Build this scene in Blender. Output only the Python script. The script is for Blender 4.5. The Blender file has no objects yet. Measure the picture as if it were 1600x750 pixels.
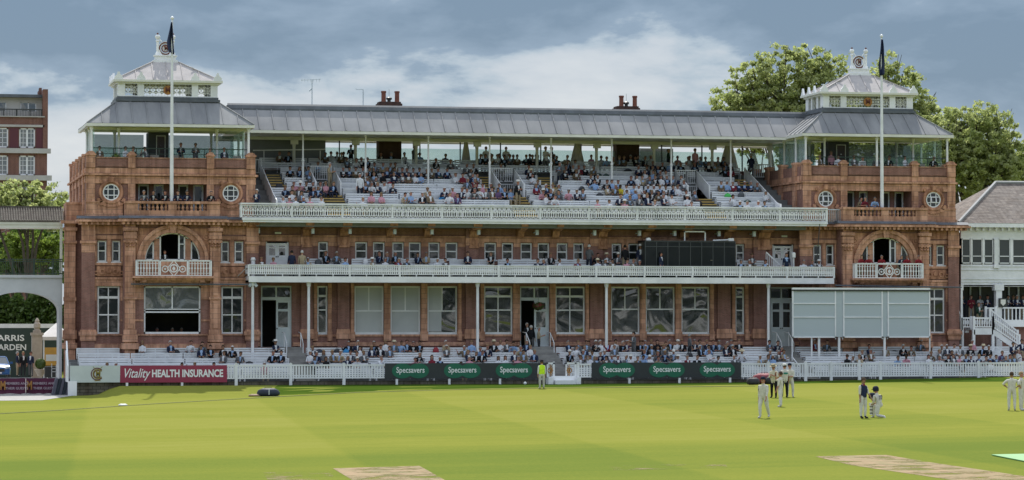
import bpy, math, random
from math import sin, cos, pi, radians
from mathutils import Vector, Matrix
random.seed(7)
SC = bpy.context.scene
COL = SC.collection
# ---------------------------------------------------------------- camera
FPX = 4600.0; AZ = math.atan(1000/4600.0); HC = 4.42; HY = 495.0; ROLL = -0.0004
PIT = math.atan((HY-375)/FPX)
F_ = Vector((sin(AZ)*cos(PIT), cos(AZ)*cos(PIT), sin(PIT)))
R_ = Vector((cos(AZ), -sin(AZ), 0)); U_ = R_.cross(F_)
R2 = R_*cos(ROLL)-U_*sin(ROLL); U2 = U_*cos(ROLL)+R_*sin(ROLL)
CAMP = Vector((0, 0, HC))
cd = bpy.data.cameras.new('camera'); cam = bpy.data.objects.new('camera', cd); COL.objects.link(cam)
cam.matrix_world = Matrix(((R2.x, U2.x, -F_.x, 0), (R2.y, U2.y, -F_.y, 0), (R2.z, U2.z, -F_.z, HC), (0, 0, 0, 1)))
cd.sensor_width = 36; cd.lens = FPX/1600*36; cd.clip_start = 1; cd.clip_end = 6000
SC.camera = cam
# ---------------------------------------------------------------- light
SUN_EL = 51.5; SUN_AZ = 10            # azimuth from +Y towards +X: the sun stands high behind the building
EXPO = 0.62
SUN_S = 3.35
SC.view_settings.view_transform = 'Standard'; SC.view_settings.look = 'None'
SC.view_settings.exposure = EXPO; SC.view_settings.gamma = 1
SC.render.engine = 'CYCLES'
SC.cycles.max_bounces = 5; SC.cycles.diffuse_bounces = 2; SC.cycles.glossy_bounces = 3
SC.cycles.transparent_max_bounces = 10; SC.cycles.transmission_bounces = 3
SC.cycles.caustics_reflective = False; SC.cycles.caustics_refractive = False
sl = bpy.data.lights.new('sun', 'SUN'); sl.energy = SUN_S; sl.angle = radians(0.6); sl.color = (1, .955, .88)
so = bpy.data.objects.new('sun', sl); COL.objects.link(so)
e, z = radians(SUN_EL), radians(SUN_AZ)
sdir = Vector((sin(z)*cos(e), cos(z)*cos(e), sin(e)))
so.rotation_euler = (-sdir).to_track_quat('-Z', 'Y').to_euler(); so.location = (40, 260, 90)

W = bpy.data.worlds.new('World'); SC.world = W; W.use_nodes = True
nt = W.node_tree; nt.nodes.clear()
def N(nt, t, **k):
    n = nt.nodes.new(t)
    for a, b in k.items():
        if a == 'ins':
            for i, v in b.items(): n.inputs[i].default_value = v
        else: setattr(n, a, b)
    return n
def ramp(nt, fac, stops, interp='LINEAR'):
    r = nt.nodes.new('ShaderNodeValToRGB'); r.color_ramp.interpolation = interp
    el = r.color_ramp.elements
    while len(el) < len(stops): el.new(.5)
    for q, (p, c) in zip(el, stops):
        q.position = p; q.color = (*c, 1) if len(c) == 3 else c
    nt.links.new(fac, r.inputs[0]); return r.outputs[0]
sky = N(nt, 'ShaderNodeTexSky', sky_type='NISHITA', sun_disc=False)
sky.sun_elevation = e; sky.sun_rotation = z; sky.air_density = 1.0; sky.dust_density = 1.2; sky.ozone_density = 2.0
tc = N(nt, 'ShaderNodeTexCoord')
mp = N(nt, 'ShaderNodeMapping'); mp.inputs['Scale'].default_value = (11, 11, 30); mp.inputs['Location'].default_value = (2.9, 5.2, 3.6)
nt.links.new(tc.outputs['Generated'], mp.inputs[0])
n1 = N(nt, 'ShaderNodeTexNoise'); n1.inputs['Scale'].default_value = 1.0; n1.inputs['Detail'].default_value = 9; n1.inputs['Roughness'].default_value = .56; n1.inputs['Distortion'].default_value = .15
nt.links.new(mp.outputs[0], n1.inputs[0])
sx = N(nt, 'ShaderNodeSeparateXYZ'); nt.links.new(tc.outputs['Generated'], sx.inputs[0])
# clouds thin out to pale grey towards the horizon
elv = N(nt, 'ShaderNodeMapRange', ins={1: 0.05, 2: 0.11, 3: -0.10, 4: 0.09}); nt.links.new(sx.outputs[2], elv.inputs[0])
ad = N(nt, 'ShaderNodeMath', operation='ADD'); nt.links.new(n1.outputs[0], ad.inputs[0]); nt.links.new(elv.outputs[0], ad.inputs[1])
cl = ramp(nt, ad.outputs[0], [(0.30, (4.3, 4.5, 4.75)), (0.44, (3.4, 3.75, 4.2)), (0.49, (2.6, 3.15, 3.75)), (0.53, (1.45, 2.05, 2.85)), (0.64, (.88, 1.42, 2.15))])
# higher up, out of the picture, broken white cloud lights the shade
n2 = N(nt, 'ShaderNodeTexNoise'); n2.inputs['Scale'].default_value = 3; n2.inputs['Detail'].default_value = 4
nt.links.new(tc.outputs['Generated'], n2.inputs[0])
hi = ramp(nt, n2.outputs[0], [(0.42, (8.0, 8.3, 8.8)), (0.58, (4.2, 5.2, 6.8))])
hm = N(nt, 'ShaderNodeMapRange', ins={1: 0.14, 2: 0.32}); nt.links.new(sx.outputs[2], hm.inputs[0])
mx = N(nt, 'ShaderNodeMix', data_type='RGBA'); nt.links.new(hm.outputs[0], mx.inputs[0]); nt.links.new(cl, mx.inputs[6]); nt.links.new(hi, mx.inputs[7])
m2 = N(nt, 'ShaderNodeMix', data_type='RGBA'); m2.inputs[0].default_value = .9
nt.links.new(sky.outputs[0], m2.inputs[6]); nt.links.new(mx.outputs[2], m2.inputs[7])
bg = N(nt, 'ShaderNodeBackground'); bg.inputs[1].default_value = .1
out = N(nt, 'ShaderNodeOutputWorld')
nt.links.new(m2.outputs[2], bg.inputs[0]); nt.links.new(bg.outputs[0], out.inputs[0])

# ---------------------------------------------------------------- survey: a sight line met with a real plane
def ray(px, py): return F_ + R2*((px-800)/FPX) + U2*((375-py)/FPX)
def P(px, py, Y): d = ray(px, py); return CAMP + d*(Y/d.y)
def X(px, Y, py=400): return P(px, py, Y).x
def Z(py, Y, px=800): return P(px, py, Y).z
def sst(a): a = max(0, min(1, a)); return a*a*(3-2*a)
def gz(x, y=150):       # the field falls away to the left, with a low bank at the fence
    b = .05 + .0148*max(-60, min(70, x-41))
    return b + sst((y-171)/8)*max(0, .2-b)*sst((x-13.2)/1.6)
def G(px, py):
    d = ray(px, py); t = 100.0
    for _ in range(30): t = .5*t+.5*(gz(d.x*t, d.y*t)-HC)/d.z
    return CAMP + d*t
# ---------------------------------------------------------------- mesh helpers
class MB:
    def __init__(s): s.v = []; s.f = []; s.m = []; s.g = []
    def add(s, v, f, mi=0):
        o = len(s.v); s.g.append((o, len(s.f))); s.v += [tuple(q) for q in v]; s.f += [tuple(i+o for i in q) for q in f]; s.m += [mi]*len(f); return s
    def box(s, x0, x1, y0, y1, z0, z1, mi=0):
        return s.add([(x0,y0,z0),(x1,y0,z0),(x1,y1,z0),(x0,y1,z0),(x0,y0,z1),(x1,y0,z1),(x1,y1,z1),(x0,y1,z1)],
            [(0,3,2,1),(4,5,6,7),(0,1,5,4),(1,2,6,5),(2,3,7,6),(3,0,4,7)], mi)
    def bar(s, p, q, r, n=6, mi=0, r2=None):
        p = Vector(p); q = Vector(q); d = (q-p)
        if d.length < 1e-6: return s
        d.normalize(); a = Vector((0,0,1)) if abs(d.z) < .9 else Vector((1,0,0))
        u = d.cross(a).normalized(); w = d.cross(u); r2 = r if r2 is None else r2
        v = []
        for c, rr in ((p, r), (q, r2)):
            for i in range(n):
                t = 2*pi*(i+.5)/n; v.append(c + u*cos(t)*rr + w*sin(t)*rr)
        f = [(i, (i+1) % n, n+(i+1) % n, n+i) for i in range(n)] + [tuple(range(n-1, -1, -1)), tuple(range(n, 2*n))]
        return s.add(v, f, mi)
    def path(s, pts, r, n=6, mi=0):
        for a, b in zip(pts, pts[1:]): s.bar(a, b, r, n, mi)
        return s
    def lathe(s, cx, cy, prof, n=10, mi=0):
        v = []; f = []
        for r, zz in prof:
            for i in range(n):
                t = 2*pi*i/n; v.append((cx+r*cos(t), cy+r*sin(t), zz))
        for k in range(len(prof)-1):
            for i in range(n):
                f.append((k*n+i, k*n+(i+1) % n, (k+1)*n+(i+1) % n, (k+1)*n+i))
        f.append(tuple(range(n-1, -1, -1))); f.append(tuple(range((len(prof)-1)*n, len(prof)*n)))
        return s.add(v, f, mi)
    def prism(s, poly, a0, a1, axis='y', mi=0):
        n = len(poly)
        def m(p, a): return (p[0], a, p[1]) if axis == 'y' else ((a, p[0], p[1]) if axis == 'x' else (p[0], p[1], a))
        v = [m(p, a0) for p in poly] + [m(p, a1) for p in poly]
        f = [(i, (i+1) % n, n+(i+1) % n, n+i) for i in range(n)] + [tuple(range(n-1, -1, -1)), tuple(range(n, 2*n))]
        return s.add(v, f, mi)
    def ring(s, cx, cz, r0, r1, y0, y1, t0=0, t1=2*pi, n=28, mi=0, sx=1, sz=1):
        # flat ring (or arc) standing in the x-z plane, from y0 (front) to y1
        full = abs(t1-t0-2*pi) < 1e-6
        v = []; f = []
        for i in range(n+1):
            t = t0+(t1-t0)*i/n
            for r, y in ((r0, y0), (r1, y0), (r1, y1), (r0, y1)):
                v.append((cx+r*cos(t)*sx, y, cz+r*sin(t)*sz))
        for i in range(n):
            for k in range(4):
                f.append((i*4+k, i*4+(k+1) % 4, (i+1)*4+(k+1) % 4, (i+1)*4+k))
        if not full: f += [(3,2,1,0), (n*4, n*4+1, n*4+2, n*4+3)]
        return s.add(v, f, mi)
    def disc(s, cx, cz, r, y0, y1, n=28, mi=0, sx=1, sz=1, t0=0, t1=2*pi):
        pts = [(cx+r*cos(t0+(t1-t0)*i/n)*sx, cz+r*sin(t0+(t1-t0)*i/n)*sz) for i in range(n if abs(t1-t0-2*pi) < 1e-6 else n+1)]
        return s.prism(pts, y0, y1, 'y', mi)
    def wall(s, x0, x1, z0, z1, y, holes=(), depth=.3, mi=0):
        # wall sheet facing -y with real openings and their reveals
        xs = sorted({x0, x1} | {h[0] for h in holes} | {h[1] for h in holes}); xs = [q for q in xs if x0 <= q <= x1]
        zs = sorted({z0, z1} | {h[2] for h in holes} | {h[3] for h in holes}); zs = [q for q in zs if z0 <= q <= z1]
        for a, b in zip(xs, xs[1:]):
            for c, d in zip(zs, zs[1:]):
                mxx, mz = (a+b)/2, (c+d)/2
                if any(h[0] < mxx < h[1] and h[2] < mz < h[3] for h in holes): continue
                s.add([(a,y,c),(b,y,c),(b,y,d),(a,y,d)], [(0,1,2,3)], mi)
        for h in holes:
            a, b, c, d = h[:4]; Y2 = y+depth
            s.add([(a,y,c),(a,Y2,c),(a,Y2,d),(a,y,d)], [(0,1,2,3)], mi)
            s.add([(b,y,c),(b,Y2,c),(b,Y2,d),(b,y,d)], [(3,2,1,0)], mi)
            s.add([(a,y,c),(b,y,c),(b,Y2,c),(a,Y2,c)], [(0,1,2,3)], mi)
            s.add([(a,y,d),(b,y,d),(b,Y2,d),(a,Y2,d)], [(3,2,1,0)], mi)
        return s
    def merge(s, o, off=(0,0,0)):
        k = len(s.v); s.v += [(a+off[0], b+off[1], c+off[2]) for a, b, c in o.v]
        s.f += [tuple(i+k for i in q) for q in o.f]; s.m += o.m; return s
    def mesh(s, name, mats, org=(0,0,0), smooth=False):
        me = bpy.data.meshes.new(name)
        me.from_pydata([(a-org[0], b-org[1], c-org[2]) for a, b, c in s.v], [], s.f)
        for m in (mats if isinstance(mats, (list, tuple)) else [mats]): me.materials.append(m)
        if any(s.m): me.polygons.foreach_set('material_index', s.m)
        if smooth: me.polygons.foreach_set('use_smooth', [True]*len(s.f))
        me.update(); return me
def clusters(mb):
    # pieces of a mesh that stand far apart from each other become parts of their own
    if len(mb.g) < 2 or len(mb.g) > 260 or mb.g[0] != (0, 0): return [mb]
    g = mb.g+[(len(mb.v), len(mb.f))]; B = []
    for (a, c), (b, d) in zip(g, g[1:]):
        vv = mb.v[a:b]
        if not vv: return [mb]
        B.append(([min(q[i] for q in vv) for i in range(3)], [max(q[i] for q in vv) for i in range(3)]))
    n = len(B); par = list(range(n))
    def find(i):
        while par[i] != i: i = par[i]
        return i
    size = [max(h[k]-l[k] for k in range(3)) for l, h in B]
    for i in range(n):
        for j in range(i):
            gap = max(max(0, B[i][0][k]-B[j][1][k], B[j][0][k]-B[i][1][k]) for k in range(3))
            if gap < .45*max(size[i], size[j]): par[find(i)] = find(j)
    groups = {}
    for i in range(n): groups.setdefault(find(i), []).append(i)
    if len(groups) == 1 or len(groups) > 14: return [mb]
    out = []
    for ids in groups.values():
        m = MB()
        for i in ids:
            (a, c), (b, d) = g[i], g[i+1]; o = len(m.v); m.v += mb.v[a:b]; m.f += [tuple(q-a+o for q in f) for f in mb.f[c:d]]; m.m += mb.m[c:d]
        out.append(m)
    return out
WO = {}                                     # world origin of each object, for parenting without inverses
def tag(o, label=None, cat=None, group=None, kind=None):
    if label: o['label'] = label
    if cat: o['category'] = cat
    if group: o['group'] = group
    if kind: o['kind'] = kind
    return o
def obj(name, mb, mats, parent=None, org=None, smooth=False, **t):
    po = WO[parent.name] if parent else Vector((0,0,0))
    if org is None:
        if parent: org = po
        else:
            xs = [q[0] for q in mb.v]; ys = [q[1] for q in mb.v]; zs = [q[2] for q in mb.v]
            org = Vector(((min(xs)+max(xs))/2, (min(ys)+max(ys))/2, min(zs)))
    org = Vector(org)
    o = bpy.data.objects.new(name, mb.mesh(name, mats, org, smooth)); COL.objects.link(o)
    o.parent = parent; o.location = org-po; WO[o.name] = org
    return tag(o, **t)
def pobj(name, mb, m, parent):
    for c in clusters(mb): o = obj(name, c, m, parent)
    return o
def empty(name, loc, **t):
    o = bpy.data.objects.new(name, None); COL.objects.link(o); o.location = loc; o.empty_display_size = .3
    WO[o.name] = Vector(loc); return tag(o, **t)
def copy_tree(o, parent=None, loc=None, rz=None):
    c = o.copy(); COL.objects.link(c); c.parent = parent
    if loc is not None: c.location = loc
    if rz is not None: c.rotation_euler = (0, 0, rz)
    WO[c.name] = Vector(c.location) + (WO[parent.name] if parent else Vector((0,0,0)))
    for ch in list(o.children): copy_tree(ch, c)
    return c
def text_mb(s, size, cx, cz, y, depth=.02, offset=0, shear=0, sx=1, align='CENTER'):
    cu = bpy.data.curves.new('t', 'FONT'); cu.body = s; cu.size = size; cu.align_x = align; cu.align_y = 'CENTER'
    cu.offset = offset; cu.shear = shear; cu.extrude = depth/2; cu.resolution_u = 3
    o = bpy.data.objects.new('t', cu); COL.objects.link(o)
    dg = bpy.context.evaluated_depsgraph_get(); me = o.evaluated_get(dg).to_mesh()
    mb = MB(); mb.add([(cx+q.co.x*sx, y-q.co.z, cz+q.co.y) for q in me.vertices], [tuple(p.vertices) for p in me.polygons])
    o.evaluated_get(dg).to_mesh_clear(); bpy.data.objects.remove(o); bpy.data.curves.remove(cu)
    return mb
ORD = ['first','second','third','fourth','fifth','sixth','seventh','eighth','ninth','tenth','eleventh','twelfth','thirteenth','fourteenth','fifteenth','sixteenth','seventeenth','eighteenth','nineteenth','twentieth']
# ---------------------------------------------------------------- materials
MT = {}
def mat(name, c1, c2=None, scale=2.0, rough=.7, metal=0, bump=0, detail=5, spec=.5, stretch=(1,1,1), lo=.35, hi=.65):
    m = bpy.data.materials.new(name); m.use_nodes = True; nt = m.node_tree
    b = nt.nodes['Principled BSDF']; b.inputs['Roughness'].default_value = rough; b.inputs['Metallic'].default_value = metal
    b.inputs['Specular IOR Level'].default_value = spec
    c2 = c2 or tuple(q*.86 for q in c1)
    g = N(nt, 'ShaderNodeNewGeometry'); mp = N(nt, 'ShaderNodeMapping'); mp.inputs['Scale'].default_value = stretch
    nt.links.new(g.outputs['Position'], mp.inputs[0])
    n = N(nt, 'ShaderNodeTexNoise', ins={'Scale': scale, 'Detail': detail, 'Roughness': .6}); nt.links.new(mp.outputs[0], n.inputs[0])
    nt.links.new(ramp(nt, n.outputs[0], [(lo, c1), (hi, c2)]), b.inputs['Base Color'])
    if bump:
        bm = N(nt, 'ShaderNodeBump', ins={'Strength': bump, 'Distance': .03}); nt.links.new(n.outputs[0], bm.inputs['Height']); nt.links.new(bm.outputs[0], b.inputs['Normal'])
    MT[name] = m; return m
def blocks(name, c1, c2, mort, bw, bh, msize=.008, rough=.85, stain=.5, stainc=(.5,.45,.42), bump=.25):
    # coursed masonry laid out along the wall: world x+y and z
    m = bpy.data.materials.new(name); m.use_nodes = True; nt = m.node_tree
    b = nt.nodes['Principled BSDF']; b.inputs['Roughness'].default_value = rough; b.inputs['Specular IOR Level'].default_value = .25
    g = N(nt, 'ShaderNodeNewGeometry'); s = N(nt, 'ShaderNodeSeparateXYZ'); nt.links.new(g.outputs['Position'], s.inputs[0])
    a = N(nt, 'ShaderNodeMath', operation='ADD'); nt.links.new(s.outputs[0], a.inputs[0]); nt.links.new(s.outputs[1], a.inputs[1])
    c = N(nt, 'ShaderNodeCombineXYZ'); nt.links.new(a.outputs[0], c.inputs[0]); nt.links.new(s.outputs[2], c.inputs[1])
    t = N(nt, 'ShaderNodeTexBrick', ins={'Scale': 1, 'Mortar Size': msize, 'Brick Width': bw, 'Row Height': bh, 'Bias': 0, 'Color1': (*c1, 1), 'Color2': (*c2, 1), 'Mortar': (*mort, 1)})
    nt.links.new(c.outputs[0], t.inputs[0])
    n = N(nt, 'ShaderNodeTexNoise', ins={'Scale': .8, 'Detail': 8, 'Roughness': .65}); nt.links.new(g.outputs['Position'], n.inputs[0])
    mp = N(nt, 'ShaderNodeMapping'); mp.inputs['Scale'].default_value = (3, 3, .35); nt.links.new(g.outputs['Position'], mp.inputs[0])
    n3 = N(nt, 'ShaderNodeTexNoise', ins={'Scale': 1.3, 'Detail': 5}); nt.links.new(mp.outputs[0], n3.inputs[0])
    av = N(nt, 'ShaderNodeMath', operation='MULTIPLY'); nt.links.new(n.outputs[0], av.inputs[0]); nt.links.new(n3.outputs[0], av.inputs[1])
    st = ramp(nt, av.outputs[0], [(.17, stainc), (.32, (1, 1, 1))])
    mxx = N(nt, 'ShaderNodeMix', data_type='RGBA', blend_type='MULTIPLY'); mxx.inputs[0].default_value = stain
    nt.links.new(t.outputs[0], mxx.inputs[6]); nt.links.new(st, mxx.inputs[7]); nt.links.new(mxx.outputs[2], b.inputs['Base Color'])
    bm = N(nt, 'ShaderNodeBump', ins={'Strength': bump, 'Distance': .02}); nt.links.new(n.outputs[0], bm.inputs['Height']); nt.links.new(bm.outputs[0], b.inputs['Normal'])
    MT[name] = m; return m
BRICK = blocks('red_brick', (.335,.155,.125), (.245,.112,.092), (.29,.20,.17), .23, .077, .012)
TERRA = blocks('terracotta', (.70,.395,.27), (.55,.295,.195), (.32,.20,.15), .62, .33, .012, stain=.75, stainc=(.42,.38,.36), bump=.4)
TERRA2 = blocks('carved_terracotta', (.64,.345,.22), (.51,.26,.165), (.24,.14,.1), .8, .6, .006, stain=.85, stainc=(.38,.34,.32), bump=1.0)
BRICK2 = blocks('house_brick', (.22,.085,.06), (.17,.065,.05), (.25,.2,.17), .23, .077, .01)
STONE = blocks('weathered_stone', (.17,.15,.12), (.12,.11,.09), (.06,.055,.045), .5, .2, .02, stain=.8)
WHITE = mat('white_paint', (.83,.84,.86), (.64,.66,.67), .9, .5, lo=.4, hi=.75)
BENCHW = mat('bench_paint', (.72,.74,.76), (.58,.60,.62), 1.3, .6, lo=.4, hi=.7)
CREAM = mat('cream_paint', (.74,.74,.68), (.64,.64,.58), 1.2, .5)
PALE = mat('pale_blue_grey_paint', (.60,.66,.68), (.52,.58,.61), 1.5, .5)
LEAD = mat('lead_sheet', (.28,.285,.29), (.20,.205,.215), .9, .8, 0, spec=.1, stretch=(1,.3,.3))
LEADM = mat('main_roof_lead', (.33,.33,.335), (.24,.243,.25), .7, .9, 0, spec=.05, stretch=(.5,.3,.3))
LEADD = mat('dark_lead', (.11,.125,.145), (.075,.085,.10), 1.5, .5)
DARK = mat('dark_interior', (.075,.068,.062), (.045,.042,.04), 1, .9)
BLACK = mat('black_metal', (.022,.026,.026), (.035,.038,.038), 3, .45)
GREENM = mat('dark_green_metal', (.02,.04,.03), (.03,.055,.04), 3, .5)
WOODD = mat('dark_brown_door', (.045,.02,.018), (.03,.014,.013), 3, .4)
CLADD = mat('grey_cladding', (.17,.19,.20), (.14,.155,.165), .8, .4, .2)
YELL = mat('yellow_step_edge', (.52,.36,.10), (.42,.28,.08), 4, .7)
CONC = mat('concrete', (.28,.275,.26), (.2,.195,.185), 1.5, .9)
STEPD = mat('terrace_floor_paint', (.20,.21,.21), (.15,.155,.155), 2, .8)
CANVAS = mat('canvas', (.62,.58,.49), (.52,.48,.40), 4, .9)
BLIND = mat('window_blind', (.50,.52,.52), (.42,.44,.45), .5, .8)
def glass(name, col=(.03,.035,.035), wav=.5, rough=.03, scale=.9):
    m = bpy.data.materials.new(name); m.use_nodes = True; nt = m.node_tree
    b = nt.nodes['Principled BSDF']; b.inputs['Roughness'].default_value = rough; b.inputs['Base Color'].default_value = (*col, 1)
    b.inputs['Specular IOR Level'].default_value = 1.0; b.inputs['IOR'].default_value = 1.7
    g = N(nt, 'ShaderNodeNewGeometry'); n = N(nt, 'ShaderNodeTexNoise', ins={'Scale': scale, 'Detail': 1.5, 'Distortion': .8}); nt.links.new(g.outputs['Position'], n.inputs[0])
    bm = N(nt, 'ShaderNodeBump', ins={'Strength': wav, 'Distance': .12}); nt.links.new(n.outputs[0], bm.inputs['Height']); nt.links.new(bm.outputs[0], b.inputs['Normal'])
    MT[name] = m; return m
GLASSD = glass('dark_window_glass', (.02,.025,.026), .15, .04, .6); GLASSD.node_tree.nodes['Principled BSDF'].inputs['IOR'].default_value = 1.5; GLASSD.node_tree.nodes['Principled BSDF'].inputs['Specular IOR Level'].default_value = .6
GLASS = glass('window_glass', wav=.15, scale=.55)
GLASSB = glass('bright_window_glass', (.10,.11,.11), .30, .06, .6)
def clear(name, tint, alpha, rough=.05):
    m = bpy.data.materials.new(name); m.use_nodes = True; nt = m.node_tree; nt.nodes.clear()
    t = N(nt, 'ShaderNodeBsdfTransparent'); t.inputs[0].default_value = (*tint, 1)
    b = N(nt, 'ShaderNodeBsdfPrincipled'); b.inputs['Base Color'].default_value = (*tint, 1); b.inputs['Roughness'].default_value = rough
    x = N(nt, 'ShaderNodeMixShader'); x.inputs[0].default_value = alpha
    o = N(nt, 'ShaderNodeOutputMaterial'); nt.links.new(t.outputs[0], x.inputs[1]); nt.links.new(b.outputs[0], x.inputs[2]); nt.links.new(x.outputs[0], o.inputs[0])
    MT[name] = m; return m
SCREENG = clear('green_tinted_glass', (.86,.97,.94), .22)
SMOKE = clear('smoked_glass', (.16,.18,.18), .45)
CLOUDG = clear('tinted_rear_glass', (.55,.60,.61), .25)
MESHG = clear('sight_screen_mesh', (.50,.57,.60), .88, .6)
def leafmat(name, c1, c2, tr=.35):
    m = bpy.data.materials.new(name); m.use_nodes = True; nt = m.node_tree; nt.nodes.clear()
    g = N(nt, 'ShaderNodeNewGeometry'); n = N(nt, 'ShaderNodeTexNoise', ins={'Scale': .8, 'Detail': 9, 'Roughness': .8}); nt.links.new(g.outputs['Position'], n.inputs[0])
    c = ramp(nt, n.outputs[0], [(.36, c1), (.64, c2)])
    d = N(nt, 'ShaderNodeBsdfDiffuse'); t = N(nt, 'ShaderNodeBsdfTranslucent'); gl = N(nt, 'ShaderNodeBsdfGlossy', ins={'Roughness': .45, 'Color': (.5,.5,.5,1)})
    nt.links.new(c, d.inputs[0]); nt.links.new(c, t.inputs[0])
    x = N(nt, 'ShaderNodeMixShader'); x.inputs[0].default_value = tr; y = N(nt, 'ShaderNodeMixShader'); y.inputs[0].default_value = .06
    nt.links.new(d.outputs[0], x.inputs[1]); nt.links.new(t.outputs[0], x.inputs[2]); nt.links.new(x.outputs[0], y.inputs[1]); nt.links.new(gl.outputs[0], y.inputs[2])
    o = N(nt, 'ShaderNodeOutputMaterial'); nt.links.new(y.outputs[0], o.inputs[0]); MT[name] = m; return m
LEAF1 = leafmat('plane_tree_leaves', (.27,.34,.09), (.54,.58,.26), .62)
LEAF2 = leafmat('dark_leaves', (.06,.12,.02), (.15,.23,.05), .45)
LEAF3 = leafmat('bright_leaves', (.17,.27,.03), (.28,.36,.07), .5)
BARK = mat('bark', (.10,.08,.06), (.06,.05,.04), 3, .95, bump=.6)
# ================================================================ THE SETTING
def grass_mat():
    m = bpy.data.materials.new('mown_grass'); m.use_nodes = True; nt = m.node_tree
    b = nt.nodes['Principled BSDF']; b.inputs['Roughness'].default_value = .85; b.inputs['Specular IOR Level'].default_value = 0
    g = N(nt, 'ShaderNodeNewGeometry'); mp = N(nt, 'ShaderNodeMapping'); mp.inputs['Rotation'].default_value = (0, 0, radians(4.6)); mp.inputs['Location'].default_value = (.4, 0, 0)
    nt.links.new(g.outputs['Position'], mp.inputs[0]); s = N(nt, 'ShaderNodeSeparateXYZ'); nt.links.new(mp.outputs[0], s.inputs[0])
    def M(op, a, b2=None, c=None):
        n = N(nt, 'ShaderNodeMath', operation=op)
        for i, q in enumerate((a, b2, c)):
            if q is None: continue
            if isinstance(q, (int, float)): n.inputs[i].default_value = q
            else: nt.links.new(q, n.inputs[i])
        return n.outputs[0]
    def stripe(o, w, off):       # mown bands lean the blades to and fro
        q = M('SINE', M('MULTIPLY', M('ADD', o, off), pi/w)); return M('MULTIPLY_ADD', M('MINIMUM', M('MAXIMUM', M('MULTIPLY', q, 18), -1), 1), .5, .5)
    sa = stripe(s.outputs[0], 9.3, 1.0); sb = stripe(s.outputs[1], 13.0, 3.0)
    mpn = N(nt, 'ShaderNodeMapping'); mpn.inputs['Scale'].default_value = (.35, 1.4, 1); nt.links.new(mp.outputs[0], mpn.inputs[0])
    n1 = N(nt, 'ShaderNodeTexNoise', ins={'Scale': .12, 'Detail': 7, 'Roughness': .62}); nt.links.new(mpn.outputs[0], n1.inputs[0])
    n2 = N(nt, 'ShaderNodeTexNoise', ins={'Scale': 9, 'Detail': 6, 'Roughness': .75}); nt.links.new(g.outputs['Position'], n2.inputs[0])
    n3 = N(nt, 'ShaderNodeTexNoise', ins={'Scale': .9, 'Detail': 6, 'Roughness': .7}); nt.links.new(mpn.outputs[0], n3.inputs[0])
    f = M('ADD', M('MULTIPLY_ADD', sa, .085, .03), M('MULTIPLY', sb, .05))
    f = M('ADD', f, M('MULTIPLY_ADD', n1.outputs[0], .34, .08)); f = M('ADD', f, M('MULTIPLY', n3.outputs[0], .34)); f = M('ADD', f, M('MULTIPLY', n2.outputs[0], .52))
    # the square round the pitches is cut shorter and greener, with blotches
    sq = M('MULTIPLY', M('MINIMUM', M('MAXIMUM', M('MULTIPLY', M('SUBTRACT', 107.5, s.outputs[1]), .16), 0), 1), M('MULTIPLY_ADD', n3.outputs[0], .22, .0))
    f = M('SUBTRACT', M('MULTIPLY_ADD', f, .7, .028), sq)
    c = ramp(nt, f, [(.40, (.118,.155,.032)), (.50, (.158,.182,.036)), (.58, (.190,.203,.040)), (.70, (.222,.226,.056))])
    nt.links.new(c, b.inputs['Base Color'])
    bm = N(nt, 'ShaderNodeBump', ins={'Strength': .35, 'Distance': .03}); nt.links.new(n2.outputs[0], bm.inputs['Height']); nt.links.new(bm.outputs[0], b.inputs['Normal'])
    return m
GRASS = grass_mat()
def sheet(name, x0, x1, y0, y1, nx, ny, fz, m, **t):
    mb = MB(); v = [(x0+(x1-x0)*i/nx, y0+(y1-y0)*j/ny) for j in range(ny+1) for i in range(nx+1)]
    mb.add([(a, b, fz(a, b)) for a, b in v], [(j*(nx+1)+i, j*(nx+1)+i+1, (j+1)*(nx+1)+i+1, (j+1)*(nx+1)+i) for j in range(ny) for i in range(nx)])
    return obj(name, mb, m, org=(0,0,0), **t)
gxs = [-3000, -19] + [-19+i*3.25 for i in range(1, 9)] + [10.25+i*.65 for i in range(1, 11)] + [16.75+i*3.25 for i in range(1, 30)] + [3000]
mb = MB(); ys = [-2500, 0, 100, 140, 171, 173, 175, 177, 179, 181, 203.5, 230, 3500]
mb.add([(x, y, gz(x, min(y, 180)) if x > 13.2 else gz(x)) for y in ys for x in gxs], [(j*len(gxs)+i, j*len(gxs)+i+1, (j+1)*len(gxs)+i+1, (j+1)*len(gxs)+i) for j in range(len(ys)-1) for i in range(len(gxs)-1) if not (ys[j] == 181 and 13 < (gxs[i]+gxs[i+1])/2 < 88)])
obj('ground', mb, GRASS, org=(0,0,0), kind='structure')
PAVE = mat('paving', (.34,.33,.31), (.27,.26,.25), 2, .9)
A0 = G(-60, 627); A1 = G(66, 625.5); A2 = G(86, 619); A3 = G(100, 614); xr = X(121, 184)
mb = MB(); top = [(A0.x-18, A0.y, 0), (A0.x, A0.y, 0), (A1.x, A1.y, 0), (A2.x, A2.y, 0), (A3.x, A3.y, 0), (xr, 182, 0), (xr, 187, 0), (xr, 196, 0), (xr, 340, 0), (A0.x-60, 340, 0), (A0.x-60, 187, 0)]
def yz(x, y): return gz(x)+.012+max(0, min(1, (y-187)/28))*.38
mb.add([(a, b, yz(a, b)) for a, b, _ in top], [(0,1,10), (1,2,3,4,5), (1,5,6,10), (6,7,10), (7,8,9,10)])
mb2 = MB(); n = 12
for i in range(n):
    pass
obj('yard_paving', mb, PAVE, org=(0,0,0), kind='structure')
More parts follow.
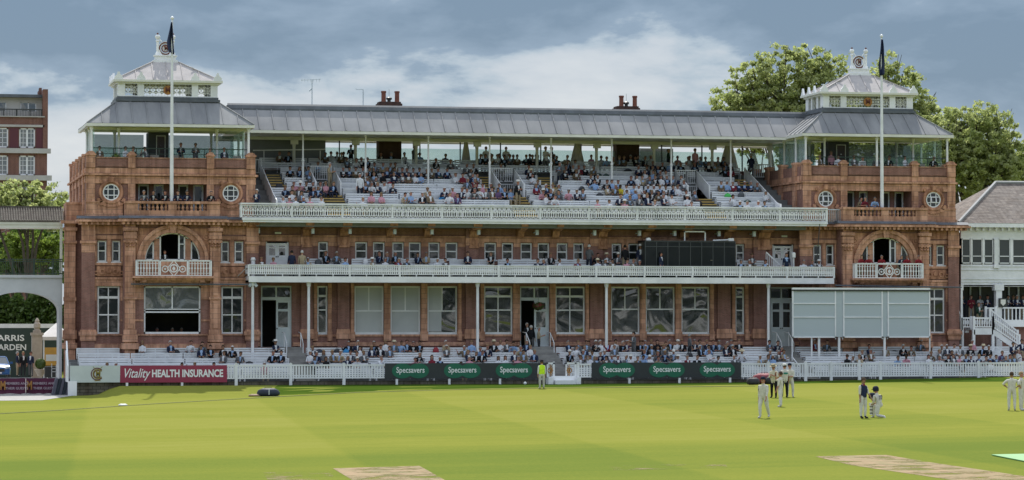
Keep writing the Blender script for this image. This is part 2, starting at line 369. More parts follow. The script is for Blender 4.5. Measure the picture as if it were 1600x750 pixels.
# worn pitch strips
WORN = mat('worn_turf', (.29,.195,.10), (.20,.165,.065), 1.6, .95, stretch=(1,.5,1))
def strip(px, name, dz=.006):
    mb = MB(); q = [G(a, b) for a, b in px]; mb.add([(p.x, p.y, gz(p.x)+dz) for p in q], [tuple(range(len(q)))]); return obj(name, mb, WORN, org=(0,0,0), kind='structure')
def worn_mat(name, thr, c=((.40,.30,.17),(.30,.25,.11))):
    m = WORN.copy(); m.name = name; nt = m.node_tree; b = nt.nodes['Principled BSDF']; o = [n for n in nt.nodes if n.type == 'OUTPUT_MATERIAL'][0]
    g = N(nt, 'ShaderNodeNewGeometry'); n1 = N(nt, 'ShaderNodeTexNoise', ins={'Scale': .8, 'Detail': 8, 'Roughness': .75}); nt.links.new(g.outputs['Position'], n1.inputs[0])
    r = ramp(nt, n1.outputs[0], [(thr, (0,0,0)), (thr+.16, (1,1,1))]); t = N(nt, 'ShaderNodeBsdfTransparent'); x = N(nt, 'ShaderNodeMixShader')
    nt.links.new(r, x.inputs[0]); nt.links.new(t.outputs[0], x.inputs[1]); nt.links.new(b.outputs[0], x.inputs[2]); nt.links.new(x.outputs[0], o.inputs[0]); return m
WP = worn_mat('worn_pitch_turf', .37); WQ = worn_mat('lightly_worn_turf', .52)
WORN.node_tree.nodes['Principled BSDF'].inputs['Specular IOR Level'].default_value = 0
s1 = strip([(520,732),(655,728),(668,735),(705,756),(560,756)], 'pitch_strip'); s1.data.materials[0] = WP
s2 = strip([(1272,713),(1385,711),(1450,722),(1600,744),(1600,758),(1540,758),(1330,727)], 'pitch_strip'); s2.data.materials[0] = WP
s3 = strip([(410,738),(515,738),(530,752),(420,752)], 'pitch_strip'); s3.data.materials[0] = WQ
s4 = strip([(950,728),(1130,724),(1140,731),(960,735)], 'pitch_strip'); s4.data.materials[0] = WQ
GREENC = mat('green_cover', (.13,.34,.10), (.11,.29,.085), 2, .6)
mb = MB(); q = [G(a, b) for a, b in [(1549,712),(1640,710),(1640,726),(1600,722)]]
for p, hh in zip(q, (.03,)*4): mb.v.append((p.x, p.y, gz(p.x)+.012))
mb.v += [(a, b, c+.03) for a, b, c in mb.v[:4]]; mb.f += [(4,5,6,7),(0,1,5,4),(1,2,6,5),(2,3,7,6),(3,0,4,7)]; mb.m += [0]*5
obj('pitch_cover', mb, GREENC, label='bright green flat cover lying on the grass at the right edge', cat='cover')
ROPEM = mat('boundary_rope', (.20,.21,.10), (.16,.17,.08), 8, .9)
mb = MB(); pts = [G(a, b) for a, b in [(-20,648),(100,641),(240,631.5),(420,621),(560,613.5),(720,609),(880,606.5),(1040,605),(1180,603.5)]]
mb.path([(p.x, p.y, gz(p.x, p.y)+.015) for p in pts], .018, 5); obj('boundary_rope', mb, ROPEM, label='thin boundary rope curving across the grass in front of the fence', cat='rope')

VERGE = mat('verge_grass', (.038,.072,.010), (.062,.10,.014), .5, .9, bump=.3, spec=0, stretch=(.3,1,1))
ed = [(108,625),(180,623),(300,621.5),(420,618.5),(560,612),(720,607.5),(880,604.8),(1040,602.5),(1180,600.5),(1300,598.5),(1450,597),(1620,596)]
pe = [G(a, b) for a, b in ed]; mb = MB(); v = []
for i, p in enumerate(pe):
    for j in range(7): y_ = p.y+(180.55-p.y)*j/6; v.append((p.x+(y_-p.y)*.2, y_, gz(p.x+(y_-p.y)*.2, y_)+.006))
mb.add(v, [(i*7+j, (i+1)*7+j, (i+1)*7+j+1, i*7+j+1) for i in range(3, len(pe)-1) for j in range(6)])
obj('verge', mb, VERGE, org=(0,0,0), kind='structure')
# ================================================================ THE PAVILION
BRICKD = blocks('dark_chimney_brick', (.10,.05,.038), (.07,.038,.03), (.1,.07,.06), .23, .077, .012)
POT = mat('clay_pot', (.22,.075,.045), (.16,.055,.035), 4, .8)
YT = 188.0; YC_ = 186.9; YM = 189.0; DX = 47.52
pav = empty('pavilion', (42.5, 188, .3), label='long red brick and terracotta cricket pavilion with two domed end towers and white balconies', cat='pavilion')
ZL = lambda py, Y=YT: P(268, py, Y).z
ZM = lambda py, Y=YM: P(800, py, Y).z
z_corn0, z_corn1 = ZL(348.5, 187.4), ZL(343.5, 187.4); z_up = ZL(338.5); z_bal = ZL(316); z_st = ZL(273); z_par = ZL(247.5)
z_fr0 = ZL(286); z_led = ZL(444.5); z_sill = ZL(521.5); z_deck = ZL(262)
def window(x0, x1, z0, z1, Y, ms=(), ts=(), fw=.09, name='window', fm=None, gm=None, rec=.12, sash=0, blind=None, sill=True, mrange=None):
    fm = fm or WHITE; gm = gm or GLASS; y = Y+rec; mb = MB()
    mb.box(x0, x0+fw, y, y+.08, z0, z1); mb.box(x1-fw, x1, y, y+.08, z0, z1); mb.box(x0+fw, x1-fw, y, y+.08, z1-fw, z1); mb.box(x0+fw, x1-fw, y, y+.08, z0, z0+fw)
    zl, zh = z0+fw, z1-fw
    for t in ts:
        t, w = t if isinstance(t, tuple) else (t, fw*.8); zt = z0+(z1-z0)*t; mb.box(x0+fw, x1-fw, y-.01, y+.07, zt-w/2, zt+w/2)
    for i, q in enumerate(ms):
        xm = x0+(x1-x0)*q; a, b = mrange or (0, 1); mb.box(xm-fw*.35, xm+fw*.35, y+.004, y+.06, max(zl, z0+(z1-z0)*a), min(zh, z0+(z1-z0)*b))
    if sill: mb.box(x0-.06, x1+.06, Y-.07, y, z0-.09, z0-.002)
    w = obj(name, mb, fm, pav); g = MB(); g.box(x0+fw*.5, x1-fw*.5, y+.03, y+.045, z0+fw*.5, z1-fw*.5); obj('pane', g, gm, w)
    if blind:
        a, b, c, d = blind; bb = MB(); bb.box(x0+fw+(x1-x0-2*fw)*a, x0+fw+(x1-x0-2*fw)*b, y+.02, y+.028, z0+(z1-z0)*c, z0+(z1-z0)*d); obj('blind', bb, BLIND, w)
    return w
def part(name, mb, m, **k):
    for c in clusters(mb): o = obj(name, c, m, pav, **k)
    return o
def bx(name, x0, x1, y0, y1, z0, z1, m): mb = MB(); mb.box(x0, x1, y0, y1, z0, z1); return part(name, mb, m)
def monogram(cx, cz, r, y, mat_, parent, name='monogram', big=True):
    mb = MB(); mb.ring(cx, cz, r*.82, r, y-.03, y, radians(38), radians(322), 24); mb.ring(cx, cz, r*.46, r*.62, y-.03, y, radians(42), radians(318), 20)
    mb.merge(text_mb('M', r*1.0, cx+r*.12, cz+r*.02, y-.035, .02, .01, sx=.8)); return obj(name, mb, mat_, parent)
GOLD = mat('orange_gilt', (.42,.20,.045), (.30,.13,.03), 5, .5, .2)
MAROON = mat('maroon_gilt', (.16,.045,.03), (.11,.03,.02), 4, .6)

def iron_panel(mb, x0, x1, y, z0, z1, kind):
    w = .028
    mb.box(x0, x1, y-.03, y+.03, z0, z0+.05); mb.box(x0, x1, y-.03, y+.03, z1-.05, z1)
    if kind == 'bars':
        n = max(3, int((x1-x0)/.17))
        for i in range(n):
            xm = x0+(x1-x0)*(i+.5)/n; mb.box(xm-.026, xm+.026, y-.015, y+.015, z0+.05, z1-.05)
            mb.ring(xm, (z0+z1)/2, .03, .065, y-.02, y+.02, n=8)
        mb.box(x0, x1, y-.02, y+.02, z0+.16, z0+.19); mb.box(x0, x1, y-.02, y+.02, z1-.19, z1-.16)
    else:
        cx, cz, h = (x0+x1)/2, (z0+z1)/2, (z1-z0)/2
        for sx_ in (-1, 1):
            mb.ring(cx+sx_*h*1.15, cz-h*.1, h*.34, h*.46, y-.02, y+.02, n=14); mb.ring(cx+sx_*h*1.15, cz-h*.1, .02, h*.14, y-.02, y+.02, n=8)
            mb.bar((cx+sx_*.06, y, z1-.05), (cx+sx_*h*.85, y, cz), .035, 4); mb.bar((cx+sx_*h*.85, y, cz), (cx+sx_*.06, y, z0+.05), .035, 4)
            mb.box(cx+sx_*h*1.75-.02, cx+sx_*h*1.75+.02, y-.015, y+.015, z0, z1)
        mb.ring(cx, cz, h*.42, h*.56, y-.03, y+.02, n=18); mb.ring(cx, cz-.02, h*.06, h*.2, y-.03, y+.02, n=10); mb.bar((cx, y, cz-h*.4), (cx, y, cz+h*.4), .025, 4)

def tower(dx, side):
    Lf = side == 'L'
    x = lambda px, Y=YT: X(px, Y)+dx
    xa, xb = x(134), x(398.2)
    cxm = (xa+xb)/2
    YC = YC_            # the arched middle bay stands forward of the tower
    # pixel readings of one tower, mirrored about its axis
    def mir(q): return 2*cxm-q
    zb = -.6
    wl = (x(152.5), x(187)); wr = (mir(wl[1]), mir(wl[0])); wc = (x(222.3, YC_), x(310.9, YC_)); cc = (wc[0]+wc[1])/2
    wc = (cxm-(wc[1]-wc[0])/2, cxm+(wc[1]-wc[0])/2)
    z_w1 = ZL(447.5); zs0, zs1 = ZL(409.5), ZL(376.6)
    swl = [(x(152.5), x(166.3)), (x(175), x(187.7))]; swr = [(mir(b), mir(a)) for a, b in swl[::-1]]
    R_out = (x(324, YC)-x(212.6, YC))/2; R_in = (x(311.4, YC)-x(224.3, YC))/2; bl, br_ = x(194.2, YC), mir(x(194.2, YC)); z_sp = ZL(407); 
    # ---- lower wall
    mb = MB()
    mb.wall(xa, bl, zb, z_corn1, YT, [(wl[0], wl[1], z_sill, z_w1)] + [(a, b, zs0, zs1) for a, b in swl], .34)
    mb.wall(br_, xb, zb, z_corn1, YT, [(wr[0], wr[1], z_sill, z_w1)] + [(a, b, zs0, zs1) for a, b in swr], .34)
    part('tower_wall', mb, BRICK); mb = MB()
    mb.wall(bl, br_, zb, z_up, YC, [(wc[0], wc[1], z_sill, z_w1), (cxm-R_in, cxm+R_in, z_sp, z_sp+R_in)], .34)
    for q in (bl, br_): mb.add([(q, YC, zb), (q, YT+.1, zb), (q, YT+.1, z_up), (q, YC, z_up)], [(0,1,2,3)])
    mb.add([(bl, YC, z_up), (br_, YC, z_up), (br_, YT+.05, z_up), (bl, YT+.05, z_up)], [(0,1,2,3)])
    part('tower_wall', mb, BRICK)
    # spandrels of the arch, the archivolt and its keystone
    mb = MB(); n = 18
    for s_ in (-1, 1):
        pts = [(cxm+s_*R_in, z_sp+R_in), (cxm+s_*R_in, z_sp)] + [(cxm+s_*R_in*cos(t), z_sp+R_in*sin(t)) for t in [pi/2*i/n for i in range(1, n+1)]]
        mb.prism(pts, YC-.003, YC+.34, 'y')
    mb.ring(cxm, z_sp, R_in-.02, R_out*.90, YC-.16, YC+.3, 0, pi, 36); mb.ring(cxm, z_sp, R_out*.9, R_out, YC-.26, YC+.1, 0, pi, 36)
    mb.prism([(cxm-.17, z_sp+R_in-.05), (cxm+.17, z_sp+R_in-.05), (cxm+.26, z_sp+R_out+.12), (cxm-.26, z_sp+R_out+.12)], YC-.36, YC, 'y')
    part('arch', mb, TERRA)
    # carved spandrel panels around the arch
    mb = MB(); zt = z_corn0-.35
    pl, pr = x(211.5, YC), mir(x(211.5, YC))
    for s_ in (-1, 1):
        ex = pl if s_ < 0 else pr
        pts = [(ex, z_sp+.0), (cxm+s_*R_out, z_sp)] + [(cxm+s_*R_out*cos(t), z_sp+R_out*sin(t)) for t in [pi/2*i/14 for i in range(1, 15)]] + [(cxm, zt), (ex, zt)]
        if abs(ex-cxm) < R_out: ex = cxm+s_*(R_out+.02); pts[0] = (ex, z_sp); pts[-1] = (ex, zt)
        mb.prism(pts, YC-.05, YC-.001, 'y')
        mb.ring(cxm+s_*(R_out-.12), zt-.55, .13, .22, YC-.1, YC-.05, n=12); mb.disc(cxm+s_*(R_out-.12), zt-.55, .08, YC-.11, YC-.05, 8)
    part('spandrel_panel', mb, TERRA2)
    # arch window: mullions and panes, middle light open
    mb = MB(); ym = YC+.12
    m1 = (x(241, YC), x(249.3, YC)); m2 = (mir(m1[1]), mir(m1[0]))
    for a, b in (m1, m2):
        h = math.sqrt(max(.1, R_in**2-max(abs(a-cxm), abs(b-cxm))**2)); mb.box(a, b, YC+.05, YC+.3, z_sp, z_sp+h+.03)
    part('arch_mullion', mb, TERRA)
    wf = MB(); wf.ring(cxm, z_sp, R_in-.1, R_in, ym, ym+.07, 0, pi, 30)
    for q in (m1[0]-.05, m2[1]+.05, m1[1]+.05, m2[0]-.05):
        h = math.sqrt(R_in**2-(q-cxm)**2); wf.box(q-.045, q+.045, ym, ym+.07, z_sp, z_sp+h)
    q = cxm+.42; wf.box(q-.05, q+.05, ym, ym+.07, z_sp, z_sp+math.sqrt(R_in**2-.2)); wf.box(cxm-R_in, cxm+R_in, ym, ym+.07, z_sp, z_sp+.07)
    wf.box(q+.05, m2[0]-.05, ym, ym+.06, z_sp+1.0, z_sp+1.05)
    w = part('arched_window', wf, WHITE)
    for a, b in ((cxm-R_in+.03, m1[0]), (m2[1], cxm+R_in-.03), (q, m2[0])):
        g = MB(); pts = [(a, z_sp), (b, z_sp)] + [(b+(a-b)*i/8, z_sp+math.sqrt(max(0, (R_in-.04)**2-(b+(a-b)*i/8-cxm)**2))) for i in range(9)]
        g.prism(pts, ym+.03, ym+.045, 'y'); obj('pane', g, GLASSD, w)
    # dark rooms behind the open windows
    mb = MB()
    for a, b, c, d in ((cxm-R_in, cxm+R_in, z_sp-.9, z_sp+R_in+.3), (wc[0]-.3, wc[1]+.3, z_sill-1.0, z_w1+.2)):
        y0, y1 = YC+.35, YC+4.5; mb.add([(a,y0,c),(b,y0,c),(b,y1,c),(a,y1,c),(a,y0,d),(b,y0,d),(b,y1,d),(a,y1,d)], [(0,1,2,3),(4,7,6,5),(1,2,6,5),(2,3,7,6),(3,0,4,7)])
    part('dark_room', mb, DARK)
    # ---- ground floor windows
    window(*wl, z_sill, z_w1, YT, (.5,), ((.765, .16), .40), .1, gm=GLASSD)
    window(*wr, z_sill, z_w1, YT, (.5,), ((.765, .16), .40), .1, gm=GLASSD)
    mbw = MB(); y = YC+.12; z_mid = ZL(487.5)
    w0, w1 = wc
    for a, b, c, d in ((w0, w0+.1, z_sill, z_w1), (w1-.1, w1, z_sill, z_w1), (w0, w1, z_w1-.1, z_w1), (w0, w1, z_sill, z_sill+.12), (w0, w1, z_mid-.05, z_mid+.04), (w0, w1, z_mid+.14, z_mid+.2), (cxm-.04, cxm+.04, z_mid+.2, z_w1)):
        mbw.box(a, b, y, y+.08, c, d)
    mbw.box(w0-.06, w1+.06, YC-.07, y, z_sill-.09, z_sill-.002)
    w = part('picture_window', mbw, WHITE)
    g = MB(); g.box(w0+.05, w1-.05, y+.03, y+.045, z_mid+.17, z_w1-.05); obj('pane', g, GLASSB, w)
    # ---- small first floor windows
    for a, b in swl+swr: window(a, b, zs0, zs1, YT, (), (.52,), .09, gm=GLASSD)
    # ---- pilasters with bases and capitals
    pils = [(x(195, YC), x(211, YC)), (mir(x(211, YC)), mir(x(195, YC)))]
    for a, b in pils:
        mb = MB(); mb.box(a, b, YC-.30, YC, zb, z_corn0)
        c, d = a+.16, b-.16; mb.box(c, d, YC-.36, YC-.30, ZL(513), ZL(470)); mb.box(c, d, YC-.36, YC-.30, ZL(462), ZL(395))
        for p0, p1, e_ in ((545, 536, .2), (534, 524, .14), (524, 515, .08), (468, 464, .08), (380, 376, .1), (374, 364, .07), (362, 357, .14)):
            mb.box(a-e_, b+e_, YC-.30-e_, YC, ZL(p0), ZL(p1))
        part('pilaster', mb, TERRA)
        # carved capital
        cb = MB(); zc = ZL(372)
        for k in range(3):
            for j in (-1, 0, 1):
                cb.lathe((a+b)/2+j*(b-a)*.33, YC-.34, [(.02, zc-.3-k*.16), (.09, zc-.22-k*.16), (.03, zc-.12-k*.16)], 6)
        part('capital', cb, TERRA2)
    for a, b in ((x(127.5), x(148)), (mir(x(148)), mir(x(129)))):
        mb = MB(); mb.box(a, b, YT-.22, YT, zb, ZL(395)); part('brick_pilaster', mb, BRICK)
        mb = MB(); mb.box(a-.01, b+.01, YT-.24, YT, ZL(395), z_corn0); mb.box(a-.1, b+.1, YT-.34, YT, ZL(381), ZL(377)); mb.box(a-.08, b+.08, YT-.32, YT, ZL(532), ZL(515)); mb.box(a-.16, b+.16, YT-.4, YT, ZL(524), ZL(518))
        part('pilaster_block', mb, TERRA)
    # ---- bands, panels, sills
    segs = [(x(148), bl-.01), (br_+.01, mir(x(148)))]
    mb = MB()
    for a, b in segs:
        mb.box(a, b, YT-.10, YT, ZL(447), ZL(437)); mb.box(a, b, YT-.16, YT, ZL(437), ZL(433.5)); mb.box(a, b, YT-.12, YT, ZL(415), ZL(411)); mb.box(a, b, YT-.1, YT, ZL(374), ZL(368))
        sw = swl if a < cxm else swr
        for c, d in ((a, sw[0][0]-.06), (sw[0][1]+.06, sw[1][0]-.06), (sw[1][1]+.06, b)): mb.box(c, d, YT-.045, YT, ZL(411), ZL(374))
        wx = wl if a < cxm else wr
        for c, d in ((a, wx[0]-.06), (wx[1]+.06, b)): mb.box(c, d, YT-.05, YT, ZL(470), ZL(447)); mb.box(c, d, YT-.05, YT, ZL(502), ZL(499))
        mb.box(a, b, YT-.06, YT, ZL(366), ZL(351))
    for c, d in ((pils[0][1], wc[0]-.03), (wc[1]+.03, pils[1][0])): mb.box(c, d, YC-.05, YC, ZL(468), ZL(446)); mb.box(c, d, YC-.05, YC, ZL(502), ZL(499))
    mb.box(pils[0][1], pils[1][0], YC-.06, YC, ZL(446), z_sp-.01)
    part('string_course', mb, TERRA)
    mb = MB()
    for a, b in segs:
        m_, h = (a+b)/2, (ZL(417)+ZL(432))/2
        mb.box(a+.12, b-.12, YT-.11, YT, ZL(432), ZL(416.5))
        for k in (-1, 1): mb.ring(m_+k*.42, h, .1, .2, YT-.17, YT-.11, n=10); mb.ring(m_+k*.8, h-.1, .07, .15, YT-.17, YT-.11, n=10)
        mb.disc(m_, h+.05, .17, YT-.19, YT-.11, 8)
        mb.box(a+.25, b-.25, YT-.1, YT-.06, ZL(364), ZL(353))
    part('carved_panel', mb, TERRA2)
    mb = MB(); [(mb.box(c-.03, d+.03, Y_-.14, Y_, ZL(545), ZL(537)), mb.box(c-.02, d+.02, Y_-.1, Y_, ZL(524), ZL(521.6))) for c, d, Y_ in ((xa, bl, YT), (br_, xb, YT), (pils[0][1], pils[1][0], YC))]; part('plinth_course', mb, TERRA)
    # ---- main cornice with dentils and lead top
    mb = MB(); xl, xr = xa-.55, xb+(.5 if Lf else .75)
    mb.box(xl+.1, xr-.1, YT-.45, YT+.2, z_corn0-.12, z_corn0+.05); mb.box(xl-.1, xr+.1, YT-.72, YT+.2, z_corn0+.05, z_corn1-.02); mb.box(xl, xr, YT-.6, YT+.2, z_corn1-.02, z_corn1+.05)
    nd = int((xr-xl)/.34)
    for i in range(nd): q = xl+.2+(xr-xl-.4)*i/(nd-1); mb.box(q-.075, q+.075, YT-.62, YT-.44, z_corn0-.13, z_corn0+.045)
    part('cornice', mb, TERRA); mb = MB(); u, w = bl-.2, br_+.2
    mb.box(u, w, YC-.45, YT-.45, z_corn0-.125, z_corn0+.045); mb.box(u-.25, w+.25, YC-.72, YT-.72, z_corn0+.045, z_corn1-.015); mb.box(u-.15, w+.15, YC-.6, YT-.6, z_corn1-.015, z_corn1+.055)
    for i in range(22): q = u+.1+(w-u-.2)*i/21; mb.box(q-.075, q+.075, YC-.62, YC-.44, z_corn0-.135, z_corn0+.04)
    part('cornice', mb, TERRA)
    mb = MB(); mb.prism([(YT-.66, z_corn1+.05), (YT+.3, z_corn1+.05), (YT+.3, z_up+.03), (YT-.35, z_up)], xl-.03, xr+.03, 'x'); part('lead_flashing', mb, LEADD)
    mb = MB(); mb.prism([(YC-.66, z_corn1+.056), (YC+.3, z_corn1+.056), (YC+.3, z_up+.03), (YC-.35, z_up+.004)], bl-.4, br_+.4, 'x'); part('lead_flashing', mb, LEADD)
    # ---- upper storey: aprons under the round windows, loggia between piers
    lx0, lx1 = x(211), mir(x(211)); yl = YT+1.3; z_lt = z_fr0
    mb = MB(); mb.wall(xa, xb, z_up-.2, z_deck, YT, [(lx0, lx1, z_up, z_lt)], 1.3); part('upper_wall', mb, BRICK)
    dl = [(215.5, 232.5), (240, 255.7), (278, 294), (301.5, 317.6)]
    mb = MB(); mb.wall(lx0, lx1, z_up, z_lt, yl, [(x(a, yl), x(b, yl), z_up, ZL(288.5, yl)) for a, b in dl], .2); part('loggia_wall', mb, BRICK)
    for k, (a, b) in enumerate(dl):
        window(x(a, yl), x(b, yl), z_up, ZL(288.5, yl), yl, (), (), .11, name='loggia_window', gm=(GLASSD if k in (1, 3) else DARK), sill=False)
    mb = MB(); mb.add([(lx0, YT, z_up+.01), (lx1, YT, z_up+.01), (lx1, yl, z_up+.01), (lx0, yl, z_up+.01)], [(0,1,2,3)]); part('loggia_floor', mb, CONC)
    # apron blocks
    mb = MB()
    for a, b in ((xa-.02, bl-.02), (br_+.02, xb+.02)):
        mb.box(a, b, YT-.12, YT, z_up, z_bal-.06); mb.box(a-.02, b, YT-.17, YT, z_bal-.06, z_bal+.03)
    mb.box(xa-.06, bl-.02, YT-.2, YT, z_up, z_up+.2); mb.box(br_+.02, xb+.06, YT-.2, YT, z_up, z_up+.2)
    part('apron', mb, TERRA)
    # balustrade
    b0, b1 = bl+.05, br_-.05; yb = YC-.12
    mb = MB(); mb.box(b0, b1, yb, yb+.3, z_up, z_up+.34); mb.box(b0-.04, b1+.04, yb-.05, yb+.35, z_bal-.14, z_bal+.02)
    for a, b in ((b0, x(215.5, YC)), (x(262.5, YC), x(275.6, YC)), (x(322.6, YC), b1)): mb.box(a, b, yb+.01, yb+.29, z_up+.34, z_bal-.14)
    h0, h1 = z_up+.34, z_bal-.14; hh = h1-h0
    for a, b in ((x(215.5, YC), x(262.5, YC)), (x(275.6, YC), x(322.6, YC))):
        for i in range(7):
            q = a+(b-a)*(i+.5)/7
            mb.lathe(q, yb+.15, [(.09, h0), (.09, h0+hh*.1), (.05, h0+hh*.16), (.105, h0+hh*.38), (.085, h0+hh*.52), (.045, h0+hh*.8), (.09, h0+hh*.9), (.09, h1)], 8)
    for q in (b0, b1-.3): mb.box(q, q+.3, yb+.3, YT-.02, z_up, z_bal-.14); mb.box(q-.04, q+.34, yb+.35, YT-.02, z_bal-.14, z_bal+.02)
    part('balustrade', mb, TERRA)
    # upper piers
    ups = [(xa, x(148)), (x(199.5), x(210.8)), (mir(x(210.8)), mir(x(199.5))), (mir(x(148)), xb)]
    for a, b in ups:
        mb = MB(); mb.box(a, b, YT-.1, YT, z_up+.2, ZL(263)); mb.box(a, b, YT-.16, YT+.32, ZL(263), ZL(244)); mb.box(a-.06, b+.06, YT-.22, YT+.38, ZL(244), ZL(241.5))
        c = (a+b)/2; r = (b-a)/2; mb.prism([(c-r, ZL(241.5)), (c+r, ZL(241.5)), (c+r*.85, ZL(239)), (c+r*.4, ZL(237.4)), (c-r*.4, ZL(237.4)), (c-r*.85, ZL(239))], YT-.14, YT+.3, 'y')
        mb.box(a+.1, b-.1, YT-.135, YT-.1, z_bal+.3, ZL(288))
        part('pier', mb, TERRA)
    mb = MB(); mb.box(xa, xb, YT-.05, YT, z_fr0, ZL(276)); mb.box(xa-.1, xb+.1, YT-.2, YT, ZL(275), ZL(272)); mb.box(xa-.02, xb+.02, YT-.04, YT+.3, ZL(271.5), ZL(263)); mb.box(xa-.04, xb+.04, YT-.08, YT, z_fr0-.06, z_fr0+.06)
    part('frieze', mb, TERRA)
    mb = MB(); mb.box(xa+.05, xb-.05, YT, YT+.28, ZL(263), ZL(248)); 
    for a, b in zip(ups, ups[1:]): mb.box(a[1]+.12, b[0]-.12, YT-.03, YT, ZL(261), ZL(250))
    part('parapet', mb, BRICK)
    mb = MB(); mb.box(xa+.05, xb-.05, YT-.05, YT+.34, ZL(248), ZL(246.6)); part('parapet_coping', mb, TERRA)
    # round windows
    for q in (x(173), mir(x(173))):
        cz = ZL(301.2); r = .53
        mb = MB(); mb.ring(q, cz, r, r+.25, YT-.14, YT, n=32); mb.ring(q, cz, r+.1, r+.2, YT-.2, YT-.14, n=32)
        mb.prism([(q-.14, cz+r+.1), (q+.14, cz+r+.1), (q+.2, cz+r+.42), (q-.2, cz+r+.42)], YT-.22, YT, 'y')
        for t in range(-5, 6):      # carved swag below
            an = -pi/2+t*.2; mb.disc(q+cos(an)*(r+.42), cz+sin(an)*(r+.36), .12, YT-.16-.02*(t % 2), YT, 7)
        for t in (-1, 1): mb.disc(q+t*.62, cz-.72, .15, YT-.17, YT, 8); mb.disc(q+t*.6, cz+.66, .12, YT-.15, YT, 8)
        part('round_window_surround', mb, TERRA2)
        mb = MB(); mb.ring(q, cz, r-.08, r, YT-.1, YT-.02, n=32)
        for t in (-.19, .19): h = math.sqrt((r-.05)**2-t*t); mb.box(q+t-.025, q+t+.025, YT-.08, YT-.03, cz-h, cz+h); mb.box(q-h, q+h, YT-.085, YT-.035, cz+t-.025, cz+t+.025)
        if not Lf:
            c = Vector((q, YT-.2, cz)); w_ = .17
            for s_ in ((-w_, -w_, w_, -w_), (w_, -w_, w_, w_), (w_, w_, -w_, w_), (-w_, w_, -w_, -w_)): mb.bar((q+s_[0], YT-.12-(.12 if s_[1] < 0 else 0), cz+s_[1]), (q+s_[2], YT-.12-(.12 if s_[3] < 0 else 0), cz+s_[3]), .03, 4)
        w = part('round_window', mb, WHITE); g = MB(); g.disc(q, cz, r-.03, YT-.05, YT-.012, 28); obj('pane', g, GLASSD, w)
    # iron balcony on a carved ledge
    i0, i1 = x(213.2, 186.1), mir(x(213.2, 186.1)); yi = 186.05; zi0, zi1 = ZL(431, yi), ZL(407.4, yi)
    mb = MB(); q1, q2 = i0+(i1-i0)*.315, i0+(i1-i0)*.685
    iron_panel(mb, i0, q1, yi, zi0, zi1, 'bars'); iron_panel(mb, q1, q2, yi, zi0, zi1, 'scroll'); iron_panel(mb, q2, i1, yi, zi0, zi1, 'bars')
    for q in (i0, q1, q2, i1): mb.box(q-.05, q+.05, yi-.05, yi+.05, zi0, zi1+.03)
    for q in (i0, i1):
        for k in range(6): mb.box(q-.02, q+.02, yi+.1+k*.13, yi+.13+k*.13, zi0, zi1)
        mb.box(q-.03, q+.03, yi, YC-.1, zi1-.04, zi1+.02)
    mb.box(i0-.05, i1+.05, yi-.05, yi+.05, zi1, zi1+.05)
    part('iron_balcony', mb, WHITE)
    mb = MB(); a, b = x(207.5, 186), mir(x(207.5, 186)); mb.box(a, b, 185.9, YC, ZL(434.5, 186), ZL(431.3, 186)); mb.box(a+.2, b-.2, 186.15, YC, ZL(438, 186), ZL(434.5, 186)); mb.box(a+.5, b-.5, 186.4, YC, ZL(441.5, 186), ZL(438, 186))
    for q in (a+.6, b-.9): mb.prism([(186.2, ZL(441, 186)), (186.8, ZL(447, 186)), (186.8, ZL(438, 186)), (186.1, ZL(438, 186))], q, q+.3, 'x')
    part('balcony_ledge', mb, TERRA)
    # ---- side walls, roof deck, back
    Yk = 203.5
    mb = MB()
    mb.add([(xa, YT, zb), (xa, Yk, zb), (xa, Yk, z_deck), (xa, YT, z_deck)], [(0,1,2,3)]); mb.add([(xb, YT, zb), (xb, Yk, zb), (xb, Yk, z_deck), (xb, YT, z_deck)], [(3,2,1,0)]); mb.add([(xa, Yk, zb), (xb, Yk, zb), (xb, Yk, z_deck), (xa, Yk, z_deck)], [(0,1,2,3)])
    part('side_wall', mb, BRICK)
    for xx, s_ in ((xa, -1), (xb, 1)):
        mb = MB(); lo, hi = sorted((xx, xx+s_*.05)); mb.box(lo, hi, YT, Yk, z_fr0, ZL(276)); lo, hi = sorted((xx, xx+s_*.2)); mb.box(lo, hi, YT, Yk, ZL(275), ZL(272)); lo, hi = sorted((xx, xx+s_*.04)); mb.box(lo, hi, YT, Yk, ZL(271.5), ZL(263))
        for k in range(5):
            y = YT+1.2+k*3.1; lo, hi = sorted((xx-s_*.3, xx+s_*.12)); mb.box(lo, hi, y, y+.75, z_up, ZL(244)); mb.box(lo-.05, hi+.05, y-.05, y+.8, ZL(244), ZL(240.5))
            lo, hi = sorted((xx, xx+s_*.03))
        part('side_frieze', mb, TERRA)
        mb = MB(); lo, hi = sorted((xx, xx-s_*.28)); mb.box(lo, hi, YT+.3, Yk, z_deck, ZL(248)); part('side_parapet', mb, BRICK)
    mb = MB(); mb.box(xa+.05, xb-.05, YT+.3, Yk, z_deck-.25, z_deck-.02); part('roof_deck', mb, CONC)
    # ---- canopy
    c0, c1, y0, y1 = xa+.22, xb-.22, 188.15, 196.0; ze = ZL(193.5, 188.2); zt = P(263, 158.5, 190.2).z
    li = 1.95; l0, l1, ly0, ly1 = c0+li, c1-li, 190.2, 194.0
    mb = MB()
    A = [(c0-.15, y0, ze), (c1+.15, y0, ze), (c1+.15, y1, ze), (c0-.15, y1, ze)]; B = [(l0, ly0, zt), (l1, ly0, zt), (l1, ly1, zt), (l0, ly1, zt)]
    mb.add(A+B, [(0,1,5,4),(1,2,6,5),(2,3,7,6),(3,0,4,7)])
    def seam(pa, pb, r=.035): mb.bar(Vector(pa)+Vector((0,0,.03)), Vector(pb)+Vector((0,0,.03)), r, 4)
    for i in range(4): seam(A[i], B[i], .055)
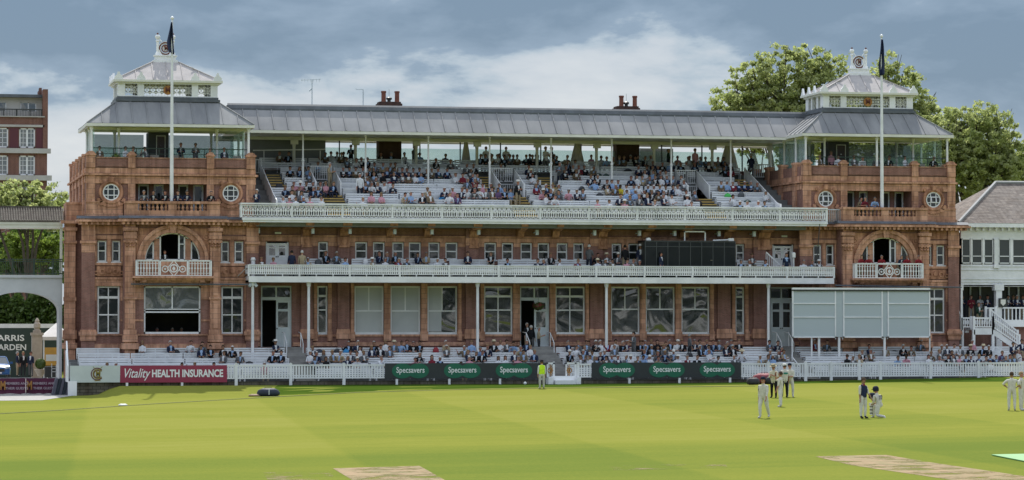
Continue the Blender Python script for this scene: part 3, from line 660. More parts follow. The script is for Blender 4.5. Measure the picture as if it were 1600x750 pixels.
    for (a, b, c, d, n) in ((0,1,4,5,11), (1,2,5,6,8), (3,0,7,4,8)):
        va, vb, vc, vd = (Vector((A+B)[q]) for q in (a, b, c, d)); L = (vb-va).length
        for i in range(1, n):
            p = va.lerp(vb, i/n); t0 = (vc-va).dot(vb-va)/L/L; t1 = (vd-va).dot(vb-va)/L/L; f = i/n
            if f < t0: k = f/t0
            elif f > t1: k = (1-f)/(1-t1)
            else: k = 1
            up = (vc-va)-(vb-va)*t0; seam(p, p+up*k)
    part('canopy_roof', mb, LEAD)
    mb = MB(); mb.box(c0-.2, c1+.2, y0-.06, y0+.12, ze-.2, ze-.02); mb.box(c0-.2, c0, y0+.12, y1, ze-.2, ze-.02); mb.box(c1, c1+.2, y0+.12, y1, ze-.2, ze-.02); mb.box(c0, c1, y0+.12, y1, ze-.12, ze-.06)
    for q in (y0+2.2, y0+4.4): mb.box(c0, c1, q, q+.14, ze-.3, ze-.12)
    part('canopy_soffit', mb, CREAM)
    # deck columns
    fr = [c0+.15, c1-.15] + ([] if Lf else [cxm])
    ys2 = [(q, y0+.3) for q in fr] + [(q, y0+2.6) for q in (c0+.2, c1-.2)] + [(q, y0+5.2) for q in (c0+.2, c1-.2)] + [(c0+2.0, y0+1.9), (c1-2.0, y0+1.9)] + [(c0+2.0, y0+5.2), (c1-2.0, y0+5.2)]
    for q, y in ys2:
        mb = MB(); mb.lathe(q, y, [(.13, z_deck), (.13, z_deck+.3), (.085, z_deck+.4), (.075, ze-.45), (.13, ze-.3), (.13, ze-.18)], 8); part('canopy_column', mb, WHITE)
    # door lobby on the deck
    yd = 192.4; q0 = x(231, yd); q1 = x(263, yd)
    if not Lf: q0, q1 = X(1294, yd), X(1327, yd)
    mb = MB(); mb.box(q0, q1, yd, yd+1.5, z_deck, ze-.3); part('lobby', mb, BLACK)
    mb = MB(); a, b = q0+(q1-q0)*.42, q0+(q1-q0)*.80; mb.box(a, b, yd-.06, yd-.003, z_deck, ze-.55); 
    dd = part('lobby_door', mb, WOODD)
    mb = MB(); mb.box(a-.05, a, yd-.08, yd, z_deck, ze-.5); mb.box(b, b+.05, yd-.08, yd, z_deck, ze-.5); mb.box(a, b, yd-.08, yd, ze-.55, ze-.5); mb.box(a+.25, b-.25, yd-.08, yd-.06, ze-1.2, ze-1.13); obj('door_frame', mb, CREAM, dd)
    # glass wind screens and railing
    mb = MB(); gz0 = z_deck+.1; gz1 = ze-1.15
    mb.box(c0+.4, q0-.05, yd+2.5, yd+2.53, gz0, gz1); mb.box(q1+.05, c1-.3, yd+2.5, yd+2.53, gz0, gz1)
    part('glass_screen', mb, SCREENG)
    mb = MB(); mb.box(c0+.4, q0-.05, yd+2.8, yd+2.83, gz0, ze-.3); mb.box(q1+.05, c1-.3, yd+2.8, yd+2.83, gz0, ze-.3); part('rear_glass', mb, CLOUDG)
    mb = MB(); mb.box(c0+.35, c0+.37, YT+1.0, Yk-7, gz0, ze-.3); mb.box(c1-.37, c1-.35, YT+1.0, Yk-7, gz0, ze-.3); part('side_screen', mb, SCREENG)
    mb = MB(); yr = YT+.5; zr = ZL(232.5, yr)
    mb.bar((c0+.1, yr, zr), (c1-.1, yr, zr), .03); mb.bar((c0+.1, yr, zr-.35), (c1-.1, yr, zr-.35), .02)
    for i in range(8): q = c0+.1+(c1-c0-.2)*i/7; mb.bar((q, yr, z_deck), (q, yr, zr), .03)
    part('deck_railing', mb, GREENM)
    # ---- lantern
    zb0, zb1 = zt, P(263, 151.5, 190.2).z; zw1 = P(263, 131.8, 190.2).z; zc1 = P(263, 125.2, 190).z; za = P(259, 98, 192.1).z
    mb = MB(); mb.box(l0-.15, l1+.15, ly0-.15, ly1+.15, zb0-.02, zb0+.14); mb.box(l0-.05, l1+.05, ly0-.05, ly1+.05, zb0+.14, zb1); part('lantern_base', mb, LEADD)
    mb = MB(); W_ = l1-l0
    fpos = [(0, .07), (.195, .26), (.74, .805), (.93, 1)]
    for a, b in fpos: mb.box(l0+W_*a, l0+W_*b, ly0, ly0+.3, zb1, zw1); mb.box(l0+W_*a, l0+W_*b, ly1-.3, ly1, zb1, zw1)
    D_ = ly1-ly0
    for xx in (l0, l1-.3):
        for a, b in ((.3/D_, .16), (.3, .38), (.62, .7), (.84, 1-.3/D_)): mb.box(xx, xx+.3, ly0+D_*a, ly0+D_*b, zb1, zw1)
    mb.box(l0, l1, ly0+.02, ly0+.28, zb1, zb1+.07)
    part('lantern_wall', mb, WHITE)
    mb = MB(); mb.box(l0-.12, l1+.12, ly0-.12, ly1+.12, zw1, zw1+.12); mb.box(l0-.3, l1+.3, ly0-.3, ly1+.3, zw1+.12, zc1); part('lantern_cornice', mb, CREAM)
    # pierced scroll screens
    rnd = random.Random(3)
    mb = MB(); zc = (zb1+.07+zw1)/2; hh = (zw1-zb1-.07)/2
    for a, b in ((.07, .195), (.26, .74), (.805, .93)):
        xa_, xb_ = l0+W_*a, l0+W_*b; n = max(1, round((xb_-xa_)/(hh*1.05))); st = (xb_-xa_)/n
        for i in range(n):
            c = xa_+st*(i+.5)
            mb.ring(c, zc, hh*.38, hh*.52, ly0+.1, ly0+.14, n=10)
            for t in range(4):
                an = pi/4+t*pi/2; mb.ring(c+cos(an)*hh*.62, zc+sin(an)*hh*.62, hh*.14, hh*.26, ly0+.1, ly0+.14, n=7); mb.bar((c, ly0+.12, zc), (c+cos(an)*hh*.4, ly0+.12, zc+sin(an)*hh*.4), .02, 4)
            mb.bar((c-st/2, ly0+.12, zc-hh), (c-st/2, ly0+.12, zc+hh), .02, 4); mb.bar((c, ly0+.12, zc-hh), (c, ly0+.12, zc+hh), .015, 4)
        obj('scroll_screen', mb, CREAM, pav); mb = MB()
    for xx in (l0+.12, l1-.12):
        for a, b in ((.16, .3), (.38, .62), (.7, .84)):
            for k in range(2):
                for j in range(2):
                    c = Vector((xx, ly0+D_*(a+(b-a)*(k+.5)/2), zc+(j-.5)*hh))
                    for t in range(6):
                        t0, t1 = t*pi/3, (t+1)*pi/3; mb.bar(c+Vector((0, cos(t0), sin(t0)))*.16, c+Vector((0, cos(t1), sin(t1)))*.16, .025, 4)
            obj('scroll_screen', mb, CREAM, pav); mb = MB()
    mb = MB(); mb.disc(cxm, zc, hh*.82, ly0+.02, ly0+.09, 20); md = part('medallion', mb, GOLD); 
    mb = MB(); mb.merge(text_mb('M', hh*1.3, cxm, zc, ly0+.01, .02, .01)); obj('medallion_letter', mb, MAROON, md)
    # acroteria
    mb = MB()
    for q in (l0+.02, l0+W_*.227, l0+W_*.77, l1-.02):
        mb.prism([(q-.3, zc1), (q+.3, zc1), (q+.24, zc1+.2), (q+.1, zc1+.34), (q+.06, zc1+.5), (q-.06, zc1+.5), (q-.1, zc1+.34), (q-.24, zc1+.2)], ly0-.26, ly0-.12, 'y')
    for xx in (l0-.26, l1+.12):
        for a in (.33, .66, 1): q = ly0+D_*a; mb.prism([(q-.26, zc1), (q+.26, zc1), (q+.1, zc1+.3), (q, zc1+.5), (q-.1, zc1+.3)], xx, xx+.14, 'x')
    part('acroterion', mb, WHITE)
    # lantern roof
    mb = MB(); my = (ly0+ly1)/2; k0, k1 = cxm-.82, cxm+.82
    A = [(l0-.2, ly0-.2, zc1-.02), (l1+.2, ly0-.2, zc1-.02), (l1+.2, ly1+.2, zc1-.02), (l0-.2, ly1+.2, zc1-.02)]; B = [(k0, my-.3, za), (k1, my-.3, za), (k1, my+.3, za), (k0, my+.3, za)]
    mb.add(A+B, [(0,1,5,4),(1,2,6,5),(2,3,7,6),(3,0,4,7),(4,5,6,7)])
    for i in range(4): seam(A[i], B[i], .06)
    for f_ in (.2, .36, .5, .64, .8): 
        q = A[0][0]+(A[1][0]-A[0][0])*f_; kx = max(k0, min(k1, q)); kk = 1 if k0 <= q <= k1 else ((q-A[0][0])/(k0-A[0][0]) if q < k0 else (A[1][0]-q)/(A[1][0]-k1))
        seam((q, A[0][1], A[0][2]), (q, A[0][1]+(B[0][1]-A[0][1])*kk, A[0][2]+(za-A[0][2])*kk))
    for f_ in (.25, .5, .75):
        q = A[0][1]+(A[3][1]-A[0][1])*f_; kk = 1-abs(f_-.5)*1.2
        for e0, e1 in ((A[0][0], k0), (A[1][0], k1)): seam((e0, q, A[0][2]), (e0+(e1-e0)*kk, q, A[0][2]+(za-A[0][2])*kk))
    part('lantern_roof', mb, ROOFP)
    # crest
    mb = MB(); zq = za; zp = P(259, 86.5, my).z
    mb.box(cxm-.8, cxm+.8, my-.3, my+.3, zq-.02, zq+.16); mb.box(cxm-.68, cxm+.68, my-.24, my+.24, zq+.16, zp-.08); mb.box(cxm-.76, cxm+.76, my-.28, my+.28, zp-.08, zp)
    part('crest_base', mb, WHITE)
    zk = P(259, 62, my).z
    mb = MB()
    for s_ in (-1, 1):
        mb.lathe(cxm+s_*.5, my, [(.15, zp), (.13, zp+.15), (.085, zp+.2), (.08, zk-.18), (.13, zk-.08), (.06, zk), (.15, zk+.1), (.17, zk+.2), (.1, zk+.3), (.02, zk+.34)], 10)
        mb.prism([(cxm+s_*.42, zp), (cxm+s_*.2, zp), (cxm+s_*.3, zp+.2), (cxm+s_*.42, zp+.4)], my-.06, my+.06, 'y')
        mb.bar((cxm+s_*.45, my, zp+1.12), (cxm+s_*.25, my, zp+.9), .035)
    part('crest_post', mb, WHITE)
    mb = MB()
    for s_ in (-1, 1): mb.lathe(cxm+s_*.5, my, [(.05, zk+.32), (.075, zk+.38), (.03, zk+.44)], 8)
    part('crest_finial', mb, MAROON)
    mb = MB(); zc = P(257.5, 75.8, my).z; mb.disc(cxm, zc, .2, my+.02, my+.04, 16); mb.ring(cxm, zc, .30, .47, my, my+.05, n=26); part('crest_disc', mb, WHITE)
    monogram(cxm, zc, .42, my-.01, MAROON, pav, 'crest_monogram')
    return dict(xa=xa, xb=xb, cx=cxm, ze=ze, c0=c0, c1=c1)
ROOFP = mat('pale_lead_sheet', (.48,.45,.44), (.38,.36,.355), 1.2, .8, 0, spec=.1)
TL = tower(0, 'L'); TR = tower(DX, 'R')

# ---- corner annex at the outer side of each tower
for s_, T in ((-1, TL), (1, TR)):
    Ya = YT+2.2
    x0, x1 = (T['xa']-1.05, T['xa']) if s_ < 0 else (T['xb'], T['xb']+.35)
    mb = MB(); mb.wall(x0, x1, -.6, z_corn1, Ya, (), .3)
    for xx in (x0, x1): mb.add([(xx, Ya, -.6), (xx, 193, -.6), (xx, 193, z_corn1), (xx, Ya, z_corn1)], [(0,1,2,3)])
    part('annex_wall', mb, BRICK)
    if s_ < 0:
        mb = MB(); a, b = X(101, Ya-.3), X(118, Ya-.3)
        mb.box(a, b, Ya-.35, Ya, -.6, z_corn0)
        for p0, p1, e_ in ((545, 536, .12), (530, 516, .1), (470, 464, .06), (380, 376, .08), (360, 355, .1)): mb.box(a-e_, b+e_, Ya-.35-e_, Ya, ZL(p0), ZL(p1))
        part('pilaster', mb, TERRA)
        mb = MB(); mb.box(x0-.4, x1, Ya-.7, Ya, z_corn0, z_corn1); part('cornice', mb, TERRA)
        mb = MB(); mb.box(x0-.05, x1, Ya-.2, Ya+.1, z_corn1, z_bal); mb.box(x0-.1, x1, Ya-.25, Ya+.15, z_bal-.08, z_bal+.03); mb.box(x0-.05, x0+.2, Ya+.1, 193, z_corn1, z_bal); part('apron', mb, TERRA)
        mb = MB(); mb.box(x0+.2, x1, Ya+.1, 193, z_corn1-.1, z_corn1+.1); part('roof_deck', mb, LEADD)

# ================================================================ middle of the pavilion
MX0, MX1 = TL['xb'], TR['xa']
zB2 = ZM(350, 187.0); zF2 = zB2+.28            # underside and floor of the upper balcony
gw = [(554,599.7,'b'), (610.4,657,'b'), (668,714.6,'h'), (756.6,801,'m'), (868,914,'m'), (954.6,999.5,'s'), (1009,1054.5,'s'), (1064.6,1108.6,'s')]
nw = [(496,512), (1149,1163)]
drs = [(408,456), (812.5,858.4), (1203,1240)]
fw1 = [(497.3,512.5),(555,574),(583,601),(613,631),(639,657.7),(669.5,687),(696,715),(757,775.5),(784.5,802),(813.5,831.4),(840.5,858.4),(870,887),(896,912),(956,971),(982,998),(1010,1026),(1036,1052),(1064,1080),(1090,1106),(1120,1136),(1150,1163),(1276,1288.5)]
fd1 = [(415.4,451.4),(1207,1240)]
zg0, zg1 = ZM(521.5), ZM(447.5); zd0 = ZM(541.5); zf0, zf1 = ZM(406), ZM(379.5); zfd = ZM(414.5)
XM = lambda q, Y=YM: X(q, Y)
mb = MB(); holes = [(XM(a), XM(b), zg0, zg1) for a, b, _ in gw] + [(XM(a), XM(b), zg0, zg1) for a, b in nw] + [(XM(a), XM(b), zd0, zg1) for a, b in drs] + [(XM(a), XM(b), zf0, zf1) for a, b in fw1 if b < 1250] + [(XM(a), XM(b), zfd, zf1) for a, b in fd1]
mb.wall(MX0, MX1, -.5, zB2, YM, holes, .34); part('main_wall', mb, BRICK)
for a, b, k in gw:
    if k == 'b': window(XM(a), XM(b), zg0, zg1, YM, (.5,), (.48,), .1, gm=GLASSB, blind=(0, 1, .02, .97), mrange=(.48, 1))
    elif k == 'h': window(XM(a), XM(b), zg0, zg1, YM, (.5,), (.48,), .1, blind=(0, .48, .05, .97), mrange=(.48, 1))
    elif k == 'm': window(XM(a), XM(b), zg0, zg1, YM, (.5,), ((.79, .14), .5), .1)
    else: window(XM(a), XM(b), zg0, zg1, YM, (.5,), (.52,), .1, mrange=(.52, 1))
for a, b in nw: window(XM(a), XM(b), zg0, zg1, YM, (), ((.79, .14), .5), .1)
for a, b in fw1:
    if b < 1250: window(XM(a), XM(b), zf0, zf1, YM, (), (.48,), .09, gm=GLASSD)
def door(a, b, z0, z1, Y, openl, ft=.79, dm=PALE):
    x0, x1 = XM(a), XM(b); y = Y+.12; mb = MB(); fz = z0+(z1-z0)*ft; m_ = (x0+x1)/2
    for p, q, r, s_ in ((x0, x0+.1, z0, z1), (x1-.1, x1, z0, z1), (x0+.1, x1-.1, z1-.1, z1), (x0+.1, x1-.1, fz-.1, fz+.1), (m_-.05, m_+.05, fz+.1, z1-.1)): mb.box(p, q, y, y+.1, r, s_)
    fr = part('door_frame', mb, dm); g = MB(); g.box(x0+.1, x1-.1, y+.04, y+.055, fz+.1, z1-.1); obj('fanlight', g, GLASS, fr)
    for k, (p, q) in enumerate(((x0+.1, m_), (m_, x1-.1))):
        if k == 0 and openl:
            mb = MB(); mb.add([(x0, y, z0), (x1, y, z0), (x1, y+4, z0), (x0, y+4, z0), (x0, y, z1), (x1, y, z1), (x1, y+4, z1), (x0, y+4, z1)], [(0,1,2,3),(4,7,6,5),(1,2,6,5),(2,3,7,6),(3,0,4,7)]); part('dark_room', mb, DARK); continue
        h = fz-.1-z0; zl = z0+h*.42; mb = MB()
        mb.box(p, q, y+.02, y+.07, z0, zl); mb.box(p, p+.13, y+.02, y+.07, zl, fz-.1); mb.box(q-.13, q, y+.02, y+.07, zl, fz-.1); mb.box(p+.13, q-.13, y+.02, y+.07, fz-.25, fz-.1); mb.box(p+.13, q-.13, y+.02, y+.07, zl+h*.34, zl+h*.39)
        for w in (.2, .42, .64): mb.box(p+(q-p)*w, p+(q-p)*(w+.16), y, y+.02, z0+.25, zl-.12)
        d = part('door', mb, dm); g = MB(); g.box(p+.12, q-.12, y+.04, y+.055, zl, fz-.2); obj('pane', g, GLASS, d)
        g = MB(); g.lathe((q-.06 if k == 0 else p+.06), y-.02, [(.03, zl-.12), (.04, zl-.08), (.03, zl-.04)], 6); obj('door_handle', g, BLACK, d)
door(408, 456, zd0, zg1, YM, True); door(812.5, 858.4, zd0, zg1, YM, True); door(1203, 1240, zd0, zg1, YM, False)
door(415.4, 451.4, zfd, zf1, YM, False, .995, WHITE); door(1207, 1240, zfd, zf1, YM, False, .995, WHITE)
# terracotta strips between the ground floor windows
edges = []
for a, b in [(g_[0], g_[1]) for g_ in gw] + nw + [(812.5, 858.4)]: edges.append((a, b))
edges.sort()
def gap(a, b): return any(abs(q[0]-b) < 1 for q in edges) and b-a < 16
done = set()
for i, (a, b) in enumerate(edges):
    nx = edges[i+1][0] if i+1 < len(edges) else 1e9; pv = edges[i-1][1] if i else -1e9
    spans = []
    if nx-b < 16: spans.append((b, nx))
    else: spans.append((b, b+6.5))
    if a-pv >= 16: spans.append((a-6.5, a))
    for p, q in spans:
        mb = MB(); x0, x1 = XM(p)+.02, XM(q)-.02; mb.box(x0, x1, YM-.12, YM, ZM(527), zB2-3.4); mb.box(x0-.04, x1+.04, YM-.18, YM, ZM(532), ZM(518)); mb.box(x0+.05, x1-.05, YM-.15, YM-.12, ZM(514), ZM(455)); part('terracotta_pilaster', mb, TERRA)
# brick pilasters with terracotta bases
for a, b in ((470,488), (527,545), (727,747), (921,941), (1120,1140), (1176,1196)):
    x0, x1 = XM(a), XM(b); mb = MB(); mb.box(x0, x1, YM-.22, YM, -.5, zB2-.2); part('brick_pilaster', mb, BRICK)
    mb = MB(); mb.box(x0-.1, x1+.1, YM-.32, YM, ZM(529), ZM(520)); mb.box(x0-.06, x1+.06, YM-.28, YM, ZM(520), ZM(514)); mb.box(x0-.02, x1+.02, YM-.25, YM, ZM(384), ZM(372)); part('pilaster_block', mb, TERRA)
# bands of the first floor
def broken(mb, z0, z1, dep, cuts, x0=MX0, x1=MX1):
    xs = x0
    for a, b in sorted(cuts): mb.box(xs, a, YM-dep, YM, z0, z1); xs = b
    mb.box(xs, x1, YM-dep, YM, z0, z1)
mb = MB(); mb.box(MX0, MX1, YM-.08, YM, ZM(378.5), ZM(370.5)); mb.box(MX0, MX1, YM-.14, YM, ZM(371), ZM(369.5)); mb.box(MX0, MX1, YM-.10, YM, ZM(357), zB2); mb.box(MX0, MX1, YM-.06, YM, ZM(443), ZM(432))
fcuts = sorted([(XM(a)-.02, XM(b)+.02) for a, b in fw1+fd1 if b < 1250])
broken(mb, ZM(386), ZM(378.5), .06, fcuts); part('string_course', mb, TERRA)
mb = MB(); dc = [(XM(a)-.05, XM(b)+.05) for a, b in drs]
broken(mb, ZM(540), ZM(534.5), .12, dc); broken(mb, ZM(525.5), ZM(522.3), .08, dc); part('plinth_course', mb, TERRA)
# brackets under the upper balcony
br = [(385,399.7,1),(472,485,1),(530,544,1),(603,615,0),(661.6,672.6,0),(732.5,746,1),(806.7,817,0),(861.7,872,0),(934,947,1),(1002.8,1015,1),(1060,1074,0),(1129,1140,0),(1183,1201,1)]
for a, b, full in br:
    x0, x1 = XM(a), XM(b); mb = MB(); zt_ = zB2; d_ = 1.75
    mb.prism([(YM, zt_), (YM-d_, zt_), (YM-d_, zt_-.14), (YM-d_*.75, zt_-.34), (YM-.55, zt_-.42), (YM-.38, zt_-.72), (YM-.2, zt_-.85), (YM, zt_-.9)], x0, x1, 'x')
    if full: mb.box(x0, x1, YM-.27, YM, ZM(388), zt_-.85); mb.box(x0-.05, x1+.05, YM-.32, YM, ZM(388), ZM(385)); mb.disc((x0+x1)/2, ZM(379), .18, YM-.33, YM-.27, 8)
    part('bracket', mb, TERRA2)
for q in (403, 488, 546, 616, 674, 747, 838, 928, 998, 1053, 1122, 1177):
    mb = MB(); x0 = XM(q, 188.2); mb.box(x0-.09, x0+.09, 187.9, 188.2, ZM(367, 188), ZM(359, 188)); mb.box(x0-.03, x0+.03, 188.2, 189, ZM(364, 188), ZM(362, 188)); part('floodlight', mb, PALE)
# ---- upper balcony
bx0, bx1 = X(376.5, 187.0), X(1291, 187.0); YB2 = 187.0
mb = MB(); mb.box(bx0+.15, bx1-.1, YB2-.02, YM, zB2, zB2+.2); mb.box(bx0+.1, bx1, YB2-.14, YB2+.02, zB2+.0, zB2+.13); mb.box(bx0+.05, bx1+.05, YB2-.2, YB2, zB2+.13, zB2+.28); part('balcony_floor', mb, WHITE)
zr0, zr1 = zB2+.3, ZM(320.5, YB2)
mb = MB(); yy = YB2-.08
mb.box(bx0-.05, bx1+.05, yy-.12, yy+.12, zr1-.1, zr1); mb.box(bx0, bx1, yy-.05, yy+.05, zr1-.2, zr1-.14); mb.box(bx0, bx1, yy-.05, yy+.05, zr0+.14, zr0+.18); mb.box(bx0, bx1, yy-.05, yy+.05, zr0, zr0+.04)
zc = zr1-.2; n = int((bx1-bx0)/.30); st = (bx1-bx0)/n; zm0, zm1 = zr0+.18, zc
for i in range(n):
    q = bx0+st*i; mb.box(q-.022, q+.022, yy-.02, yy+.02, zm0, zm1); mb.box(q+st/2-.03, q+st/2+.03, yy-.02, yy+.02, zm0, zm1)
    mb.prism([(q+st/2-.1, zm1), (q+st/2+.1, zm1), (q+st/2, zm1-.24)], yy-.02, yy+.02, 'y'); mb.prism([(q+st/2-.085, zm0+.32), (q+st/2, zm0+.12), (q+st/2+.085, zm0+.32), (q+st/2, zm0+.44)], yy-.025, yy+.025, 'y')
    mb.prism([(q, zm1-.2), (q+.07, zm1-.3), (q, zm1-.42), (q-.07, zm1-.3)], yy-.025, yy+.025, 'y')
    mb.bar((q, yy, zr0+.03), (q+st/2, yy, zr0+.15), .018, 4); mb.bar((q+st/2, yy, zr0+.15), (q+st, yy, zr0+.03), .018, 4); mb.bar((q, yy, zm1-.2), (q+st/2, yy, zm1), .018, 4); mb.bar((q+st/2, yy, zm1), (q+st, yy, zm1-.2), .018, 4)
for i in range(13): q = bx0+(bx1-bx0)*i/12; mb.box(q-.06, q+.06, yy-.06, yy+.06, zr0, zr1)
for q in (bx0, bx1):
    s_ = -1 if q == bx0 else 1
    mb.path([(q, yy, zr1-.1), (q+s_*.08, yy, zr1-.4), (q+s_*-.05, yy, zr1-.75), (q+s_*.05, yy, zr0)], .05, 5)
    for k in range(8): mb.box(q-.02, q+.02, yy+.1+k*.22, yy+.14+k*.22, zr0, zr1-.1)
    mb.box(q-.05, q+.05, yy, YM-1, zr1-.1, zr1)
part('upper_balcony_rail', mb, WHITE)
mb = MB(); q0 = X(1291, 187.2); q1 = X(1320, 187.2)
for i in range(10): q = q0+(q1-q0)*i/9; mb.bar((q, 187.3, zB2+.3), (q, 187.3, zr1-.1), .025, 5)
mb.bar((q0, 187.3, zr1-.1), (q1, 187.3, zr1-.1), .03); part('link_railing', mb, PALE)
# ---- lower balcony
YB1 = 186.3; zB1 = ZM(442, YB1); lx0, lx1 = X(388.5, YB1), X(1302.5, YB1); zF1 = zB1+.5
mb = MB(); mb.box(lx0, lx1, YB1-.02, YM, zB1, zB1+.12); mb.box(lx0, lx1, YB1-.1, YB1, zB1-.0, zB1+.38); mb.box(lx0-.0, lx0+.08, YB1, YM, zB1, zB1+.38); mb.box(lx1-.08, lx1, YB1, YM, zB1, zB1+.38); part('balcony_floor', mb, WHITE)
mb = MB(); mb.box(lx0+.1, lx1-.1, YB1+.1, YM, zB1+.12, zB1+.30); mb.box(lx0+.1, lx1-.1, YB1+1.45, YM, zB1+.30, zB1+.68); part('balcony_step', mb, STEPD)
zF1 = zB1+.30; zF1b = zB1+.68
zl0, zl1 = zB1+.5, ZM(414.8, YB1)
mb = MB(); y = YB1-.05; mb.box(lx0-.03, lx1+.03, y-.05, y+.05, zl1-.05, zl1); n = int((lx1-lx0)/.125); st = (lx1-lx0)/n
for zz, w in ((zl0, .05), (zl0+.17, .07), (zl0+.42, .05), (zl1-.36, .05), (zl1-.2, .08), (zl1-.09, .05)): mb.box(lx0, lx1, y-.012, y+.012, zz, zz+w)
for i in range(n+1): q = lx0+st*i; mb.box(q-.034, q+.034, y-.02, y+.02, zl0, zl1-.05)
for i in range(37): q = lx0+(lx1-lx0)*i/36; w = .055 if i % 3 == 0 else .03; mb.box(q-w, q+w, y-.06, y+.06, zB1+.38, zl1-.02 if i % 3 == 0 else zl0)
for q in (lx0, lx1):
    for k in range(18): mb.box(q-.02, q+.02, y+.1+k*.14, y+.16+k*.14, zl0, zl1-.05)
    mb.box(q-.03, q+.03, y, YM, zl1-.05, zl1); mb.box(q-.02, q+.02, y, YM, zl0, zl0+.06); mb.box(q-.02, q+.02, y, YM, zl1-.3, zl1-.2)
part('lower_balcony_rail', mb, WHITE)
mb = MB(); mb.bar((lx0-.8, YM-.3, zB1), (lx0+.1, YB1+.2, zl1), .03); part('balcony_stay', mb, WHITE)
for q in (395, 482.5, 746.3, 947.5, 1200.5):
    xx = X(q, YB1+.25); mb = MB(); mb.lathe(xx, YB1+.25, [(.16, 1.1), (.16, 1.4), (.10, 1.5), (.09, zB1-.3), (.13, zB1-.22), (.16, zB1)], 10); part('balcony_column', mb, WHITE)
mb = MB(); xx = X(395, YB1+.25)
for k in (-1, 1): mb.bar((xx+k*.25, YB1+.1, zB1-.28), (xx+k*.1, YB1+.2, zB1-.05), .1, 6); 
part('spotlight', mb, PALE)
mb = MB(); mb.bar((X(205, 186.3), 186.3, z_led+.0), (lx0, 186.3, z_led-.0), .05, 6); part('cable_tray', mb, LEADD)
mb = MB(); mb.bar((lx1, 186.0, P(1302, 446, 186.).z), (X(1502, 186.), 186.0, P(1502, 449, 186.).z), .05, 6); part('cable_tray', mb, LEADD)
# ---- raked upper terrace
ROWY = [187.9] + [188.6+1.1*k for k in range(9)]; ROWZ = [10.84] + [11.2+.385*k for k in range(9)]
tx0, tx1 = X(431, 188), X(1218, 188)
S_ = [(X(a, 188.3), X(b, 188.3)) for a, b in ((508,545),(800,836),(1098,1130))]; V_ = [(a-.15, b-.05) for a, b in S_]
US = [(X(420, 193.5), X(443, 193.5)), (X(754, 193), X(781, 193)), (X(847, 193), X(872, 193)), (X(1157, 193), X(1181, 193))]
def blocked(i):
    c = []
    if i <= 3: c += S_
    if 4 <= i <= 6: c += V_
    if 4 <= i <= 7: c += US
    return sorted(c)
mb = MB(); mb.box(MX0, MX1, YM, 189.1, zB2, zF2)
for i, (y, zf) in enumerate(zip(ROWY, ROWZ)):
    xs = MX0
    cuts = V_ if 4 <= i <= 6 else []
    for a, b in cuts: mb.box(xs, a, y-.55, y+.55, 10.2, zf); xs = b
    mb.box(xs, MX1, y-.55, y+.55, 10.2, zf)
part('terrace_floor', mb, STEPD)
zdk = ROWZ[-1]+.1
mb = MB(); mb.box(MX0, MX1, ROWY[-1]+.55, 203.5, 10.2, zdk); part('terrace_deck', mb, CONC)
mb = MB()
for a, b in V_: mb.add([(a,ROWY[4]-.56,ROWZ[3]),(b,ROWY[4]-.56,ROWZ[3]),(b,ROWY[7]-.56,ROWZ[3]),(a,ROWY[7]-.56,ROWZ[3]),(a,ROWY[4]-.56,ROWZ[6]),(b,ROWY[4]-.56,ROWZ[6]),(b,ROWY[7]-.56,ROWZ[6]),(a,ROWY[7]-.56,ROWZ[6])], [(0,1,2,3),(1,2,6,5),(2,3,7,6),(3,0,4,7)])
part('entrance_shaft', mb, DARK)
# yellow edged stairs
for k, (a, b) in enumerate(S_+US):
    mb = MB(); sm = MB(); rr = range(0, 4) if k < 3 else range(4, 8)
    for i in rr:
        for h in (0, 1):
            z1_ = ROWZ[i]+.19*(h+1)-.0; y0_ = ROWY[i]-.55+h*.55
            sm.box(a+.03, b-.03, y0_+.002, ROWY[i]+.548, ROWZ[i]-.1 if h == 0 else z1_-.15, z1_); mb.box(a+.05, b-.05, y0_-.02, y0_+.1, z1_-.02, z1_+.012); mb.box(a+.05, b-.05, y0_-.022, y0_, z1_-.07, z1_-.02)
    st_ = part('terrace_stair', sm, BLACK); obj('step_edge', mb, YELL, st_)
# white picket guards of the shafts and stairs
def picket_guard(pts, h=.95, gap=.13, w=.035, name='stair_guard', m=WHITE, up=.0):
    mb = MB()
    for p, q in zip(pts, pts[1:]):
        p = Vector(p); q = Vector(q); n = max(1, int((q-p).length/gap))
        for i in range(n+1): c = p.lerp(q, i/n); mb.box(c.x-w/2, c.x+w/2, c.y-w/2, c.y+w/2, c.z+.05, c.z+h)
        for zz in (.08, h): mb.bar(p+Vector((0,0,zz)), q+Vector((0,0,zz)), .04, 4)
    for p in pts: mb.box(p[0]-.05, p[0]+.05, p[1]-.05, p[1]+.05, p[2], p[2]+h+.06)
    return part(name, mb, m)
for a, b in V_:
    y0_, y1_ = ROWY[4]-.5, ROWY[7]-.6
    for xx in (a, b): picket_guard([(xx, y0_, ROWZ[4]-.1), (xx, y1_, ROWZ[6]+.3)], 1.0, .09, .06)
    picket_guard([(a, y1_, ROWZ[7]), (b, y1_, ROWZ[7])], .95, .14)
    picket_guard([(a, y1_+.0, ROWZ[6]-.35), (b, y1_, ROWZ[6]-.35)], .6, .14, name='shaft_screen')
xe = X(431, 188)
picket_guard([(xe, 187.6, ROWZ[0]), (xe, 189.2, ROWZ[1]+.1), (xe, 195.8, ROWZ[7]+.1)], 1.05, .07, .06, name='end_guard')
xe = X(1217, 188); picket_guard([(xe, 187.6, ROWZ[0]), (xe, 188.3, ROWZ[0]+.1), (xe, 195.8, ROWZ[7]+.15)], 1.05, .07, .06, name='end_guard')
picket_guard([(X(1181, 196), 196.5, zdk-.3), (X(1206, 196), 196.5, zdk-.3)], .95, .14)
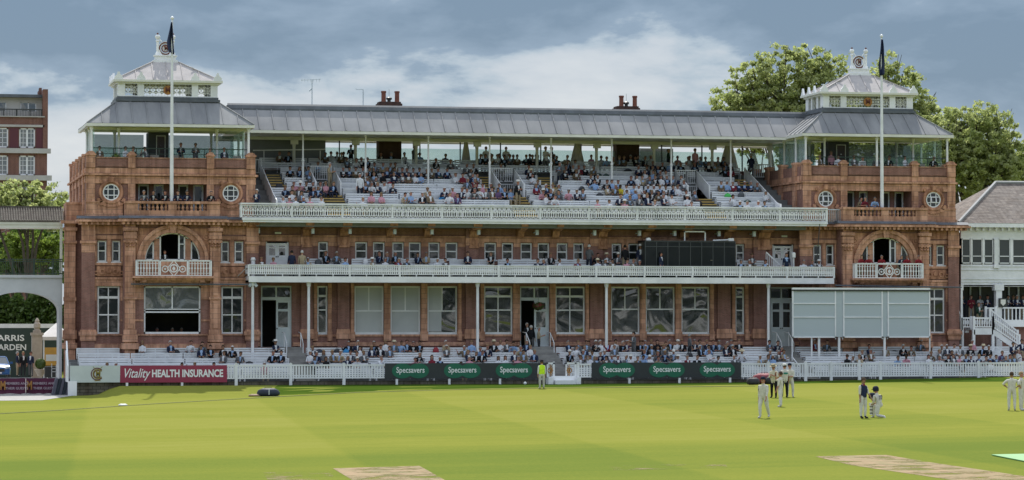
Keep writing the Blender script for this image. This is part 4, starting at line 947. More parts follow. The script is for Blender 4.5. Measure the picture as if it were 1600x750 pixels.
picket_guard([(X(398, 195), 196, zdk-.4), (X(411, 195), 196, zdk-.4)], .95, .14)
# ---- glass screen, posts, cladding at the back
yg = 199.6; g0, g1 = X(508, yg), MX1+1.5; zg_ = Z(234, yg)
mb = MB(); mb.box(g0, g1, yg, yg+.03, zdk+.05, zg_); part('glass_screen', mb, SCREENG)
mb = MB()
for q in range(530, 1240, 63): xx = X(q, yg); mb.box(xx-.035, xx+.035, yg-.04, yg+.08, zdk, 16.6)
part('screen_post', mb, BLACK)
ca = X(386, yg); mb = MB(); mb.box(ca, g0, yg-.1, yg+2, zdk, 17.0)
for q in (420, 450, 480): xx = X(q, yg); mb.box(xx-.02, xx+.02, yg-.13, yg-.1, zdk, 16.8)
mb.box(X(426, yg), X(443, yg), yg-.12, yg-.1, zdk, 16.4)
part('plant_room_wall', mb, CLADD)
mb = MB(); mb.box(X(1000, 202), X(1052, 202), 202, 203.4, zdk, Z(229, 202)); part('plant_room_wall', mb, CLADD)
mb = MB(); mb.box(X(400, 200), X(420, 195), 196.6, 196.8, zdk-.5, zdk+.0); mb.box(X(413, 196.5), X(437, 196.5), 196.9, 197.1, zdk-.7, zdk+.2); mb.box(X(1148, 197), X(1172, 197), 197.2, 197.4, zdk-.9, zdk+.2); part('low_brick_wall', mb, BRICK)
mb = MB(); mb.bar((X(395, 196.8), 196.8, Z(240, 196.8)), (X(508, 196.8), 196.8, Z(237, 196.8)), .04); 
for q in (412, 460, 500): mb.bar((X(q, 196.8), 196.8, zdk-.3), (X(q, 196.8), 196.8, Z(239, 196.8)), .03)
part('handrail', mb, WHITE)
# ---- main roof
ye, yr_, yb_ = 191.7, 193.35, 201.4
ze_, zr_ = Z(208.3, ye), Z(177, yr_); zt0_ = Z(167.8, yr_)
mrx0, mrx1 = TL['c1']-.9, TR['c0']+1.9
mb = MB()
mb.add([(x_, y_, z_) for y_, z_ in ((ye, ze_), (yr_, zr_)) for x_ in (mrx0, mrx1)], [(0,1,3,2)])
nb = int((mrx1-mrx0)/.935)
for i in range(nb+1):
    q = mrx0+(mrx1-mrx0)*i/nb; mb.bar((q, ye-.02, ze_+.03), (q, yr_, zr_+.03), .04, 4)
part('main_roof', mb, LEADM)
mb = MB(); mb.prism([(yr_-.06, zr_-.06), (yr_-.06, zr_+.06), (yr_+.03, zt0_-.12), (yr_+.15, zt0_), (yr_+.35, zt0_), (yr_+.35, zr_-.06)], mrx0, mrx1, 'x'); mb.add([(mrx0, yr_+.35, zt0_-.1), (mrx1, yr_+.35, zt0_-.1), (mrx1, yb_, zt0_-.3), (mrx0, yb_, zt0_-.3)], [(0,1,2,3)]); part('ridge_roll', mb, LEADD)
mb = MB(); mb.box(mrx0, mrx1, ye-.06, ye+.1, ze_-.2, ze_-.02); mb.box(mrx0, mrx1, ye+.1, yb_, ze_-.12, ze_-.06); mb.box(mrx0, mrx1, 196.95, 197.1, ze_-.32, ze_-.12); mb.box(mrx0, mrx1, yb_, yb_+.1, ze_-.2, zt0_-.25)
part('roof_soffit', mb, CREAM)
for q in (473, 571, 669, 765, 861, 956, 1049, 1142):
    yy_ = 193.0; xx = X(q, yy_); mb = MB(); zf = ROWZ[5]; mb.lathe(xx, yy_, [(.1, zf), (.09, zf+.1), (.07, zf+.2), (.07, zf+1.9), (.1, zf+1.95), (.1, zf+2.05), (.06, zf+2.1), (.055, ze_-.3), (.1, ze_-.2)], 8); part('roof_column', mb, WHITE)
for q in (459, 555, 650, 745, 839, 932, 1022, 1113, 1203):
    yy_ = 197.0; xx = X(q, yy_); mb = MB(); mb.lathe(xx, yy_, [(.13, zdk-.2), (.11, zdk), (.10, ze_-.8), (.12, ze_-.7), (.12, ze_-.3)], 8); c = part('roof_column', mb, CREAM)
    mb = MB(); mb.box(xx-.25, xx+.25, yy_-.3, yy_-.05, ze_-.62, ze_-.32); obj('heater_box', mb, CREAM, c)
# ---- chimneys
for a, b in ((591, 628), (963, 1000)):
    y0_ = 199.0; xa_, xb_ = X(a, y0_), X(b, y0_); zt_ = Z(158.5 if a < 800 else 165.5, y0_, a); mb = MB(); mb.box(xa_+.04, xb_-.04, y0_, y0_+1.1, zdk, zt_-.32); mb.box(xa_, xb_, y0_-.08, y0_+1.18, zt_-.32, zt_-.12); mb.box(xa_+.08, xb_-.08, y0_, y0_+1.1, zt_-.12, zt_)
    ch = part('chimney', mb, BRICKD)
    for q in (a+8, b-8):
        mb = MB(); xx = X(q, y0_+.5); mb.lathe(xx, y0_+.5, [(.18, zt_), (.16, zt_+.1), (.155, zt_+.62), (.19, zt_+.66), (.18, zt_+.76), (.1, zt_+.76)], 8); obj('chimney_pot', mb, POT, ch)
    mb = MB(); xx = (xa_+xb_)/2; mb.lathe(xx, y0_+.5, [(.12, zt_), (.12, zt_+.15), (.2, zt_+.18), (.2, zt_+.3), (.08, zt_+.36)], 8); mb.bar((xx, y0_+.5, zt_+.3), (xx, y0_+.5, zt_+.9), .012, 4); obj('chimney_cowl', mb, BLACK, ch)
for q, py_, Y_ in ((434, 366.5, YM), (1225, 366.5, YM)):
    mb = MB(); xx = X(q, Y_); zz = ZM(py_); mb.box(xx-.2, xx+.2, Y_-.12, Y_-.08, zz-.06, zz+.06); part('lamp_plate', mb, CREAM)
PIPE = mat('old_downpipe', (.10,.06,.045), (.07,.045,.035), 3, .6)
for q, Y_ in ((488.8, YM), (926, YM), (1141.5, YM)):
    mb = MB(); xx = X(q, Y_-.1); mb.bar((xx, Y_-.1, .4), (xx, Y_-.1, zB1-.02), .05, 8); part('downpipe', mb, PIPE)
for T, xx in ((TL, X(193, YT-.1)), (TR, X(1450.6, YT-.1))):
    mb = MB(); mb.bar((xx, YT-.1, 1.0), (xx, YT-.1, z_corn0-.4), .045, 8); part('downpipe', mb, PIPE)
# back wall, closing the building
mb = MB(); mb.box(MX0, MX1, 203.4, 203.7, -.5, zdk+.3); part('back_wall', mb, BRICK)
# ================================================================ GROUND STAND, FENCE, BOARDS
YF = 180.5
GY = [182.1+1.1*k for k in range(5)]; GZ = [.30+.315*k for k in range(5)]
sx0, sx1 = X(120, YF), X(1640, YF)
AIS = [(X(455, 184), X(486, 184)), (X(840, 184), X(883, 184)), (X(1238, 184), X(1262, 184))]
def inais(a): return any(p < a < q for p, q in AIS)
mb = MB()
for k, (y, zf) in enumerate(zip(GY, GZ)):
    xs = sx0
    for a, b in AIS+[(sx1, sx1)]: mb.box(xs, a, y-.55, y+.55, -.9, zf); xs = b
xs = sx0
for a, b in AIS+[(sx1, sx1)]: mb.box(xs, a, GY[-1]+.55, YM if xs < 70 else 188.5, -.9, GZ[-1]+.12); mb.box(xs, a, YF+.3, GY[0]-.55, -.9, .2); xs = b
stand = obj('stand_floor', mb, STEPD, label='grey stepped concrete floor carrying the bench rows in front of the pavilion', cat='terrace')
for k, (a, b) in enumerate(AIS):
    mb = MB(); n = 13; y0_, y1_ = YF+.35, YT-.2; z0_, z1_ = .1, zd0
    for i in range(n): mb.box(a+.02, b-.02, y0_+(y1_-y0_)*i/n, YM-.02, z0_+(z1_-z0_)*i/n-.02, z0_+(z1_-z0_)*(i+1)/n)
    obj('concrete_stair', mb, CONC, label=('concrete steps from the left stand aisle up to the left pavilion door', 'central concrete steps from the white gate up to the middle door', 'concrete steps beside the sight screen up to the right pavilion door')[k], cat='stair')
    for s_, xx in ((0, a+.1), (1, b-.1)):
        mb = MB(); mb.bar((xx, YM-.2, z1_+.95), (xx, YM-1.2, z1_+.9), .03); mb.bar((xx, YM-1.2, z1_+.9), (xx, YM-2.3, z1_+.25), .03); mb.bar((xx, YM-2.3, z1_+.25), (xx, YM-2.3, z1_-.8), .03); mb.bar((xx, YM-1.2, z1_+.9), (xx, YM-1.2, z1_-.5), .03)
        part('handrail', mb, WHITE)
# retaining wall under the fence
mb = MB(); g0_ = X(862, YF); g1_ = X(905, YF)
mb.box(sx0-.1, g0_, YF+.12, YF+.3, -1, .44); mb.box(g1_, sx1, YF+.12, YF+.3, -1, .44)
obj('retaining_wall', mb, STONE, label='low dark weathered wall under the white boundary fence', cat='wall')
fence = empty('picket_fence', ((sx0+sx1)/2, YF, .4), label='long white picket fence running along the front of the pavilion seats', cat='fence')
def pickets(x0, x1, z0, z1, y, posts, parent, gap=.175, w=.095):
    mb = MB(); n = max(2, round((x1-x0)/gap)); st = (x1-x0)/n
    for i in range(n): q = x0+st*(i+.5); mb.box(q-w/2, q+w/2, y-.03, y, z0, z1-.07)
    mb.box(x0, x1, y-.05, y+.03, z1-.09, z1); mb.box(x0, x1, y, y+.03, z0+.12, z0+.2); mb.box(x0, x1, y-.045, y+.03, z0-.02, z0+.07)
    obj('picket_panel', mb, WHITE, parent)
    for q in posts: m2_ = MB(); m2_.box(q-.09, q+.09, y-.09, y+.02, gz(q, 180)-.1, z1+.06); m2_.prism([(q-.1, z1+.06), (q+.1, z1+.06), (q, z1+.12)], y-.1, y+.03, 'y'); obj('post', m2_, WHITE, parent)
FX = lambda q: X(q, YF)
zt_ = 1.47
pickets(FX(355), FX(601), .62, zt_, YF, [FX(369.5), FX(454.5), FX(537.6)], fence)
pickets(FX(906), FX(924), .62, zt_, YF, [FX(903)], fence)
pickets(FX(1157), FX(1645), .60, zt_, YF, [FX(q) for q in (1200, 1258, 1298, 1342, 1375, 1453, 1528, 1602)], fence)
for q in (199, 285, 620, 702, 781, 983, 1061, 1140): mb = MB(); x_ = FX(q); mb.box(x_-.07, x_+.07, YF-.1, YF, gz(x_, 180)-.05, .55); obj('post', mb, WHITE, fence)
mb = MB(); x_ = FX(113.5); mb.box(x_-.25, x_+.28, YF-.15, YF+.1, -.75, .5); mb.prism([(YF-.1, .45), (YF+1.6, .45), (YF+1.6, 2.35), (YF+1.3, 2.35), (YF-.1, 1.45)], x_-.3, x_-.22, 'x'); obj('end_panel', mb, WHITE, fence)
mb = MB(); mb.bar((x_-.2, YF+1, 1.6), (x_-.2, YF+2.2, 2.9), .06, 4); mb.bar((x_-.2, YF+2.2, 1.5), (x_-.2, YF+2.2, 2.9), .05, 4); obj('end_rail', mb, WHITE, fence)
BOARDW = mat('board_white', (.56,.62,.60), (.52,.58,.56), 2, .5); BOARDM = mat('board_crimson', (.30,.035,.075), (.27,.03,.068), 2, .5); BOARDD = mat('board_charcoal', (.030,.036,.040), (.025,.03,.034), 2, .55)
GREENB = mat('board_green', (.008,.135,.075), (.007,.12,.067), 2, .5); TXTW = mat('lettering_white', (.82,.84,.84), (.78,.8,.8), 2, .5); OLIVE = mat('emblem_olive', (.28,.23,.04), (.24,.19,.03), 3, .5); EMBM = mat('emblem_maroon', (.13,.03,.035), None, 3, .5)
def board(x0, x1, z0, z1, m, label, y=YF-.06):
    mb = MB(); mb.box(x0, x1, y-.05, y, z0, z1); return obj('advertising_board', mb, m, label=label, cat='board')
b = board(FX(110), FX(188), .42, 1.44, BOARDW, 'pale board with an olive and maroon monogram at the left end of the fence')
cx_, cz_ = FX(152.5), .93; y = YF-.115
mb = MB(); mb.ring(cx_, cz_, .33, .39, y-.01, y, radians(40), radians(320), 24); mb.ring(cx_+.02, cz_, .20, .25, y-.01, y, radians(40), radians(320), 20); obj('emblem_ring', mb, EMBM, b)
mb = MB(); mb.ring(cx_+.03, cz_, .26, .31, y-.014, y-.002, radians(35), radians(325), 24); mb.merge(text_mb('M', .52, cx_+.05, cz_+.02, y-.02, .01, .012, sx=.75)); mb.merge(text_mb('V', .3, cx_+.05, cz_-.17, y-.02, .01, .01)); mb.box(cx_-.16, cx_+.2, y-.012, y-.003, cz_-.42, cz_-.38)
for t in (-.25, .3): mb.bar((cx_+t*.5, y-.01, cz_+.3), (cx_+t, y-.01, cz_+.45), .02, 4)
obj('emblem', mb, OLIVE, b)
b = board(FX(188.3), FX(355), .40, 1.44, BOARDM, 'crimson board with white lettering at the left of the fence')
cz_ = .93; mb = text_mb('Vitality', .80, FX(212.5), cz_+.02, y-.004, .012, .006, .35, sx=.72); obj('script_lettering', mb, TXTW, b)
mb = text_mb('HEALTH INSURANCE', .62, FX(293), cz_, y-.004, .012, .022, 0, sx=.80)
xs_ = [q[0] for q in mb.v]; w0 = max(xs_)-min(xs_); k_ = (FX(349)-FX(238))/w0; mid = (max(xs_)+min(xs_))/2; mb.v = [(FX(293.5)+(q[0]-mid)*k_, q[1], q[2]) for q in mb.v]; obj('lettering', mb, TXTW, b)
for (p0, p1, cs, lab) in ((601.3, 857, (641, 722, 802.5), 'long charcoal board left of the gate with three green lettered ovals'), (924, 1157, (963, 1041, 1119.5), 'long charcoal board right of the gate with three green lettered ovals')):
    b = board(FX(p0), FX(p1), .58, 1.53, BOARDD, lab)
    for c in cs:
        xc = FX(c); zc_ = 1.055; R_ = .66; mb = MB()
        for s_ in (-.51, .51): mb.disc(xc+s_, zc_, R_, y-.012-(.002 if s_ > 0 else 0), y-.001, 30, sz=.71)
        o1 = obj('oval_logo', mb, GREENB, b)
        mb = text_mb('Specsavers', .50, xc, zc_+.04, y-.02, .008, .006, sx=1); xs_ = [q[0] for q in mb.v]; mid = (max(xs_)+min(xs_))/2; k_ = 1.78/(max(xs_)-min(xs_)); mb.v = [(xc+(q[0]-mid)*k_, q[1], q[2]) for q in mb.v]
        obj('lettering', mb, TXTW, o1)
# gates with emblem and the white step block
for a, b_, lab in ((853.5, 866, 'white gate leaf left of the central steps with a gold emblem'), (883, 900, 'white gate leaf right of the central steps with a gold emblem')):
    x0, x1 = FX(a), FX(b_); g = empty('gate', ((x0+x1)/2, YF-.1, .5), label=lab, cat='gate')
    mb = MB(); z0_, z1_ = .55, 1.55
    for p, q, r, s_ in ((x0, x0+.08, z0_, z1_), (x1-.12, x1, z0_, z1_+.05), (x0, x1, z1_-.1, z1_), (x0, x1, z0_, z0_+.1)): mb.box(p, q, YF-.16, YF-.08, r, s_)
    n = 4
    for i in range(n): q = x0+(x1-x0)*(.2+.7*i/n); mb.box(q, q+.05, YF-.14, YF-.1, z0_, z1_)
    obj('gate_frame', mb, WHITE, g)
    mb = MB(); cx_, cz_ = (x0+.24 if a > 870 else x1-.3), 1.05
    for i in range(7): an = pi/2+pi*i/6*(1 if a > 870 else 1); mb.bar((cx_+.02, YF-.17, cz_), (cx_+cos(an)*.2*(-1 if a > 870 else 1)*-1, YF-.17, cz_+sin(an-pi/2+pi/2)*.38), .022, 4)
    mb.ring(cx_, cz_, .12, .17, YF-.18, YF-.15, n=12); obj('gate_emblem', mb, GOLD, g)
mb = MB(); a, b_ = X(864, 179.8), X(900, 179.8); zg__ = gz(a, 179.5)-.02; mb.box(a+.1, b_-.1, 179.4, 179.9, zg__, zg__+.27); mb.box(a, b_, 179.9, 180.4, zg__, zg__+.52); mb.box(a-.3, a, 179.7, 180.5, zg__, .62); mb.box(b_, b_+.3, 179.7, 180.5, zg__, .62)
obj('step_block', mb, WHITE, label='white painted step block in front of the central gate', cat='steps')
# ---- sight screen on its legs
YS = 184.6; SXs = lambda q: X(q, YS)
zs1_, zs0_ = P(1345, 453, YS).z, P(1345, 527.6, YS).z
ss = empty('sight_screen', (SXs(1345), YS, 1), label='large pale three panel sight screen on white legs before the right tower', cat='screen')
for a, b_ in ((1237.5, 1306), (1317, 1379), (1386.5, 1453)):
    x0, x1 = SXs(a), SXs(b_); mb = MB()
    for p, q, r, s_ in ((x0, x0+.09, zs0_, zs1_), (x1-.09, x1, zs0_, zs1_), (x0, x1, zs0_, zs0_+.08), (x0, x1, zs1_-.05, zs1_)): mb.box(p, q, YS-.04, YS+.04, r, s_)
    h = zs1_-zs0_
    for t in (.43, .715): mb.box(x0, x1, YS-.05, YS-.01, zs0_+h*t-.035, zs0_+h*t+.035)
    f_ = obj('screen_frame', mb, WHITE, ss); mb = MB(); mb.box(x0+.09, x1-.09, YS, YS+.012, zs0_+.08, zs1_-.05); obj('screen_cloth', mb, MESHG, f_)
mb = MB(); mb.box(SXs(1306), SXs(1317), YS+.02, YS+.03, zs0_+.05, zs1_-.05); mb.box(SXs(1379), SXs(1386.5), YS+.02, YS+.03, zs0_+.05, zs1_-.05); pobj('gap_cloth', mb, MESHG, ss)
mb = MB(); mb.box(SXs(1237.5), SXs(1453), YS-.06, YS+.1, zs1_+.02, zs1_+.14); obj('top_beam', mb, WHITE, ss); mb = MB(); mb.box(SXs(1237), SXs(1453.5), YS-.08, YS+.0, zs1_-.08, zs1_+.015); obj('top_gap', mb, BLACK, ss)
for q, w in ((1311.5, .14), (1382.5, .14), (1306, .05), (1317, .05), (1379, .05), (1387, .05)): mb = MB(); mb.box(SXs(q)-w/2, SXs(q)+w/2, YS+.06, YS+.16, zs0_-.1 if w < .1 else .9, zs1_); obj('upright', mb, WHITE, ss)
for q, w in ((1238, .07), (1268.5, .09), (1280, .14), (1453, .07)): mb = MB(); mb.box(SXs(q)-w/2, SXs(q)+w/2, YS+.05, YS+.13, .7, zs0_+.05); obj('leg', mb, WHITE, ss)
mb = MB(); mb.bar((SXs(1238), YS, zs0_-1.3), (SXs(1244), YS-.8, zs0_-1.9), .04, 4); obj('brace', mb, WHITE, ss)
# ---- glazed box on the lower balcony
YG = 187.0; a, b_ = X(1008, YG), X(1149, YG); z1_ = P(1078, 376, YG).z
gb = empty('commentary_box', ((a+b_)/2, YG, zF1), label='long dark glass box standing on the right half of the lower balcony', cat='glass box')
mb = MB(); mb.box(a, b_, YG, YG+.04, zF1, z1_-.06); obj('glass_front', mb, glass('dark_box_glass', (.012,.016,.017), .08, .08, .5), gb); MT['dark_box_glass'].node_tree.nodes['Principled BSDF'].inputs['IOR'].default_value = 1.33; MT['dark_box_glass'].node_tree.nodes['Principled BSDF'].inputs['Specular IOR Level'].default_value = .5
mb = MB(); mb.box(X(1001, YG+1.7), a, YG+.3, YG+1.9, zF1, z1_+.02); mb.box(a, b_, YG+.1, YG+1.95, z1_-.06, z1_); mb.box(b_-.05, b_, YG+.1, YG+1.9, zF1, z1_-.06); mb.box(a, b_, YG-.02, YG, z1_-.1, z1_)
obj('box_casing', mb, BLACK, gb)
FRM = mat('dark_grey_frame', (.06,.068,.07), None, 3, .5)
mb = MB()
for i in range(9): q = a+(b_-a)*i/8; mb.box(q-.02, q+.02, YG-.03, YG, zF1, z1_-.1)
for zz in (z1_-.42, zF1+.62): mb.box(a, b_, YG-.025, YG-.001, zz, zz+.04)
obj('glazing_bar', mb, FRM, gb)
mb = MB(); q0, q1 = X(1070, 187.6), X(1102, 187.6); zz = P(1086, 361, 187.6).z
for q in (q0, q1): mb.box(q-.04, q+.04, 187.6, 187.68, z1_, zz)
mb.box(q0-.04, q1+.04, 187.6, 187.68, zz-.08, zz); mb.bar((X(1114, 187.3), 187.3, z1_+.03), (X(1140, 187.3), 187.3, z1_+.08), .05, 5); mb.box(X(1138, 187.3), X(1146, 187.3), 187.2, 187.4, z1_, z1_+.18); mb.disc(X(1013, 187.3), z1_+.03, .16, 187.2, 187.4, 10)
obj('roof_frame', mb, WHITE, gb)
# small stair on the balcony and white cctv post
mb = MB(); q0, q1 = X(1197, 188.2), X(1219, 188.2); zz0, zz1 = zF1+.4, P(1197, 394, 188.2).z
mb.bar((q0, 188.2, zz1), (q1, 188.2, zz0+.55), .06, 4); mb.bar((q0, 188.2, zz1-.75), (q1, 188.2, zz0-.1), .05, 4)
for i in range(9): t = i/8; q = q0+(q1-q0)*t; mb.bar((q, 188.2, zz1-.75+(zz0-.1-zz1+.75)*t), (q, 188.2, zz1+(zz0+.55-zz1)*t), .025, 4)
obj('stair_rail', mb, WHITE, label='short sloping white stair rail on the right end of the lower balcony', cat='rail')
mb = MB(); q = X(1240, 187.2); mb.lathe(q, 187.2, [(.05, zF1), (.05, zF1+1.4), (.14, zF1+1.45), (.14, zF1+1.75), (.05, zF1+1.8)], 8); obj('camera_post', mb, WHITE, label='slim post with a white camera on the right end of the lower balcony', cat='camera')
mb = MB(); q = X(395.5, 187.6); mb.lathe(q, 187.6, [(.14, zF1), (.14, zF1+.55), (.16, zF1+.6), (.14, zF1+.85), (.13, zF1+1.05), (.17, zF1+1.15), (.12, zF1+1.3)], 10); obj('white_lamp', mb, WHITE, label='white lamp housing at the left end of the lower balcony', cat='lamp')
mb = MB(); mb.path([(X(1281, 186.5), 186.5, P(1281, 350, 186.5).z), (X(1279, 186.4), 186.4, P(1279, 375, 186.4).z), (X(1276, 186.4), 186.4, P(1275, 415, 186.4).z)], .03, 5); obj('hanging_cable', mb, BLACK, label='black cable hanging from the right end of the upper balcony', cat='cable')
# ---- flagpoles and flags
NAVY = mat('navy_flag_cloth', (.018,.03,.085), (.012,.02,.055), 5, .85)
for q, pt, pb, side, fl in ((267.8, 31, 330, 'left', (35, 86, -2.5, 261, 272)), (1378.3, 59, 345, 'right', (62, 119, 0, 1372, 1383))):
    yy_ = 187.45; x_ = X(q, yy_); za_, zb_ = P(q, pt, yy_).z, z_up
    fp = empty('flagpole', (x_, yy_, zb_), label=f'tall white flagpole in front of the {side} tower', cat='flagpole')
    mb = MB(); mb.lathe(x_, yy_, [(.13, zb_), (.115, zb_+4), (.09, zb_+8), (.06, za_-.2), (.05, za_)], 10); obj('pole', mb, WHITE, fp)
    mb = MB(); mb.lathe(x_, yy_, [(.03, za_), (.1, za_+.05), (.12, za_+.12), (.08, za_+.2), (.02, za_+.24)], 10); obj('truck', mb, WHITE, fp)
    z1_, z0_ = P(q, fl[0], yy_).z, P(q, fl[1], yy_).z; mb = MB(); nr, nc = 14, 12
    v = []
    for j in range(nr+1):
        t = j/nr; wd = .10+.34*min(1, t*1.5)*(1-.35*max(0, t-.75)*4*.5)
        for i in range(nc+1):
            u = i/nc; v.append((x_+(-wd*u*.95+.12*t if side == 'left' else (u-.5)*wd*1.1-.02), yy_-.12-.10*sin(u*9+t*2)-.05*sin(t*7), z1_+(z0_-z1_)*t*(1-.10*u*(1 if side == 'left' else .4))))
    mb.add(v, [(j*(nc+1)+i, j*(nc+1)+i+1, (j+1)*(nc+1)+i+1, (j+1)*(nc+1)+i) for j in range(nr) for i in range(nc)]); mb.v += []
    o = obj('flag', mb, NAVY, smooth=True, label=f'navy flag hanging limp at the top of the {side} flagpole', cat='flag'); md = o.modifiers.new('thick', 'SOLIDIFY'); md.thickness = .01
# ---- aerials
for q, pt, kind, lab in ((487, 124, 'T', 'tall television aerial with crossed rods on the roof left of centre'), (567, 140, 'I', 'small hooked aerial on the roof beside the left chimney')):
    yy_ = 198.5; x_ = X(q, yy_); z1_ = P(q, pt, yy_).z; z0_ = 17.9; mb = MB(); mb.bar((x_, yy_, z0_), (x_, yy_, z1_), .035, 6)
    if kind == 'T':
        mb.bar((x_-.75, yy_, z1_-.08), (x_+.6, yy_, z1_+.02), .02, 4)
        for i in range(7): t = -.7+i*.2; mb.bar((x_+t, yy_-.18, z1_-.03), (x_+t, yy_+.18, z1_-.03), .012, 4); mb.bar((x_+t, yy_, z1_-.2), (x_+t, yy_, z1_+.05), .012, 4)
        mb.bar((x_-.2, yy_, z1_-.8), (x_, yy_, z1_-.6), .05, 5)
    else: mb.bar((x_, yy_, z1_), (x_-.5, yy_, z1_+.0), .025, 4); mb.bar((x_-.5, yy_, z1_), (x_-.5, yy_, z1_+.08), .02, 4)
    obj('aerial', mb, PALE, label=lab, cat='aerial')
# ---- folded parasols and tables on the roof terrace
for q, pt, w, lab in ((728, 214, .32, 'slim folded cream parasol left of centre on the roof terrace'), (902, 217, .5, 'folded cream parasol left of the right chimney on the roof terrace'), (1139, 217, .62, 'large folded cream parasol at the right end of the roof terrace')):
    yy_ = 198.9; x_ = X(q, yy_); zt__ = P(q, pt, yy_).z; h = zt__-zdk
    p_ = empty('parasol', (x_, yy_, zdk), label=lab, cat='parasol')
    mb = MB(); n = 20; prof = [(.1, 1.0), (.28, .93), (.45, .75), (.7, .5), (.95, .22), (1.0, .16)]; v = []
    for r, t in prof:
        for i in range(n): an = 2*pi*i/n; rr = w*r*(1+.16*cos(an*6)); v.append((x_+rr*cos(an), yy_+rr*sin(an), zdk+h*t))
    f = [(k*n+i, k*n+(i+1) % n, (k+1)*n+(i+1) % n, (k+1)*n+i) for k in range(len(prof)-1) for i in range(n)]+[tuple(range(n))]
    mb.add(v, f); obj('folded_canopy', mb, CANVAS, p_)
    mb = MB(); mb.bar((x_, yy_, zdk), (x_, yy_, zt__), .03); mb.lathe(x_, yy_, [(.3, zdk), (.3, zdk+.08), (.05, zdk+.1)], 10); obj('pole', mb, BLACK, p_)
tl = [(660, 'near the left chimney'), (700, 'left of the slim parasol'), (745, 'right of the slim parasol'), (812, 'above the central shaft'), (868, 'left of the middle parasol'), (1096, 'above the right shaft'), (1180, 'at the right end')]
tb = None
for q, w in tl:
    x_ = X(q, 198.6); loc = (x_, 198.6, zdk)
    if tb is None:
        tb = empty('terrace_table', loc); mb = MB(); mb.box(x_-.5, x_+.5, 198.2, 199.0, zdk+.7, zdk+.75); obj('tabletop', mb, CLADD, tb)
        for i in (-1, 1):
            for j in (-1, 1): mb = MB(); mb.bar((x_+i*.42, 198.6+j*.32, zdk), (x_+i*.42, 198.6+j*.32, zdk+.7), .025); obj('leg', mb, BLACK, tb)
        t_ = tb
    else: t_ = copy_tree(tb, loc=loc)
    tag(t_, 'small grey table on the roof terrace '+w, 'table', 'tables on the roof terrace')

# ================================================================ BENCHES
benches = {}
def bench_proto(L):
    k = round(L, 2)
    if k in benches: return benches[k]
    e = []
    mb = MB()
    for y0_ in (-.2, -.05, .1): mb.box(-L/2+.02, L/2-.02, y0_, y0_+.13, .41, .44)
    e.append(('seat', mb))
    mb = MB()
    for z0_ in (.52, .65, .78): mb.box(-L/2+.02, L/2-.02, .235, .26, z0_, z0_+.10)
    n = max(2, round(L/1.1))
    for i in range(n+1): q = -L/2+.03+(L-.06)*i/n; mb.box(q-.025, q+.025, .26, .30, .2, .87)
    e.append(('backrest', mb))
    for s_ in (-1, 1):
        mb = MB(); q = s_*(L/2-.12); mb.box(q-.03, q+.03, -.18, -.12, 0, .41); mb.box(q-.03, q+.03, .18, .235, 0, .41); mb.box(q-.03, q+.03, -.12, .18, .34, .405); e.append(('leg', mb))
    benches[k] = [(n_, m_.mesh(n_, BENCHW)) for n_, m_ in e]; return benches[k]
def bench(x, y, z, L, label, group):
    r = empty('bench', (x, y, z), label=label, cat='bench', group=group)
    for n_, me in bench_proto(L): o = bpy.data.objects.new(n_, me); COL.objects.link(o); o.parent = r
    return r
def bench_row(spans, y, z, where, group, target=3.4, skip=lambda a, b: False):
    i = 0
    for a, b in spans:
        if b-a < .9: continue
        n = max(1, round((b-a)/target)); L = math.floor((b-a)/n*4)/4 if n > 1 else (b-a)
        pit = (b-a)/n
        for k in range(n):
            i += 1; bench(a+pit*(k+.5), y, z, min(L, pit) if n > 1 else b-a-.03, f'white slatted bench, {ORD[i-1]} from the left in the {where}', group)
def spans(x0, x1, cuts):
    s_ = []; xs = x0
    for a, b in sorted(cuts):
        if a > xs: s_.append((xs, a))
        xs = max(xs, b)
    s_.append((xs, x1)); return s_
RN = ['front', 'second', 'third', 'fourth', 'fifth', 'sixth', 'seventh', 'eighth', 'ninth', 'top']
for i, (y, zf) in enumerate(zip(ROWY, ROWZ)):
    bench_row(spans(tx0+.1, tx1-.1, blocked(i)), y, zf, f'{RN[i]} row of the upper terrace', 'benches of the upper terrace')
for k, (y, zf) in enumerate(zip(GY, GZ)):
    pc = [(X(a, 186.6)-.15, X(b, 186.6)+.15) for a, b in ((192,213),(325,344),(1321,1338),(1436,1454))] if k == 4 else []
    bench_row(spans(sx0+.4, sx1-.3, AIS+pc), y, zf, f'{("front","second","third","fourth","back")[k]} row before the pavilion', 'benches before the pavilion')
bench_row([(X(470, 187.1), X(1000, 187.1))], 187.15, zF1, 'front row of the lower balcony', 'benches on the lower balcony')
bench_row([(X(470, 188.4), X(1000, 188.4)), (X(1152, 188.4), X(1196, 188.4))], 188.35, zF1b, 'rear row of the lower balcony', 'benches on the lower balcony')
